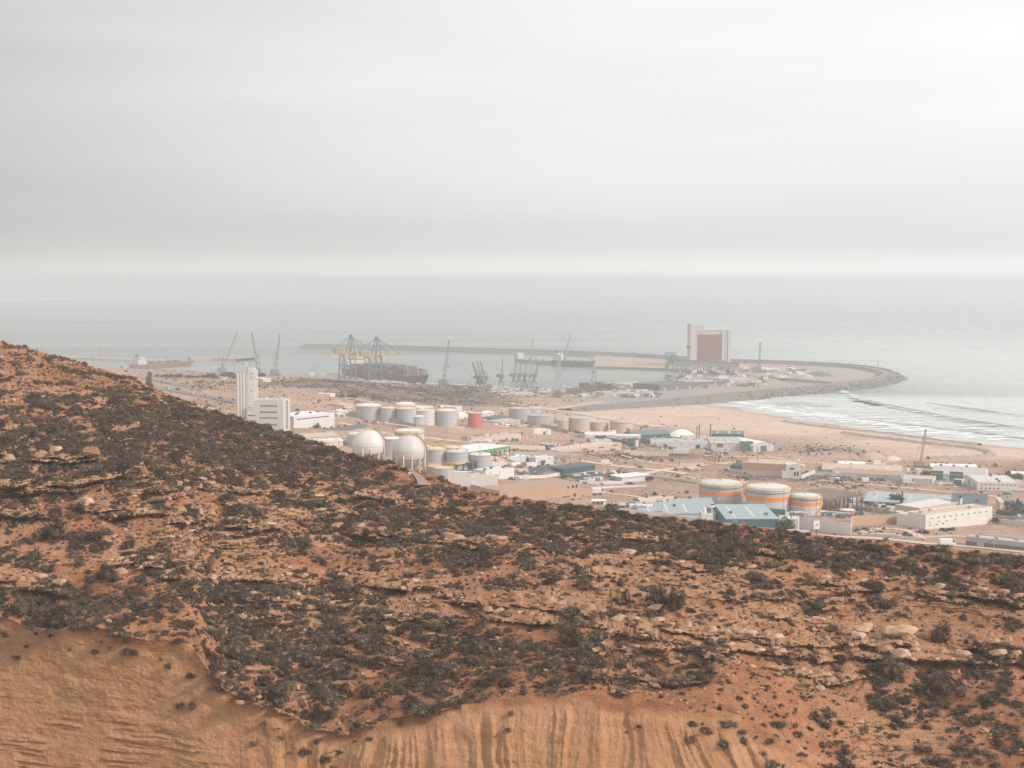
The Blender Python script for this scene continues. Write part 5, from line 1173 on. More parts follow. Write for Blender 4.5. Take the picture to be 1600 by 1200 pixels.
# ---- ships
def hull_mb(L, Bm, dk, bow=12, stern=5, sheer=2.0, flare=.0):
    """closed hull: local x from stern (0) to bow (L)"""
    m_ = MB(); n = 24; sec = []
    for i in range(n+1):
        u = i/n; x = u*L
        w = Bm/2*min(1, (max(0, 1-u)/ (bow/L*2))**.6)*min(1, .72+u/(stern/L*4))
        sh = sheer*max(0, (u-.8)/.2)**2+ .6*max(0, (.1-u)/.1)
        wl = w*(.86 if u < .92 else .5); xw = x-(max(0, u-.88)/.12)*bow*.45
        sec.append([(xw, -wl*.9, -2), (xw, -wl, 0), (x, -w, dk+sh), (x, w, dk+sh), (xw, wl, 0), (xw, wl*.9, -2)])
    for s in sec: m_.v += s
    for i in range(n):
        for j in range(6): m_.f.append((i*6+j, i*6+(j+1) % 6, (i+1)*6+(j+1) % 6, (i+1)*6+j))
    m_.f += [tuple(range(5, -1, -1)), tuple(range(n*6, n*6+6))]
    return m_
def ship_frame(name, label, a, b_, port=True):
    p, q = at_z(*a, 0), at_z(*b_, 0); d = q-p
    return thing(name, label, 'ship', p, math.atan2(d.y, d.x)), math.hypot(d.x, d.y)
HN = paint('navy_hull', (.035,.05,.065), .5, .1, .15, .1)
T, L = ship_frame('container_ship', 'dark hulled container ship under the two gantry cranes, bow to the right', (544,588), (671,603.5))
hull_mb(L, 30, 11, bow=26, stern=16, sheer=3.5).build('hull', HN, T, angle=40)
MB().box(8, L-26, -14.5, 14.5, 11, 11.6).build('deck', paint('deck_brown', (.16,.09,.08), .8), T)
CONTC = [paint('container_%s' % n, c, .7, .08, .2, .3) for n, c in (('red', (.11,.06,.055)), ('brown', (.105,.075,.065)), ('blue', (.055,.07,.095)), ('grey', (.14,.14,.14)), ('pale', (.23,.22,.21)), ('rust', (.13,.085,.065)))]
def cont_mesh(l):
    m_ = MB().box(-l/2, l/2, -1.2, 1.2, 0, 2.55)
    for i in range(int(l/1.5)): m_.box(-l/2+.4+i*1.5, -l/2+.9+i*1.5, -1.24, 1.24, .2, 2.4)
    return m_
CM = []
for mt in CONTC:
    me = cont_mesh(12.1).mesh('container'); me.materials.append(mt); CM.append(me)
rn = random.Random(11); nb = int((L-60)/13.4)
for i in range(nb):
    x = 32+i*13.4+6; tiers = 4 if 1 < i < nb-2 else 3
    if rn.random() < .2: tiers -= 1
    for tz in range(tiers):
        for y in ((-13.2, 13.2) if tz < tiers-1 else (-13.2, -9.9, -6.6, -3.3, 0, 3.3, 6.6, 9.9, 13.2)):
            o_ = bpy.data.objects.new('container', rn.choice(CM)); COL.objects.link(o_); o_.parent = T; o_.location = (x, y, 11.7+tz*2.6)
    MB().box(x-6, x+6, -11.9, 11.9, 11.65, 11.7+(tiers-1)*2.6-.05).build('hatch_stack', CONTC[i % 6], T)
SUP = MB().box(14, 27, -14, 14, 11.6, 23).box(16, 25, -15.5, 15.5, 23, 26).build('superstructure', M_WHITE2, T)
MB().box(6, 11, -3.5, 3.5, 11.6, 26).build('funnel', HN, SUP)
MB().box(25.02, 25.1, -14, 14, 24, 25.3).build('bridge_window', M_GLASS, SUP)
MB().bar((20,0,26),(20,0,35),.6).bar((20,-4,31),(20,4,31),.3).bar((L-14,0,13),(L-14,0,25),.6).bar((L-20,-5,12),(L-20,-5,22),.9).bar((L-20,5,12),(L-20,5,22),.9).build('mast', CRL, T)
T, L = ship_frame('tanker', 'red hulled tanker moored in the haze at the far left', (206,577), (302,571.5))
RH = paint('faded_red_hull', (.17,.085,.08), .6, .1, .2, .1)
hull_mb(L, 18, 6.5, bow=12, stern=8, sheer=3).build('hull', RH, T, angle=40)
MB().box(6, L-12, -8.6, 8.6, 6.5, 7.0).build('deck', paint('deck_green_grey', (.13,.15,.14), .8), T)
SUP = MB().box(6, 20, -8, 8, 7, 14).box(8, 18, -9, 9, 14, 17.5).build('superstructure', M_WHITE2, T)
MB().box(8.2, 12, -2.4, 2.4, 17.5, 22).build('funnel', M_DGREY, SUP)
MB().box(18.02, 18.1, -7, 7, 15.2, 16.8).build('bridge_window', M_GLASS, SUP)
for u in (.34,.47,.60,.73): MB().box(L*u-4, L*u+4, -6, 6, 7, 10).build('deck_hatch', M_DGREY, T)
MB().bar((L*.55,0,7),(L*.53,0,24),.7).bar((L*.53,0,14),(L*.60,0,11),.5).bar((12,0,17),(12,0,27),.5).bar((L-10,0,8),(L-10,0,17),.5).build('mast', CR, T)
T, L = ship_frame('freighter', 'dark grey freighter with pale deck cranes beside the sand fill', (864,571.5), (931,573.5))
hull_mb(L, 15, 8.5, bow=10, stern=7, sheer=2).build('hull', paint('grey_hull', (.09,.10,.11), .6), T, angle=40)
SUP = MB().box(3, 15, -6.5, 6.5, 8.5, 17).box(5, 13, -7.5, 7.5, 17, 20).build('superstructure', M_WHITE2, T)
MB().box(4, 7, -1.6, 1.6, 20, 24).build('funnel', M_DGREY, SUP)
for u in (.30, .85):
    MB().bar((L*u,0,8.5),(L*u,0,20),1.8).bar((L*u,0,17),(L*(u+.10),0,25),.9).build('deck_crane', CRL, T)
for u in (.42, .58, .73): MB().box(L*u-4, L*u+4, -5, 5, 8.5, 10.4).build('deck_hatch', CRL, T)
T, L = ship_frame('freighter', 'pale small freighter behind the row of portal cranes', (807,565), (864,570.5))
hull_mb(L, 13, 5.5, bow=9, stern=6, sheer=1.6).build('hull', paint('pale_hull', (.30,.30,.30), .6), T, angle=40)
SUP = MB().box(3, 14, -5.5, 5.5, 5.5, 12).box(5, 12, -6, 6, 12, 15).build('superstructure', M_WHITE2, T)
MB().box(4, 7, -1.5, 1.5, 15, 19).build('funnel', M_DGREY, SUP)
for u in (.45, .62, .8): MB().box(L*u-4.5, L*u+4.5, -4.5, 4.5, 5.5, 8).build('deck_hatch', CRL, T)
MB().bar((9,0,15),(9,0,24),.5).bar((L*.55,0,6),(L*.55,0,16),.6).build('mast', CRL, T)

M_SILO = paint('weathered_silo_white', (.43,.42,.405), .85, .12, .4, .12)
# ---- the big silo on the mole
p = pg(1110, 572, 3); k = p.y/FOC; T = thing('grain_terminal', 'huge white framed silo with faded red panel on the far mole', 'silo', p, .10)
X = lambda a: (a-1110)*k
MB().box(X(1078), X(1088), 0, 22, -1, 66*k).build('tower', M_SILO, T)
MB().box(X(1088)+.01, X(1100), 3, 22, 56.6*k, 65*k).build('tower_head', M_SILO, T)
MB().box(X(1088)+.01, X(1141), 2, 40, 1.0, 55.5*k).build('silo_block', M_SILO, T)
MB().box(X(1089), X(1128), 1.4, 1.99, 8*k, 49.5*k).build('red_panel', paint('terminal_red', (.20,.068,.074), .8, .06, .1, .1), T)
m_ = MB()
for i in range(13): m_.box(X(1089+i*3.0)+.1, X(1089+i*3.0)+.5, 1.25, 1.40, 8*k, 49.5*k)
m_.build('panel_rib', paint('terminal_red_rib', (.215,.08,.085), .8), T)
MB().box(X(1087.6), X(1142), 1.2, 40.5, 55.5*k+.01, 57*k).box(X(1128.2), X(1131.5), .4, 1.98, 2, 55.4*k).box(X(1138), X(1142.4), .4, 1.98, 1, 55.4*k).build('frame', M_SILO, T)
MB().box(X(1132), X(1137.6), 1.5, 1.99, 3*k, 50*k).build('recess_panel', M_GREY, T)
MB().box(X(1074), X(1078)-.02, 3, 10, 28*k, 32*k).build('conveyor_head', M_DGREY, T)
MB().box(X(1086), X(1140), -1.5, 1.19, -1, 3*k).build('base', M_GREY, T)
p = pg(1047, 577, 3); k = p.y/FOC; T = thing('ship_loader', 'dark ship loader frame at the quay corner left of the silo', 'loader', p)
for x in (-6, 4):
    for y in (-4, 4): MB().bar((x*k, y, 0), (x*.8*k, y, 22*k), 1.2).build('leg', CR, T)
m_ = MB(); lattice(m_, (-9*k,0,24*k), (8*k,0,24*k), 4, 4, 7, .5); lattice(m_, (8*k,0,24*k), (10*k,0,12*k), 3, 3, 4, .5); m_.build('boom', CR, T)
MB().box(-3*k, 7*k, -3, 3, 9*k, 17*k).box(0, 5*k, -2, 2, 17*k, 21*k).build('hopper', CR, T)
m_ = MB(); lattice(m_, (-5*k,-4,2*k), (4*k,-4,22*k), 2, 2, 8, .4); m_.build('brace', CR, T)
p = pg(1055, 578, 3); q = pg(1155, 584, 3); T = thing('conveyor_gallery', 'long grey conveyor gallery in front of the big silo', 'conveyor', p, math.atan2(q.y-p.y, q.x-p.x)); L = math.hypot(q.x-p.x, q.y-p.y)
MB().box(0, L, 0, 6, 8, 14).build('gallery', M_GREY, T)
MB().box(0, L, -.5, 6.5, 14.01, 14.8).build('roof', M_DGREY, T)
me = MB().bar((0,0,-1),(0,0,8),1.0).bar((0,6,-1),(0,6,8),1.0).mesh('post')
for i in range(12): mesh_obj('post', me, M_DGREY, T).location = (L*i/11, 0, 0)
mobile = None
T = thing('ship_unloader', 'dark unloader arm in front of the red panel', 'loader', pg(1132, 578, 3)); k = pg(1132,578,3).y/FOC
MB().bar((0,0,0),(0,0,14*k),2.0).box(-4*k,5*k,-2,2,6*k,10*k).build('tower', CR, T)
m_ = MB(); lattice(m_, (0,-2,13*k), (-13*k,-10,17*k), 2.4, 1.4, 7, .35); m_.build('boom', CR, T)

# ---- port sheds, stacks of goods
rnd = random.Random(21)
def port_shed(label, a, b_, hp, dp, wall, roofm, **kw): return bldg('port_shed', label, 'shed', (a, b_), hp, dp, wall, roofm, port=True, **kw)
port_shed('white quay shed with tiny windows below the portal cranes', (762,623), (788,623), 5, 3, M_WHITE2, M_ROOFW, wins=[(.05,.95,8,.5,1.6,1.2)])
port_shed('pale grey quay shed left of the white quay shed', (728,619), (760,620), 5, 4, M_GREY, M_ROOFG)
port_shed('long pale quay shed right of the white quay shed', (790,622), (842,621), 4, 5, M_CREAM, M_ROOFG)
port_shed('grey quay store with white roof behind the white quay shed', (785,617), (812,616), 3, 3, M_GREY, M_ROOFW)
port_shed('rust red store on the quay left of the crane trio', (728,609), (744,610), 6, 3, M_RUST, M_ROOFT)
port_shed('dark low store on the quay beside the upright boom crane', (700,604.5), (722,606), 3, 2, M_DGREY, M_ROOFG)
port_shed('dark square store under the white crane on the quay', (866,622), (876,622), 10, 2, M_DGREY, M_DGREY)
port_shed('long flat grey store at the right of the container yard', (945,618), (985,615), 4, 3, M_GREY, M_ROOFG)
port_shed('dark long store of goods between basin and breakwater', (1030,611), (1084,607), 9, 4, M_DGREY, M_DGREY)
port_shed('dark store behind the long one at the basin corner', (1085,604), (1135,601), 6, 4, M_DGREY, M_GREY)
port_shed('grey store near the end of the basin', (1140,599), (1180,597), 5, 4, M_GREY, M_ROOFG)
port_shed('pale shed with flat roof beside the dark long store', (985,606), (1028,604), 4, 4, M_CREAM, M_ROOFG)
port_shed('pale low shed near the dark crane on the silo platform', (1197,580), (1218,579), 3, 2, M_WHITE2, M_ROOFW)
port_shed('tiny pale shed right of the dark crane on the platform', (1236,579), (1246,579), 2.5, 2, M_WHITE2, M_ROOFW)
port_shed('grey low block on the quay under the leftmost gantry crane', (560,598), (600,602), 3, 3, M_GREY, M_ROOFG)
port_shed('white hut with mast on the quay at the left of the gantry cranes', (483,588), (488,588), 4, 2, M_WHITE2, M_ROOFW)
port_shed('pale hut on the quay left of the gantry cranes', (497,589), (504,589), 4, 2, M_CREAM, M_ROOFT)
port_shed('pinkish long wall store below the ship bow', (636,611), (668,614), 6, 2, M_PINK, M_ROOFT)
i0 = 0
for (a, b_) in [(893,617),(900,617),(907,616.5),(914,616),(921,616),(934,615),(941,614.5),(948,614),(897,613),(905,612.5),(913,612),(936,611),(944,610.5),(952,610)]:
    p = pg(a, b_)
    for tz in range(rnd.choice((2,3,3,4))):
        ci = rnd.randrange(6); o_ = bpy.data.objects.new('shipping_container', CM[ci]); COL.objects.link(o_); o_.location = (p.x, p.y, 3.4+tz*2.58); o_.rotation_euler = (0,0,.05)
        cn = ('dull red', 'brown', 'dark blue', 'grey', 'pale', 'rusty')[ci]; tag(o_, cn+' shipping container in the stacked rows around the twin column hoist', 'container', cn+' containers stacked on the quay')
mm_ = [MB() for _ in range(4)]
for (a0, a1, b0, b1, n_) in [(700,860,609,622,150), (880,1030,603,622,170), (1040,1200,588,606,150), (1060,1180,574,584,60), (1180,1260,575,592,70), (560,660,600,612,40)]:
    for i in range(n_):
        p = pg(rnd.uniform(a0,a1), rnd.uniform(b0,b1)); w_, d_, h_ = rnd.uniform(1.5,9), rnd.uniform(1.5,8), rnd.uniform(.6,3.6)
        mm_[rnd.randrange(4)].box(p.x-w_/2, p.x+w_/2, p.y-d_/2, p.y+d_/2, 3.0, 3.4+h_)
for q_, mt in zip(mm_, (M_GREY, M_DGREY, M_ROOFW, M_CREAM)): o_ = q_.build('quay_goods', mt); o_['kind'] = 'stuff'
def heap(label, px, py, w, h, mat, z=3.4, cat='heap'):
    p = pg(px, py, z); k = p.y/FOC; n = 26; vs = []; fs = []; rn_ = random.Random(px)
    rings = [(1, -1), (.72, .32), (.45, .68), (.2, .93), (.02, 1)]
    for r, zz in rings:
        for i in range(n):
            a = 2*math.pi*i/n; q = r*w/2*k*(1+.2*math.sin(a*2+px)+.1*rn_.uniform(-1,1)); vs.append((q*math.cos(a), q*.8*math.sin(a), zz*h*k if zz > 0 else -1))
    for j in range(4):
        for i in range(n): fs.append((j*n+i, j*n+(i+1) % n, (j+1)*n+(i+1) % n, (j+1)*n+i))
    o_ = MB().add(vs, fs).build('heap', mat, None, smooth=True); o_.location = p; tag(o_, label, cat); return o_
heap('dark spoil heap at the right end of the harbour platform', 1278, 587, 44, 7, bpy.data.materials['dark_spoil'])
heap('pale heap of sand beside the dark spoil heap', 1262, 589.5, 28, 5, M_ROOFG)
heap('grey heap of gravel on the platform left of the spoil heap', 1215, 589, 40, 4, M_GREY)
g = ground(1362, 713)
o_ = heap('brown earth mound behind the long barns', 1362, 715, 60, 9, bpy.data.materials['mound_soil'], g.z)
g = ground(1392, 716); o_ = heap('pale sand heap right of the brown earth mound', 1394, 718, 40, 6, M_DIRT, g.z)

# ================================================================== POLES, SIGN, VEHICLES
M_POLE = paint('pole_grey', (.34,.31,.29), .7, .1, .1, 1)
def pole(label, px, pyb, pyt, kind='lamp', port=False, w=.24, group='lamp posts and poles', mat=None):
    g = pg(px, pyb) if port else ground(px, pyb); h = (pyb-pyt)*g.y/FOC
    T = thing('street_lamp' if kind == 'lamp' else ('light_mast' if kind == 'mast' else 'utility_pole'), label, 'lamp post' if kind == 'lamp' else ('mast' if kind == 'mast' else 'pole'), g, 0, group)
    MB().bar((0,0,-1), (0,0,h), w*1.5, n=8, w1=w).build('pole', mat or M_POLE, T)
    if kind == 'lamp': MB().bar((0,0,h-.1), (1.5,0,h+.35), w*.6).build('arm', M_POLE, T); MB().box(1.2,2.1,-.2,.2,h+.25,h+.45).build('lamp_head', M_STEEL, T)
    elif kind == 'mast': MB().lathe([(.9,h-.3),(1.1,h+.3)], 10).build('lamp_ring', M_STEEL, T)
    else: MB().bar((-1,0,h-.6), (1,0,h-.6), .18).box(-.9,-.75,-.1,.1,h-.5,h-.2).box(.75,.9,-.1,.1,h-.5,h-.2).build('cross_arm', M_POLE, T)
for a in [('lamp post in front of the white wall right of the teal works', 1257, 822, 799), ('tall lamp post in front of the corner factory', 1432, 847, 805), ('lamp post beside the dirt track in front of the tan wall', 1368, 838, 822), ('lamp post at the foot of the corner factory', 1459, 836, 820), ('lamp post in front of the grey blank building', 1553, 860, 843), ('lamp post in front of the slate roofed hall', 1465, 792, 774), ('lamp post by the long pale wall of the barns', 1328, 738, 726), ('lamp post left of the rubble field above the navy hall', 871, 720, 708), ('lamp post on the dirt left of the dark scrub field', 891, 719, 706), ('tall bent lamp post in front of the cream warehouse', 905, 722, 693), ('lamp post with white lamp in the dark scrub field', 977, 723, 711), ('lamp post on the sandy track beside the dark scrub', 935, 723, 708), ('lamp post in front of the dark green sheds', 1016, 700, 677), ('lamp post at the right end of the low dark green shed', 1044, 690, 678), ('lamp post below the pinkish compound wall', 822, 711, 691), ('lamp post in front of the pink roofed shed', 853, 746, 729), ('lamp post beside the dark roofed shed', 824, 740, 725), ('lamp post right of the hangar', 1211, 706, 689), ('lamp post in the scrub behind the leftmost banded tank', 1166, 748, 731), ('lamp post behind the middle banded tank', 1216, 755, 739), ('lamp post on the track behind the barns', 1251, 731, 718), ('lamp post at the long shed with teal roof', 1446, 793, 777)]:
    pole(*a, kind='lamp')
for a in [('tall pole in front of the cream factory chimney', 750, 745, 676), ('pole beside the red and white flag on the retaining wall', 779, 772, 740), ('left one of two bare twin poles at the crest', 1028, 808, 777), ('right one of two bare twin poles at the crest', 1034, 809, 777), ('thin pole left of the brick cabin on the crest', 911, 793, 771), ('pole on the grey tank yard in front of the green canopy', 750.5, 738, 706), ('pole left of the big white retaining wall', 739, 742, 712)]:
    pole(*a, kind='utility', w=.2)
for a in [('light mast at the left behind the hillside, tallest of the far left', 158, 590, 536), ('light mast at the far left, shorter beside the tall one', 145, 590, 551), ('light mast at the far left just over the hill', 67, 590, 533), ('light mast on the quay left of the gantry cranes', 491, 590, 565), ('light mast standing above the plateau trees', 330, 590, 568), ('slim light mast beside the leftmost mobile crane', 342, 590, 545), ('light mast between two mobile cranes', 366, 590, 556), ('light mast between grain silo and steep boom crane', 415, 590, 571), ('light mast right of the upright boom crane', 705, 620, 592), ('light mast left of the crane trio', 736.5, 613, 583), ('light mast left of the pinkish scrub slope', 732, 622, 596), ('light mast on the far breakwater road', 1270, 572, 560), ('light mast on the breakwater near its head', 1371, 580, 563), ('light mast on the platform before the spoil heap', 1294, 586, 566)]:
    pole(*a, kind='mast', port=True, w=.45, group='light masts of the harbour', mat=CR)
# roadside sign: white board with a small red and blue emblem, on a post
g = ground(1275.5, 845); k = g.y/FOC; T = thing('pylon_sign', 'white square sign board with red and blue emblem on a dark post', 'sign', g)
MB().bar((0,0,-1), (0,0,19*k), .55).build('post', M_DGREY, T)
MB().box(-4.6*k, 4.6*k, -.2, .2, 19*k, 32*k).build('board', paint('sign_white', (.75,.75,.74), .5, .02, .03), T)
EB = paint('emblem_blue', (.05,.09,.32), .5); ER = paint('emblem_red', (.68,.03,.05), .5)
def ribbon2(name, pts, w, mat):
    m_ = MB()
    for (x0, z0), (x1, z1) in zip(pts[:-1], pts[1:]): m_.bar((x0*k, -.26, z0*k), (x1*k, -.26, z1*k), w*k, .05/k if False else w*k*.12)
    m_.build(name, mat, T)
ribbon2('emblem_red', [(-2.2,24.6),(-1.2,23.9),(0,24.6),(.8,25.8)], 1.5, ER)
ribbon2('emblem_blue', [(.2,25.8),(1.3,27.6),(2.3,27.0),(2.2,25.6),(1.2,25.0)], 1.0, EB)
ribbon2('emblem_accent', [(-.9,26.2),(0,27.2)], .8, ER)
g = ground(780.5, 766); k = g.y/FOC; T = thing('banner', 'orange and white upright banner on the corner of the white retaining wall', 'banner', g)
MB().bar((0,0,-1), (0,0,17*k), .3).build('pole', M_POLE, T)
MB().box(.2, 2.4*k, -.05, .05, 10*k, 16*k).build('upper_flag', M_ORANGE, T); MB().box(.2, 2.2*k, -.05, .05, 3*k, 9.8*k).build('lower_flag', M_WHITE, T)

def car_parts(name, label, cat, p, rz, mat, scale=1.0, van=False, group=None):
    T = thing(name, label, cat, p, rz, group); s = scale
    if van:
        MB().box(-2.6*s,2.6*s,-1*s,1*s,.45*s,1.25*s).build('body', mat, T); MB().box(-2.6*s,1.5*s,-.98*s,.98*s,1.252*s,2.3*s).build('cargo_box', mat, T)
        MB().add([(1.51*s,-.95*s,1.26*s),(2.4*s,-.95*s,1.26*s),(2.4*s,.95*s,1.26*s),(1.51*s,.95*s,1.26*s),(1.51*s,-.9*s,2.1*s),(1.75*s,-.9*s,2.1*s),(1.75*s,.9*s,2.1*s),(1.51*s,.9*s,2.1*s)], [(0,3,2,1),(4,5,6,7),(0,1,5,4),(1,2,6,5),(2,3,7,6),(3,0,4,7)]).build('windscreen', M_GLASS, T)
    else:
        MB().add([(-2.1*s,-.85*s,.4*s),(2.1*s,-.85*s,.4*s),(2.1*s,.85*s,.4*s),(-2.1*s,.85*s,.4*s),(-2.05*s,-.82*s,.95*s),(2.0*s,-.8*s,.8*s),(2.0*s,.8*s,.8*s),(-2.05*s,.82*s,.95*s)], [(0,3,2,1),(4,5,6,7),(0,1,5,4),(1,2,6,5),(2,3,7,6),(3,0,4,7)]).build('body', mat, T)
        MB().add([(-1.7*s,-.8*s,.9*s),(1.1*s,-.8*s,.86*s),(1.1*s,.8*s,.86*s),(-1.7*s,.8*s,.9*s),(-1.2*s,-.65*s,1.45*s),(.45*s,-.65*s,1.45*s),(.45*s,.65*s,1.45*s),(-1.2*s,.65*s,1.45*s)], [(0,3,2,1),(0,1,5,4),(1,2,6,5),(2,3,7,6),(3,0,4,7)]).build('window', M_GLASS, T)
        MB().box(-1.2*s,.45*s,-.66*s,.66*s,1.452*s,1.5*s).build('roof', mat, T)
    me = MB().bar((0,-.12*s,0),(0,.12*s,0),.66*s,n=12).mesh('wheel')
    for x in (-1.3, 1.3):
        for y in (-.78, .78): mesh_obj('wheel', me, M_DGREY, T).location = (x*s, y*s, .33*s)
    return T
PC = [paint('car_%s' % n, c, .35, .03, 0, 1, False) for n, c in (('white', (.7,.7,.7)), ('silver', (.4,.42,.43)), ('dark', (.05,.05,.06)), ('blue', (.06,.12,.25)), ('red', (.35,.05,.05)))]
def road_dir(a, b_): p, q = ground(*a), ground(*b_); return math.atan2(q.y-p.y, q.x-p.x)
rz = road_dir((277,611.5), (330,621))
for lb, a, b_, m_ in [('dark car on the coast road near its left bend', 278, 611, 2), ('white car on the coast road above the hillside', 300, 616, 0), ('silver car on the coast road left of the silo', 322, 620, 1), ('blue car on the coast road nearest the silo', 345, 624, 3), ('white car on the coast road farthest from the silo', 262, 608.5, 0)]:
    g = ground(a, b_); g.z += .47; car_parts('car', lb, 'car', g, rz, PC[m_])
for lb, a, b_, m_, v in [('white van parked on the works yard, left one of two', 1004, 797, 0, True), ('white van parked on the works yard, right one of two', 1014, 798, 0, True), ('dark car parked by the wall of the works yard', 1060, 802, 2, False), ('red car parked below the long teal roofed hall', 1075, 803, 4, False), ('white car in front of the corner factory street side', 1492, 762, 0, False), ('silver car on the shore street at the right', 1552, 762.5, 1, False), ('dark car parked beside the navy roofed shed', 985, 757, 2, False), ('white car by the tan roofed building', 1466, 756, 0, False), ('red car under the brown canopy', 1306, 802, 4, False), ('white car behind the banner on the retaining wall', 808, 749, 0, False), ('dark car by the white warehouse with blue base', 800, 750, 2, False)]:
    car_parts('van' if v else 'car', lb, 'van' if v else 'car', ground(a, b_), random.Random(a).uniform(-.4,.4), PC[m_], 1.25 if v else 1.0, v)
g = ground(1062, 711); T = thing('semi_trailer', 'white box trailer with dark cab parked on the dirt below the white factory', 'truck', g, -.12)
MB().box(-4.5,6.5,-1.25,1.25,1.1,4.4).build('cargo_box', M_WHITE, T); MB().box(-7.6,-4.9,-1.2,1.2,.9,3.4).build('cab', M_WHITE2, T); MB().box(-7.65,-7.58,-1.0,1.0,2.1,3.1).build('windscreen', M_GLASS, T); MB().box(-7.4,6.4,-.9,.9,.6,1.08).build('chassis', M_DGREY, T)
me = MB().bar((0,-.2,0),(0,.2,0),1.0,n=12).mesh('wheel')
for x in (-6.8,-3.6,3.8,5.2):
    for y in (-1.05,1.05): mesh_obj('wheel', me, M_DGREY, T).location = (x, y, .5)

# ================================================================== TREES
def leaf_mesh(name, seed, n, size, core=.55, squash=.75, lobes=5, upright=0.3, wl=.3):
    """unit dome of small leaf / twig blades round a dark inner core"""
    rn_ = random.Random(seed); vs = []; fs = []
    L_ = [Vector((rn_.gauss(0,.42), rn_.gauss(0,.42), rn_.uniform(.12,.55)*squash)) for _ in range(lobes)]+[Vector((0,0,.35*squash))]
    R_ = [rn_.uniform(.34,.56) for _ in range(lobes)]+[.62]
    for i in range(n):
        j = rn_.randrange(len(L_)); d = Vector((rn_.gauss(0,1), rn_.gauss(0,1), rn_.gauss(.35,1)))
        if d.length < .05: continue
        d.normalize(); p = L_[j]+d*R_[j]*rn_.uniform(.55,1.08)
        if p.z < -.05: p.z = rn_.uniform(0,.12)
        d2 = (d+Vector((rn_.gauss(0,.5), rn_.gauss(0,.5), upright+rn_.gauss(0,.4)))).normalized()
        s = size*rn_.uniform(.6,1.35); sd = d2.cross(Vector((rn_.gauss(0,1), rn_.gauss(0,1), rn_.gauss(0,1)))).normalized()*s*wl
        k = len(vs); m_ = p+d2*s*.5
        vs += [tuple(p), tuple(m_+sd), tuple(p+d2*s), tuple(m_-sd)]; fs += [(k, k+1, k+2), (k, k+2, k+3)]
    bm = bmesh.new(); bmesh.ops.create_icosphere(bm, subdivisions=1, radius=1)
    for j in range(len(L_)):
        k = len(vs)
        for v in bm.verts: q = L_[j]+v.co*R_[j]*core*rn_.uniform(.8,1.2); vs.append((q.x, q.y, max(q.z, -.1)))
        fs += [tuple(v.index+k for v in f.verts) for f in bm.faces]
    bm.free()
    me = bpy.data.meshes.new(name); me.from_pydata(vs, [], fs); me.update(); return me
def leafmat(name, c1, c2, c3):
    m, t, b = nmat(name); P = pos(t)
    n1 = noise_node(t, P, 1.6, 3, .6); rnd_ = tn(t, 'ShaderNodeObjectInfo').outputs['Random']
    c = ramp_node(t, n1, [(.34, c1), (.52, c2), (.70, c3)])
    hs = tn(t, 'ShaderNodeHueSaturation'); t.links.new(c, hs.inputs['Color'])
    t.links.new(mathn(t, 'ADD', mathn(t, 'MULTIPLY', rnd_, .75), .50), hs.inputs['Value']); t.links.new(mathn(t, 'ADD', mathn(t, 'MULTIPLY', rnd_, .028), .477), hs.inputs['Hue'])
    t.links.new(hs.outputs[0], b.inputs['Base Color']); b.inputs['Roughness'].default_value = .8; b.inputs['Specular IOR Level'].default_value = .15
    return m
M_LEAF = leafmat('tree_foliage', (.028,.04,.024), (.048,.06,.036), (.075,.085,.05))
M_TRUNK = paint('tree_bark', (.14,.10,.075), .9, .2, .1, 2)
TREEM = [leaf_mesh('crown', 300+i, 520, .22, .6, .95, 6, .1, .4) for i in range(4)]
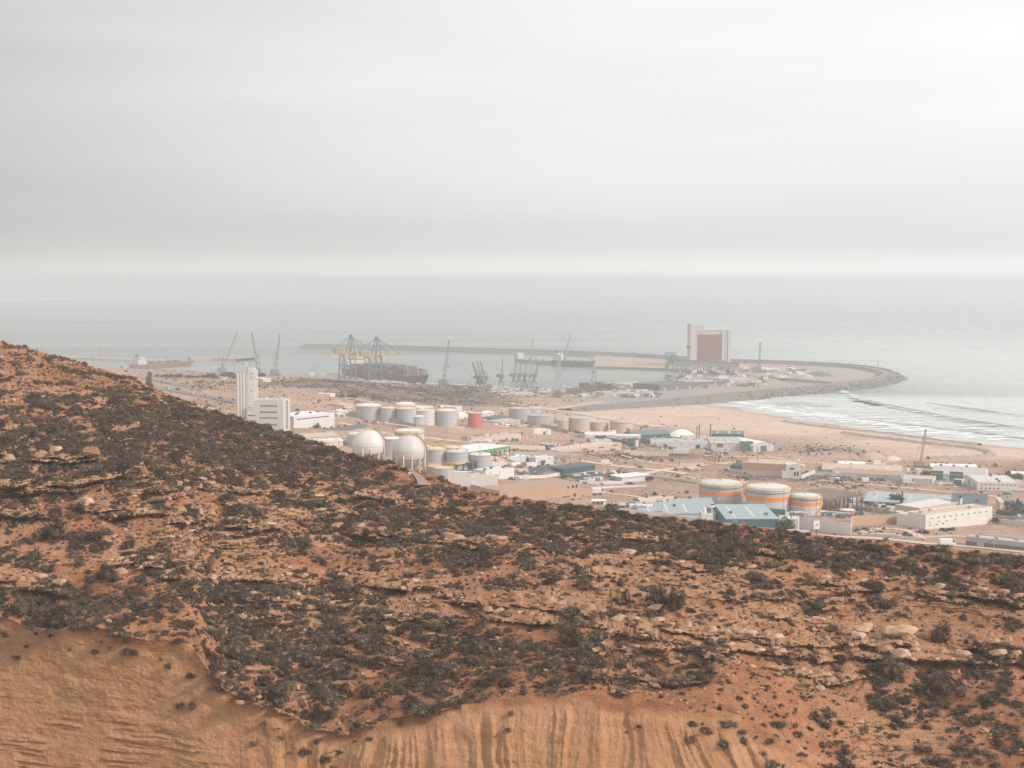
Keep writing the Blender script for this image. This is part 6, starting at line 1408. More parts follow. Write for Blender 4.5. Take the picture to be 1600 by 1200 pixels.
def tree(label, px, pyb, wp, hp, kind='round', port=False, group='trees around the works', cat='tree', name=None, dense=None):
    g = ground(px, pyb); k = g.y/FOC; w, h = wp*k, hp*k; rn_ = random.Random(px*7+pyb)
    T = thing(name or {'round': 'tree', 'bush': 'bush', 'conifer': 'conifer_tree', 'palm': 'palm_tree'}[kind], label, cat, g, rn_.uniform(0, 6), group)
    if kind == 'palm':
        m_ = MB(); 
        for i in range(5): m_.bar((.12*i, 0, h*.78*i/5-.3*(i==0)), (.12*(i+1), 0, h*.78*(i+1)/5), .38-.03*i, n=7)
        m_.build('trunk', M_TRUNK, T)
        m_ = MB()
        for i in range(22):
            a = rn_.uniform(0, 6.3); e = rn_.uniform(-.5, 1.1); p = Vector((.6,0,h*.78)); d = Vector((math.cos(a)*math.cos(e), math.sin(a)*math.cos(e), math.sin(e))); L = w*.62
            q = p+d*L*.55; r = q+Vector((d.x, d.y, d.z-.9)).normalized()*L*.5; sd = Vector((-math.sin(a), math.cos(a), 0))*.22
            m_.add([p, q+sd, r, q-sd, q+Vector((0,0,-.3))], [(0,1,4),(0,4,3),(1,2,4),(4,2,3)])
        m_.build('crown', M_LEAF, T)
        return T
    if kind == 'round':
        m_ = MB(); m_.bar((0,0,-.5), (.1,0,h*.45), .32, n=7, w1=.2)
        for i in range(4): a = i*1.6; m_.bar((.1,0,h*.38), (math.cos(a)*w*.25, math.sin(a)*w*.25, h*.68), .16, n=5, w1=.08)
        m_.build('trunk', M_TRUNK, T)
        o_ = mesh_obj('crown', rn_.choice(TREEM), M_LEAF, T); o_.location = (0,0,h*.3); o_.scale = (w*.52, w*.52, h*.62)
    elif kind == 'conifer':
        MB().bar((0,0,-.5), (0,0,h*.9), .35, n=7, w1=.08).build('trunk', M_TRUNK, T)
        for i in range(4):
            o_ = mesh_obj('crown', TREEM[i], M_LEAF, T); f = i/4; o_.location = (rn_.uniform(-.3,.3),0,h*(.05+.23*i)); o_.scale = (w*.5*(1-.2*i), w*.5*(1-.2*i), h*.27)
    else:
        MB().bar((0,0,-.4), (0,0,h*.4), .2, n=5).build('stem', M_TRUNK, T)
        o_ = mesh_obj('crown', rn_.choice(TREEM), M_LEAF, T); o_.location = (0,0,-.05); o_.scale = (w*.5, w*.5, h*.9)
    return T
for i, (a, b_, w, h) in enumerate([(246,590,7,6),(253,590,7,5),(259,590.5,8,6),(268,590.5,12,7),(277,590.5,8,6),(281,591,11,8),(294,591,9,6),(299,591,8,5),(309,591,7,5),(316,591,8,6),(322,591,7,5),(338,591.5,8,6),(346,591.5,9,7),(366,592,9,6)]):
    tree('low dark tree in the hedge row along the plateau edge', a, b_, w, h, 'round', group='trees in the plateau row')
tree('tallest round dark tree of the plateau row', 331, 591.5, 12, 10)
tree('broad dark tree beside the white hut on the plateau', 354, 592, 22, 12)
tree('round dark tree just right of the grain silo', 411, 590, 10, 8)
bldg('hut', 'white box hut under the broad plateau tree', 'hut', ((346,592.5),(356,592.5)), 4.5, 2, M_WHITE, M_ROOFW)
tree('dark conifer standing on the edge of the hillside at the left', 234, 607, 13, 27, 'conifer')
tree('dark bush left of a pair by the tiny white hut', 534, 621, 13, 6, 'bush', cat='bush')
tree('dark bush right of a pair by the tiny white hut', 553, 621, 16, 6, 'bush', cat='bush')
tree('dark trees clump right of the long white warehouse foot', 489, 668, 22, 7, 'bush', cat='bush')
tree('grey green bush at the foot of the grey blue tanks', 720, 752, 18, 9, 'bush', cat='bush')
tree('small dark bush at the foot of the big white retaining wall', 760, 765, 9, 5, 'bush', cat='bush')
tree('brownish tree between compound wall and white block', 827, 724, 11, 11)
tree('dark green bush at the left corner of the white hall with navy roof', 880, 748, 9, 8, 'bush', cat='bush')
tree('tree left of the white hut behind the navy roofed shed', 954, 748, 8, 9)
tree('tree with forked crown behind the white hut', 965, 744, 9, 11)
tree('tree above the roof of the white house', 975, 746, 9, 10)
tree('tree right behind the white house', 998, 748, 10, 7, 'round')
tree('bushy tree at the right end of the white house', 1013, 752, 12, 9)
tree('palm tree left of a pair beyond the beige tanks', 1003, 676, 7, 10, 'palm')
tree('palm tree right of a pair beyond the beige tanks', 1009, 676, 9, 13, 'palm')
tree('palm tree in front of the domed beige tank', 981, 682, 8, 14, 'palm')
tree('large round dark tree beside the teal workshop', 1232, 833, 27, 27)
tree('umbrella shaped tree rising behind the long teal roof', 1403, 790, 17, 22)
tree('dark upright cypress in front of the long teal roof', 1408, 798, 10, 19, 'conifer')
for i, (a, b_) in enumerate([(1360,800),(1352,798),(1370,802),(1381,804)]):
    tree('palm tree in the row behind the brown canopy', a, b_, 9, 16, 'palm', group='palms behind the brown canopy')
tree('tree beside the white cabin behind the tan roofed building', 1447, 745, 14, 11)
tree('tree behind the street office roof', 1528, 748, 15, 8)
tree('small lollipop tree at the low white wall on the right', 1557, 819, 10, 12)
tree('large brown grey bush at the right edge', 1590, 803, 26, 24, 'bush', cat='bush')
tree('tawny bush left of the large bush at the right edge', 1566, 806, 22, 10, 'bush', cat='bush')
for i, (a, b_, w) in enumerate([(1437,833,9),(1447,834,10),(1472,830,13),(1487,829,12)]):
    tree('dark bush at the foot of the corner factory', a, b_, w, 6, 'bush', cat='bush', group='bushes at the foot of the corner factory')
for i, (a, b_, w, h) in enumerate([(1560,748,14,8),(1578,750,16,9),(1594,748,14,9),(1574,742,12,7),(1590,740,12,6)]):
    tree('grey green bush in the thicket at the right edge of the street', a, b_, w, h, 'bush', cat='bush', group='thicket at the right edge')

# ================================================================== HILLSIDE: rocks and shrubs
S2 = slice(0, NA+NBR); HX, HY, HZ = X2[S2], Y2[S2], Z2[S2]; HPX, HPY = PX2[S2], PY2[S2]
def hill_at(px, py):
    j = int(np.clip(np.searchsorted(U, px), 1, len(U)-2)); col = slice(max(j-2,0), j+3)
    d = np.abs(HPX[:, col]-px)*.5+np.abs(HPY[:, col]-py); i = np.unravel_index(np.argmin(d), d.shape); c = max(j-2,0)+i[1]
    return Vector((HX[i[0], c], HY[i[0], c], HZ[i[0], c]))
# walking track on the shoulder of the hill
trk = [(640,735),(651,743),(659,752),(661,760)]
vs = []; fs = []
tp = smooth_path([hill_at(a, b_) for a, b_ in trk], 8)
for i, p in enumerate(tp):
    w_ = .35+.8*i/len(tp)
    for s in (-1,0,1): vs.append((p.x+s*w_, p.y, p.z+.25+.06*(s==0)))
for i in range(len(tp)-1):
    for j in range(2): fs.append((i*3+j, i*3+j+1, i*3+j+4, i*3+j+3))
structure(MB().add(vs, fs).build('hill_track', paint('track_soil', (.30,.22,.185), .95, .15, .1, .3, False), smooth=True))

M_STONE, t, b = nmat('sandstone'); P = tn(t, 'ShaderNodeTexCoord').outputs['Object']; rnd_ = tn(t, 'ShaderNodeObjectInfo').outputs['Random']
c = ramp_node(t, noise_node(t, mapped(t, P, (.8,.8,3.5)), 1.3, 6, .65), [(.32, (.36,.175,.09)), (.5, (.57,.32,.18)), (.66, (.67,.43,.275))])
c = mixrgb(t, mathn(t, 'MULTIPLY', mathn(t, 'GREATER_THAN', noise_node(t, P, 5, 4, .7), .58), .35), c, (.25,.16,.11))
hs = tn(t, 'ShaderNodeHueSaturation'); t.links.new(c, hs.inputs['Color']); t.links.new(mathn(t, 'ADD', mathn(t, 'MULTIPLY', rnd_, .45), .58), hs.inputs['Value']); t.links.new(mathn(t, 'ADD', mathn(t, 'MULTIPLY', rnd_, -.3), 1.05), hs.inputs['Saturation'])
t.links.new(hs.outputs[0], b.inputs['Base Color']); b.inputs['Roughness'].default_value = .95; b.inputs['Specular IOR Level'].default_value = .1
bump(t, b, noise_node(t, P, 6, 6, .7), .25, .9)
def softened(me):
    bm = bmesh.new(); bm.from_mesh(me); bmesh.ops.bevel(bm, geom=bm.edges[:], offset=.09, segments=1, affect='EDGES', clamp_overlap=True); bm.to_mesh(me); bm.free(); me.materials.append(M_STONE); return me
BOULD = [softened(rock_mesh('boulder', 500+i, 1, .85, .72, 15)) for i in range(7)]
SLAB = [softened(rock_mesh('rock_slab', 600+i, 1.25, .8, .42, 15)) for i in range(6)]
def put_rock(me, px, py, wp, name, label=None, cat=None, group=None, parent=None, rz=None, tilt=.25, hs_=1, sink=.25):
    p = hill_at(px, py); k = p.y/FOC; s = wp/2*k/1.05
    o_ = bpy.data.objects.new(name, me); COL.objects.link(o_); o_.location = (p.x, p.y-.15*s, p.z+s*(.45-sink)); o_.scale = (s, s*.9, s*hs_)
    o_.rotation_euler = (random.uniform(-tilt,tilt), random.uniform(-tilt,tilt), random.uniform(0,6.3) if rz is None else rz)
    if parent: o_.parent = parent
    return tag(o_, label, cat, group)
NAMED = [('large tan boulder propped above the bare cliff at the left', 184, 897, 29, 0), ('small pale stone on top of the large tan boulder area', 187, 881, 9, 0), ('pale jagged boulder above the left ledge, half among shrubs', 292, 864, 17, 0), ('flat yellow boulder in the shrubs left of the jagged one', 262, 840, 16, 1),
 ('upper left stone of the cluster near the left skyline ledge', 277, 758, 15, 0), ('topmost stone of the cluster near the left skyline ledge', 289, 754, 17, 0), ('right stone of the cluster near the left skyline ledge', 301, 765, 15, 0), ('lower middle stone of the cluster near the left skyline ledge', 290, 766, 15, 0),
 ('flat stone above the cluster near the skyline ledge', 313, 750, 18, 1), ('upright pale stone alone right of the stone cluster', 377, 766, 9, 0), ('flat pale rock on the ridge below the hill track', 492, 776, 26, 1), ('round pale boulder in the middle of the slope', 764, 997, 13, 0), ('long smooth slab beside the twin dark bushes', 1024, 951, 31, 1), ('yellow boulder at the end of the middle ledge', 712, 843, 30, 1),
 ('square pale boulder below the crest in the middle', 870, 822, 18, 0), ('round boulder right of the square one below the crest', 847, 862, 13, 0), ('blocky boulder in the middle upper slope', 824, 853, 12, 0), ('rounded rock beside the steep middle gully', 905, 884, 13, 0), ('flat grey slab standing at the dense shrub field', 670, 990, 22, 1), ('small pale rock left of the flat grey slab', 618, 984, 9, 0),
 ('thick overhanging slab on the right cliff ledge', 1351, 985, 42, 1), ('very long overhanging slab right of the thick one', 1408, 991, 62, 1), ('smooth oval boulder below the right ledge', 1572, 1026, 14, 0), ('angular orange block in the right gully', 1287, 1077, 20, 0), ('pale orange block below the right gully top', 1316, 1085, 15, 0), ('pale square rock left in the right gully', 1218, 1055, 16, 0),
 ('pale rock at the top of the bare fan', 1155, 1036, 14, 0), ('pale broken rock on the bare fan edge', 1190, 1097, 17, 0), ('rounded rock in the dark shrubs at right', 1463, 1059, 16, 0), ('small brown rock in the dark shrubs at right', 1455, 1036, 17, 1), ('flat rock half buried in the right gully bed', 1350, 1129, 16, 1), ('upright stone at the foot of the right gully', 1329, 1193, 16, 0),
 ('thin block leaning in the right gully', 1316, 1054, 13, 0), ('pale stone on the left slope in dense shrubs', 413, 986, 9, 0), ('white slab on the left slope among stones', 523, 955, 19, 1), ('pale stone left of the white slab', 478, 967, 11, 0), ('tilted pale stone above the dense shrubs', 486, 962, 14, 0), ('pale upright stone over the left cliff lip', 194, 957, 14, 0), ('small white stone near the left cliff lip', 164, 974, 11, 0), ('lone stone inside the dense shrub field', 476, 1024, 10, 0), ('white chip stone beside the dense shrub field', 506, 1008, 9, 0),
 ('rock face block under the twin dark bushes', 1085, 915, 16, 1), ('pale stone right of the twin dark bushes', 1116, 918, 9, 0), ('loose block at the end of the long left ledge', 330, 905, 16, 0), ('brown stone near the left ledge end', 345, 880, 14, 0), ('white stone at the cliff foot on the left bottom', 513, 1180, 26, 1)]
for lb, a, b_, w, kind in NAMED: put_rock(random.choice(SLAB if kind else BOULD), a, b_, w, 'boulder', lb, 'boulder', rz=random.uniform(-.3,.3), tilt=.12, hs_=1.05)
# blocks of the ledges: pieces of the hillside
rn = random.Random(77); cand = []
for k_, (pl, hgt, w) in enumerate(LEDGES):
    xs, ys = zip(*pl); x = xs[0]+5
    while x < xs[-1]-4:
        bw_ = min(hgt, 11)*rn.uniform(.7, 2.0)+4
        if rn.random() < .80: cand.append((x, float(np.interp(x, xs, ys))-hgt*rn.uniform(.25,.75), bw_*1.15, min(1.15, hgt/bw_*1.5)))
        if rn.random() < .40: cand.append((x+rn.uniform(-5,5), float(np.interp(x, xs, ys))+rn.uniform(2,16), bw_*.5, .9))
        x += bw_*rn.uniform(.65, 1.25)
rn.shuffle(cand)
for (a, b_, w, hs2) in cand[:290]:
    if 0 < a < 1610: put_rock(rn.choice(SLAB), a, b_, w, 'rock_block', parent=hill, rz=rn.uniform(-.18,.18), tilt=.06, hs_=max(.6, hs2)*1.7, sink=.35)
def zone(a, b_):
    side = 'left' if a < 540 else ('central' if a < 1080 else 'right hand')
    if b_ < CY[np.clip(np.searchsorted(U, a), 0, len(U)-1)]+90: return 'near the skyline of the %s slope' % side
    if b_ > LY[np.clip(np.searchsorted(U, a), 0, len(U)-1)]-90: return 'above the %s bare cliff' % side
    return 'between the rock ledges of the %s slope' % side
# medium loose boulders scattered over the slope
STONY = [(450,830,180,60,1),(700,930,250,60,1.1),(880,860,160,40,.9),(1100,980,200,60,1.1),(1250,1060,140,50,1.0),(460,965,80,30,.9),(150,700,150,40,.4),(340,760,80,30,.8),(1400,960,160,60,.7),(200,600,180,50,.5),(1450,1080,150,60,.6),(80,830,120,40,.7),(560,790,90,30,1.1)]
cellA = np.abs(np.gradient(HX, axis=1))*np.hypot(np.gradient(HY, axis=0), np.gradient(HZ, axis=0))
inBm = np.zeros_like(HX); inBm[NA:] = 1
vis = (HPX > -40) & (HPX < 1640) & (HPY < 1215)
sw = cellA*np.clip(blobs(STONY, HPX, HPY)+.12+.5*rock[S2], 0, 2)*inBm*vis
rng = np.random.default_rng(5)
idx = rng.choice(sw.size, 190, p=(sw/sw.sum()).ravel(), replace=False)
for q in idx:
    a, b_ = HPX.ravel()[q], HPY.ravel()[q]; D = HY.ravel()[q]
    w = rn.uniform(.5, 1.25)*FOC/D*rn.choice((.7,1,1))
    z_ = zone(a, b_); put_rock(rn.choice(BOULD+SLAB[:3]), a, b_, w, 'boulder', 'loose sandstone boulder lying '+z_, 'boulder', 'loose boulders '+z_, tilt=.35)

# shrub cover
COVER = [(150,560,260,45,-.16),(330,690,330,50,.82),(60,645,90,20,.35),(330,640,120,40,.3),(90,605,130,16,-.15),(60,660,70,12,-.35),(150,672,60,12,-.3),(200,690,60,10,-.25),(110,715,150,22,-.45),(40,745,60,16,.1),(90,750,110,9,.1),(200,745,90,10,.15),(450,720,160,35,.35),
 (300,855,90,22,-.45),(60,820,80,30,-.05),(250,940,280,32,.55),(60,955,90,25,.35),(520,1040,230,60,.7),(720,1080,120,30,.35),(900,1040,160,40,.35),(800,820,320,25,.6),(560,850,100,30,.1),(1250,855,450,28,.65),(1150,905,140,28,-.35),(1130,985,230,24,-.55),(800,950,160,22,-.30),(1370,1000,140,22,-.4),
 (1200,1085,110,40,-.25),(1340,1120,30,70,-.35),(1450,1090,90,50,.25),(1560,1090,70,60,.25),(1460,935,150,25,.42),(1420,1160,160,40,.2),(1250,890,200,20,.15),(1300,935,100,20,.15),(1000,1050,120,30,.2),(700,1000,120,25,.2),(470,800,120,22,-.15),(650,780,90,12,-.1),(710,765,40,12,-.4),(640,745,25,14,-.5),(960,870,90,20,-.1),(1480,890,160,25,.3),(170,800,120,10,-.1),(1240,1130,60,30,-.3)]
cov = .345+blobs(COVER, HPX, HPY)
# keep to the real places of the densest, largest shrubs; break everything up with patchy noise
pn = fbm(HX/7.5, HY/9, s=201, o=3); pn2 = fbm(HX/2.6, HY/3.2, s=203, o=2)
dens = np.clip((cov-.5)*1.5+ (pn-.5)*1.6+(pn2-.5)*2.3+.47, 0, 1)
dens *= inBm*vis*(1-.6*sstep(.72, 1, rock[S2]))*sstep(-5, 2, LY[None]-HPY)
# a few stragglers below the lip
STRAG = [(330,1010,15,12,.5),(345,1035,15,15,.6),(320,1060,14,14,.5),(290,1092,14,10,.6),(520,1135,30,12,.5),(1000,1120,60,30,.12),(1150,1060,40,20,.3),(1370,1170,50,30,.4),(1500,1170,90,40,.5),(1240,1100,40,25,.4),(980,1160,70,30,.07),(660,1120,60,14,.4),(10,985,20,16,.5)]
dens = np.maximum(dens, np.clip(blobs(STRAG, HPX, HPY), 0, 1)*.35*vis)
lipn = fbm(HX/5, HZ/5, s=211, o=3); below_ = HPY-LY[None]
dens = np.maximum(dens, (below_ > -6)*sstep(70, 0, below_)*np.clip((lipn-.47)*5, 0, 1)*.42*vis)
w8 = (dens**1.2*cellA).ravel(); NSH = int(w8.sum()/.72); print('shrubs', NSH)
idx = rng.choice(w8.size, NSH, p=w8/w8.sum(), replace=True)
jit = rng.uniform(-.5, .5, (NSH, 2))
sx = HX.ravel()[idx]+jit[:,0]*.5; sy = HY.ravel()[idx]+jit[:,1]*.5; sz = HZ.ravel()[idx]
ss = np.clip(np.exp(rng.normal(math.log(.46), .42, NSH)), .2, 1.3)*np.where(sy > 235, 1.0, 1.06)
named = [('large dark bush, left one of a leaning pair beside the long smooth slab', 1030, 944, 38, 42), ('large dark bush, right one of a leaning pair, tilted downhill', 1055, 950, 34, 46), ('tall dark double bush on the left ledge', 82, 845, 46, 48), ('tall dark bush behind the left double bush', 82, 812, 36, 34), ('dark bush behind the large tan boulder', 160, 905, 36, 36), ('dark rounded bush alone on the bare tan patch', 197, 856, 24, 24), ('dark bush on the left cliff lip, big and wide', 76, 980, 50, 34), ('dark bush on the left cliff lip near the frame edge', 28, 955, 48, 34), ('dark round bush right of the twin pair on the skyline bare patch', 915, 920, 32, 34), ('dark bush over the middle of the slope above the bare fan', 893, 1005, 40, 44), ('dark bush in the dense field under the round pale boulder', 752, 1018, 38, 30), ('dark bush below the lip standing in bare ochre, right one', 294, 1106, 16, 18), ('dark bush below the lip standing in bare ochre, left one', 277, 1106, 16, 18), ('tall dark bush above the right gully', 1400, 1050, 44, 40), ('big dark bush group right of the rounded rock', 1480, 1085, 60, 46), ('dark bush hanging over the right ledge face', 1478, 1000, 30, 44), ('lone round bush low on the right fan', 1166, 1160, 12, 18), ('small round bush alone on the bare ochre fan', 1125, 1108, 11, 14)]
SHR = [leaf_mesh('shrub', 700+i, 950, .20, .66, .80, 7, .15, .13) for i in range(6)]
SHT = [leaf_mesh('shrub', 720+i, 1500, .15, .66, 1.25, 9, .05, .14) for i in range(3)]
M_SHRUB = leafmat('shrub_twigs', (.072,.047,.031), (.120,.083,.056), (.175,.126,.087))
M_SHRUB2 = leafmat('shrub_grey_green', (.074,.054,.038), (.122,.092,.066), (.175,.135,.10))
for i, me in enumerate(SHR): me.materials.append(M_SHRUB2 if i in (2, 4) else M_SHRUB)
for me in SHT: me.materials.append(M_SHRUB)
for lb, a, b_, w, h in named:
    p = hill_at(a, b_); k = p.y/FOC
    o_ = bpy.data.objects.new('shrub', SHT[int(a) % 3]); COL.objects.link(o_); o_.location = p-Vector((0,0,.15)); o_.scale = (w/2*k*.95, w/2*k*.95, h*k*.68); o_.rotation_euler = (0, 0, a); tag(o_, lb, 'shrub')
app = ss/sy; order = np.argsort(-app); big = order[:280]; rest = order[280:]
sPX, sPY = project(sx, sy, sz)
for q in big:
    o_ = bpy.data.objects.new('shrub', SHR[q % 6]); COL.objects.link(o_)
    s = ss[q]; o_.location = (sx[q], sy[q], sz[q]-.06); o_.scale = (s, s*rn.uniform(.85,1.15), s*rn.uniform(.75,1.15)); o_.rotation_euler = (rn.uniform(-.12,.12), rn.uniform(-.12,.12), rn.uniform(0,6.3))
    z_ = zone(sPX[q], sPY[q]); tag(o_, 'dark twiggy shrub '+z_, 'shrub', 'shrubs '+z_)
def scatter(name, x, y, z, s, protos, mat, vscale=1.0, seed=0):
    """many small pieces as one object: points + instances"""
    me = bpy.data.meshes.new(name); me.vertices.add(len(x)); me.vertices.foreach_set('co', np.stack([x, y, z], -1).astype(np.float32).ravel())
    a = me.attributes.new('size', 'FLOAT', 'POINT'); a.data.foreach_set('value', np.asarray(s, np.float32))
    o_ = mesh_obj(name, me, mat); o_['kind'] = 'stuff'
    ng = bpy.data.node_groups.new(name+'_nodes', 'GeometryNodeTree')
    ng.interface.new_socket('Geometry', in_out='INPUT', socket_type='NodeSocketGeometry'); ng.interface.new_socket('Geometry', in_out='OUTPUT', socket_type='NodeSocketGeometry')
    N = ng.nodes; Lk = ng.links.new
    gi = N.new('NodeGroupInput'); go = N.new('NodeGroupOutput'); jn = N.new('GeometryNodeJoinGeometry'); m2p = N.new('GeometryNodeMeshToPoints'); iop = N.new('GeometryNodeInstanceOnPoints')
    Lk(gi.outputs[0], m2p.inputs['Mesh'])
    for pr in protos:
        oi = N.new('GeometryNodeObjectInfo'); oi.transform_space = 'ORIGINAL'; oi.inputs['Object'].default_value = pr; oi.inputs['As Instance'].default_value = True; Lk(oi.outputs['Geometry'], jn.inputs[0])
    Lk(m2p.outputs[0], iop.inputs['Points']); Lk(jn.outputs[0], iop.inputs['Instance']); iop.inputs['Pick Instance'].default_value = True
    ri = N.new('FunctionNodeRandomValue'); ri.data_type = 'INT'; ri.inputs[4].default_value = 0; ri.inputs[5].default_value = len(protos)-1; ri.inputs['Seed'].default_value = seed
    Lk(ri.outputs[2], iop.inputs['Instance Index'])
    rr = N.new('FunctionNodeRandomValue'); rr.data_type = 'FLOAT_VECTOR'; rr.inputs[0].default_value = (-.15,-.15,0); rr.inputs[1].default_value = (.15,.15,6.28); rr.inputs['Seed'].default_value = seed+1
    Lk(rr.outputs[0], iop.inputs['Rotation'])
    na = N.new('GeometryNodeInputNamedAttribute'); na.data_type = 'FLOAT'; na.inputs['Name'].default_value = 'size'
    rs = N.new('FunctionNodeRandomValue'); rs.data_type = 'FLOAT_VECTOR'; rs.inputs[0].default_value = (.85,.85,.7*vscale); rs.inputs[1].default_value = (1.15,1.15,1.15*vscale); rs.inputs['Seed'].default_value = seed+2
    vm = N.new('ShaderNodeVectorMath'); vm.operation = 'SCALE'; Lk(rs.outputs[0], vm.inputs[0]); Lk(na.outputs['Attribute'], vm.inputs['Scale']); Lk(vm.outputs[0], iop.inputs['Scale'])
    Lk(iop.outputs[0], go.inputs[0])
    md = o_.modifiers.new('scatter', 'NODES'); md.node_group = ng; return o_
def protos_of(meshes, name):
    return [next(o for o in bpy.data.objects if o.data == me and o.name.split('.')[0] == name) for me in meshes]
scatter('hillside_shrubs', sx[rest], sy[rest], sz[rest]-.06, ss[rest], protos_of(SHR, 'shrub'), None, seed=3)
# small dry tufts and stones between them
TUF = [leaf_mesh('dry_tuft', 860+i, 150, .5, .9, .6, 2, 1.2, .07) for i in range(3)]
M_STRAW = leafmat('straw_tuft', (.13,.078,.045), (.20,.125,.075), (.28,.19,.12))
for me in TUF: me.materials.append(M_STRAW)
for i, (a, b_) in enumerate([(640,880), (230,866), (1290,1000)]):
    p = hill_at(a, b_); o_ = bpy.data.objects.new('dry_tuft', TUF[i]); COL.objects.link(o_); o_.location = p; o_.scale = (.8,.8,.8)
    tag(o_, ['pale dry grass tuft in the stony middle of the slope', 'pale dry grass tuft on the bare tan patch at the left', 'pale dry grass tuft at the rock ledge on the right'][i], 'grass tuft')
wt = (cellA*inBm*vis*(.4+.7*np.clip(dens+.25, 0, 1))*sstep(-6, 4, LY[None]-HPY)).ravel(); n = 22000
idx = rng.choice(wt.size, n, p=wt/wt.sum()); j = rng.uniform(-.4,.4,(n,2))
hf = np.arange(n) % 4 != 0
hx_, hy_, hz_ = HX.ravel()[idx]+j[:,0], HY.ravel()[idx]+j[:,1], HZ.ravel()[idx]-.03
hs_ = np.clip(np.exp(rng.normal(math.log(.2), .4, n)), .08, .5)
scatter('hillside_tufts', hx_[hf], hy_[hf], hz_[hf], hs_[hf], protos_of(SHR, 'shrub'), None, seed=13)
scatter('dry_grass', hx_[~hf], hy_[~hf], hz_[~hf], hs_[~hf]*1.3, protos_of(TUF, 'dry_tuft'), None, seed=17)
wt = (sw*.5+cellA*inBm*vis*.35+cellA*vis*(below_ > 0)*.03*np.clip((lipn-.4)*4, 0, 1)).ravel(); n = 36000
idx = rng.choice(wt.size, n, p=wt/wt.sum()); j = rng.uniform(-.4,.4,(n,2))
scatter('loose_stones', HX.ravel()[idx]+j[:,0], HY.ravel()[idx]+j[:,1], HZ.ravel()[idx]+.02, np.clip(np.exp(rng.normal(math.log(.13), .6, n)), .05, .55), protos_of(BOULD[:5], 'boulder'), None, seed=23)

# ---- scrub of the plain
PLV = [leaf_mesh('scrub', 800+i, 70, .4, .75, .7, 3, .1, .3) for i in range(3)]
M_DRY = leafmat('dry_scrub', (.065,.050,.037), (.10,.078,.058), (.145,.115,.085))
for me in PLV: me.materials.append(M_DRY)
pr = []
for i, (a, b_) in enumerate([(1310,757),(1345,760),(1395,764)]):
    g = ground(a, b_); o_ = bpy.data.objects.new('scrub_bush', PLV[i]); COL.objects.link(o_); o_.location = g; o_.scale = (1.6,1.6,1.2); tag(o_, ['dry grey bush in the dotted field below the pale wall, left', 'dry grey bush in the dotted field below the pale wall, middle', 'dry grey bush in the dotted field below the pale wall, right'][i], 'bush'); pr.append(o_)
cA = np.abs(np.gradient(Xp, axis=1))*np.abs(np.gradient(Yp, axis=0))
pw = np.clip(scrub*1.0+.05, 0, 1.4)*np.clip((fbm(Xp/18, Yp/30, s=301)-.34)*4, 0, 1)*(1-.85*sand)*(PXp > 180)*(PXp < 1640)*(Yp > 540)*(Yp < 1700)*(Zp > 1.5)
pw = (pw*cA).ravel(); n = 13000
idx = rng.choice(pw.size, n, p=pw/pw.sum()); j = rng.uniform(-1.2,1.2,(n,2))
qx, qy = Xp.ravel()[idx]+j[:,0], Yp.ravel()[idx]+j[:,1]
scatter('plain_scrub', qx, qy, plain_z(qx, qy)-.1, np.clip(np.exp(rng.normal(math.log(.5), .55, n)), .2, 1.8), pr, None, seed=31)
# rubble and debris lying about the plots
RUB = [(950,765,70,10,1),(1010,700,60,8,.8),(1120,710,90,10,.8),(1380,830,90,10,.8),(1330,745,90,8,.4),(1500,835,60,8,.5),(960,715,100,8,.5),(860,728,40,5,.5),(1040,715,60,8,.7),(680,625,100,12,.6),(900,725,60,8,.5)]
pw = (np.clip(blobs(RUB, PXp, PYp)+.03, 0, 1)*cA*(PXp > 300)*(PXp < 1640)*(Yp > 540)*(Yp < 1500)*(Zp > 1.5)).ravel(); n = 3500
idx = rng.choice(pw.size, n, p=pw/pw.sum()); j = rng.uniform(-1.2,1.2,(n,2)); qx, qy = Xp.ravel()[idx]+j[:,0], Yp.ravel()[idx]+j[:,1]
scatter('plot_rubble', qx, qy, plain_z(qx, qy), np.clip(np.exp(rng.normal(math.log(.32), .5, n)), .12, 1.1), protos_of(BOULD[:5], 'boulder'), None, seed=41)

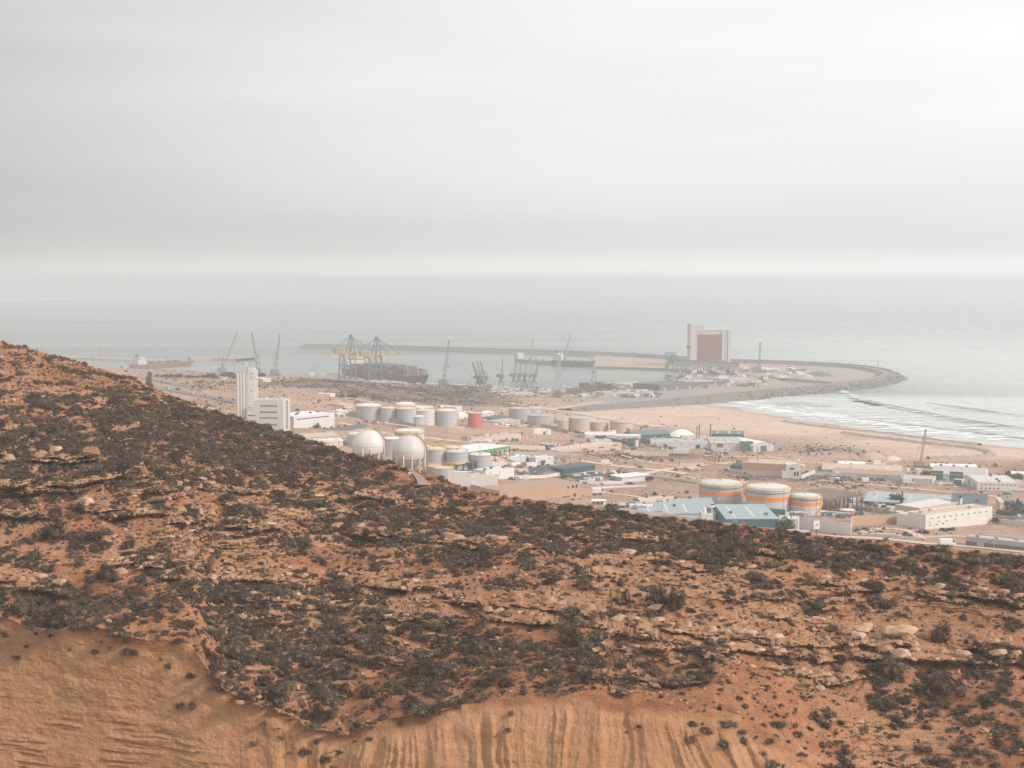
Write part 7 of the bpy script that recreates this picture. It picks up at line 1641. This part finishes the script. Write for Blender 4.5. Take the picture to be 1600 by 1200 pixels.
rn = random.Random(404)
VEH = [('white van on the dirt below the cream factory', 772, 698, 0, 1), ('silver car beside the green canopy posts', 801, 713, 1, 0), ('white car in the yard left of the white block', 812, 730, 0, 0), ('blue car by the pink roofed shed', 792, 731, 3, 0), ('white van beside the tan building end', 934, 772, 0, 1), ('white van on the sandy track above the dark scrub', 948, 726, 0, 1), ('dark car on the sandy track above the dark scrub', 1001, 732, 2, 0), ('white van in front of the white factory hall', 1128, 707, 0, 1), ('red car in front of the hangar', 1190, 710, 4, 0), ('silver car left of the pink compound', 1132, 741, 1, 0), ('white van in the yard behind the barns', 1372, 727, 0, 1), ('silver car on the shore street by the pale wall', 1350, 748, 1, 0), ('white van on the shore street in the middle', 1420, 756, 0, 1), ('dark car on the shore street at the right edge', 1585, 766, 2, 0), ('white van under the long teal roof', 1400, 801, 0, 1), ('silver car in the row under the long teal roof', 1384, 800, 1, 0), ('blue car in the row under the long teal roof', 1416, 804, 3, 0), ('white van on the foot track below the grey building', 1480, 853, 0, 1), ('dark car in the dirt yard before the tan wall', 1352, 829, 2, 0), ('white van between the upper tanks and the brown wall', 722, 674, 0, 1), ('silver car by the louvred warehouse', 684, 643, 1, 0), ('white van by the mill shed', 543, 690, 0, 1), ('red car at the mill shed front', 536, 694, 4, 0)]
for lb, a, b_, m_, v in VEH:
    g = ground(a, b_); g.z += .15
    car_parts('van' if v else 'car', lb, 'van' if v else 'car', g, rn.uniform(-.5,.5), PC[m_], 1.3 if v else 1.05, bool(v))
for a in [('lamp post on the dirt track in the middle of the plain', 985, 729, 715), ('lamp post at the bend of the sandy track', 1062, 735, 720), ('lamp post in front of the brown canopy wall', 1345, 838, 824), ('lamp post on the shore street by the barns', 1395, 754, 742), ('lamp post at the shore street end on the right', 1540, 765, 751), ('lamp post by the upper tank wall', 640, 676, 663), ('lamp post below the brown tank wall', 700, 684, 671), ('lamp post beside the cream factory end', 826, 694, 680), ('lamp post by the grey gravel street', 930, 688, 674), ('lamp post at the edge of the rubble plot', 1000, 768, 752), ('lamp post right of the small tan cube hut', 940, 776, 760), ('lamp post behind the long teal roof', 1380, 778, 764), ('lamp post behind the slate roofed hall', 1520, 775, 760)]:
    pole(*a, kind='lamp')
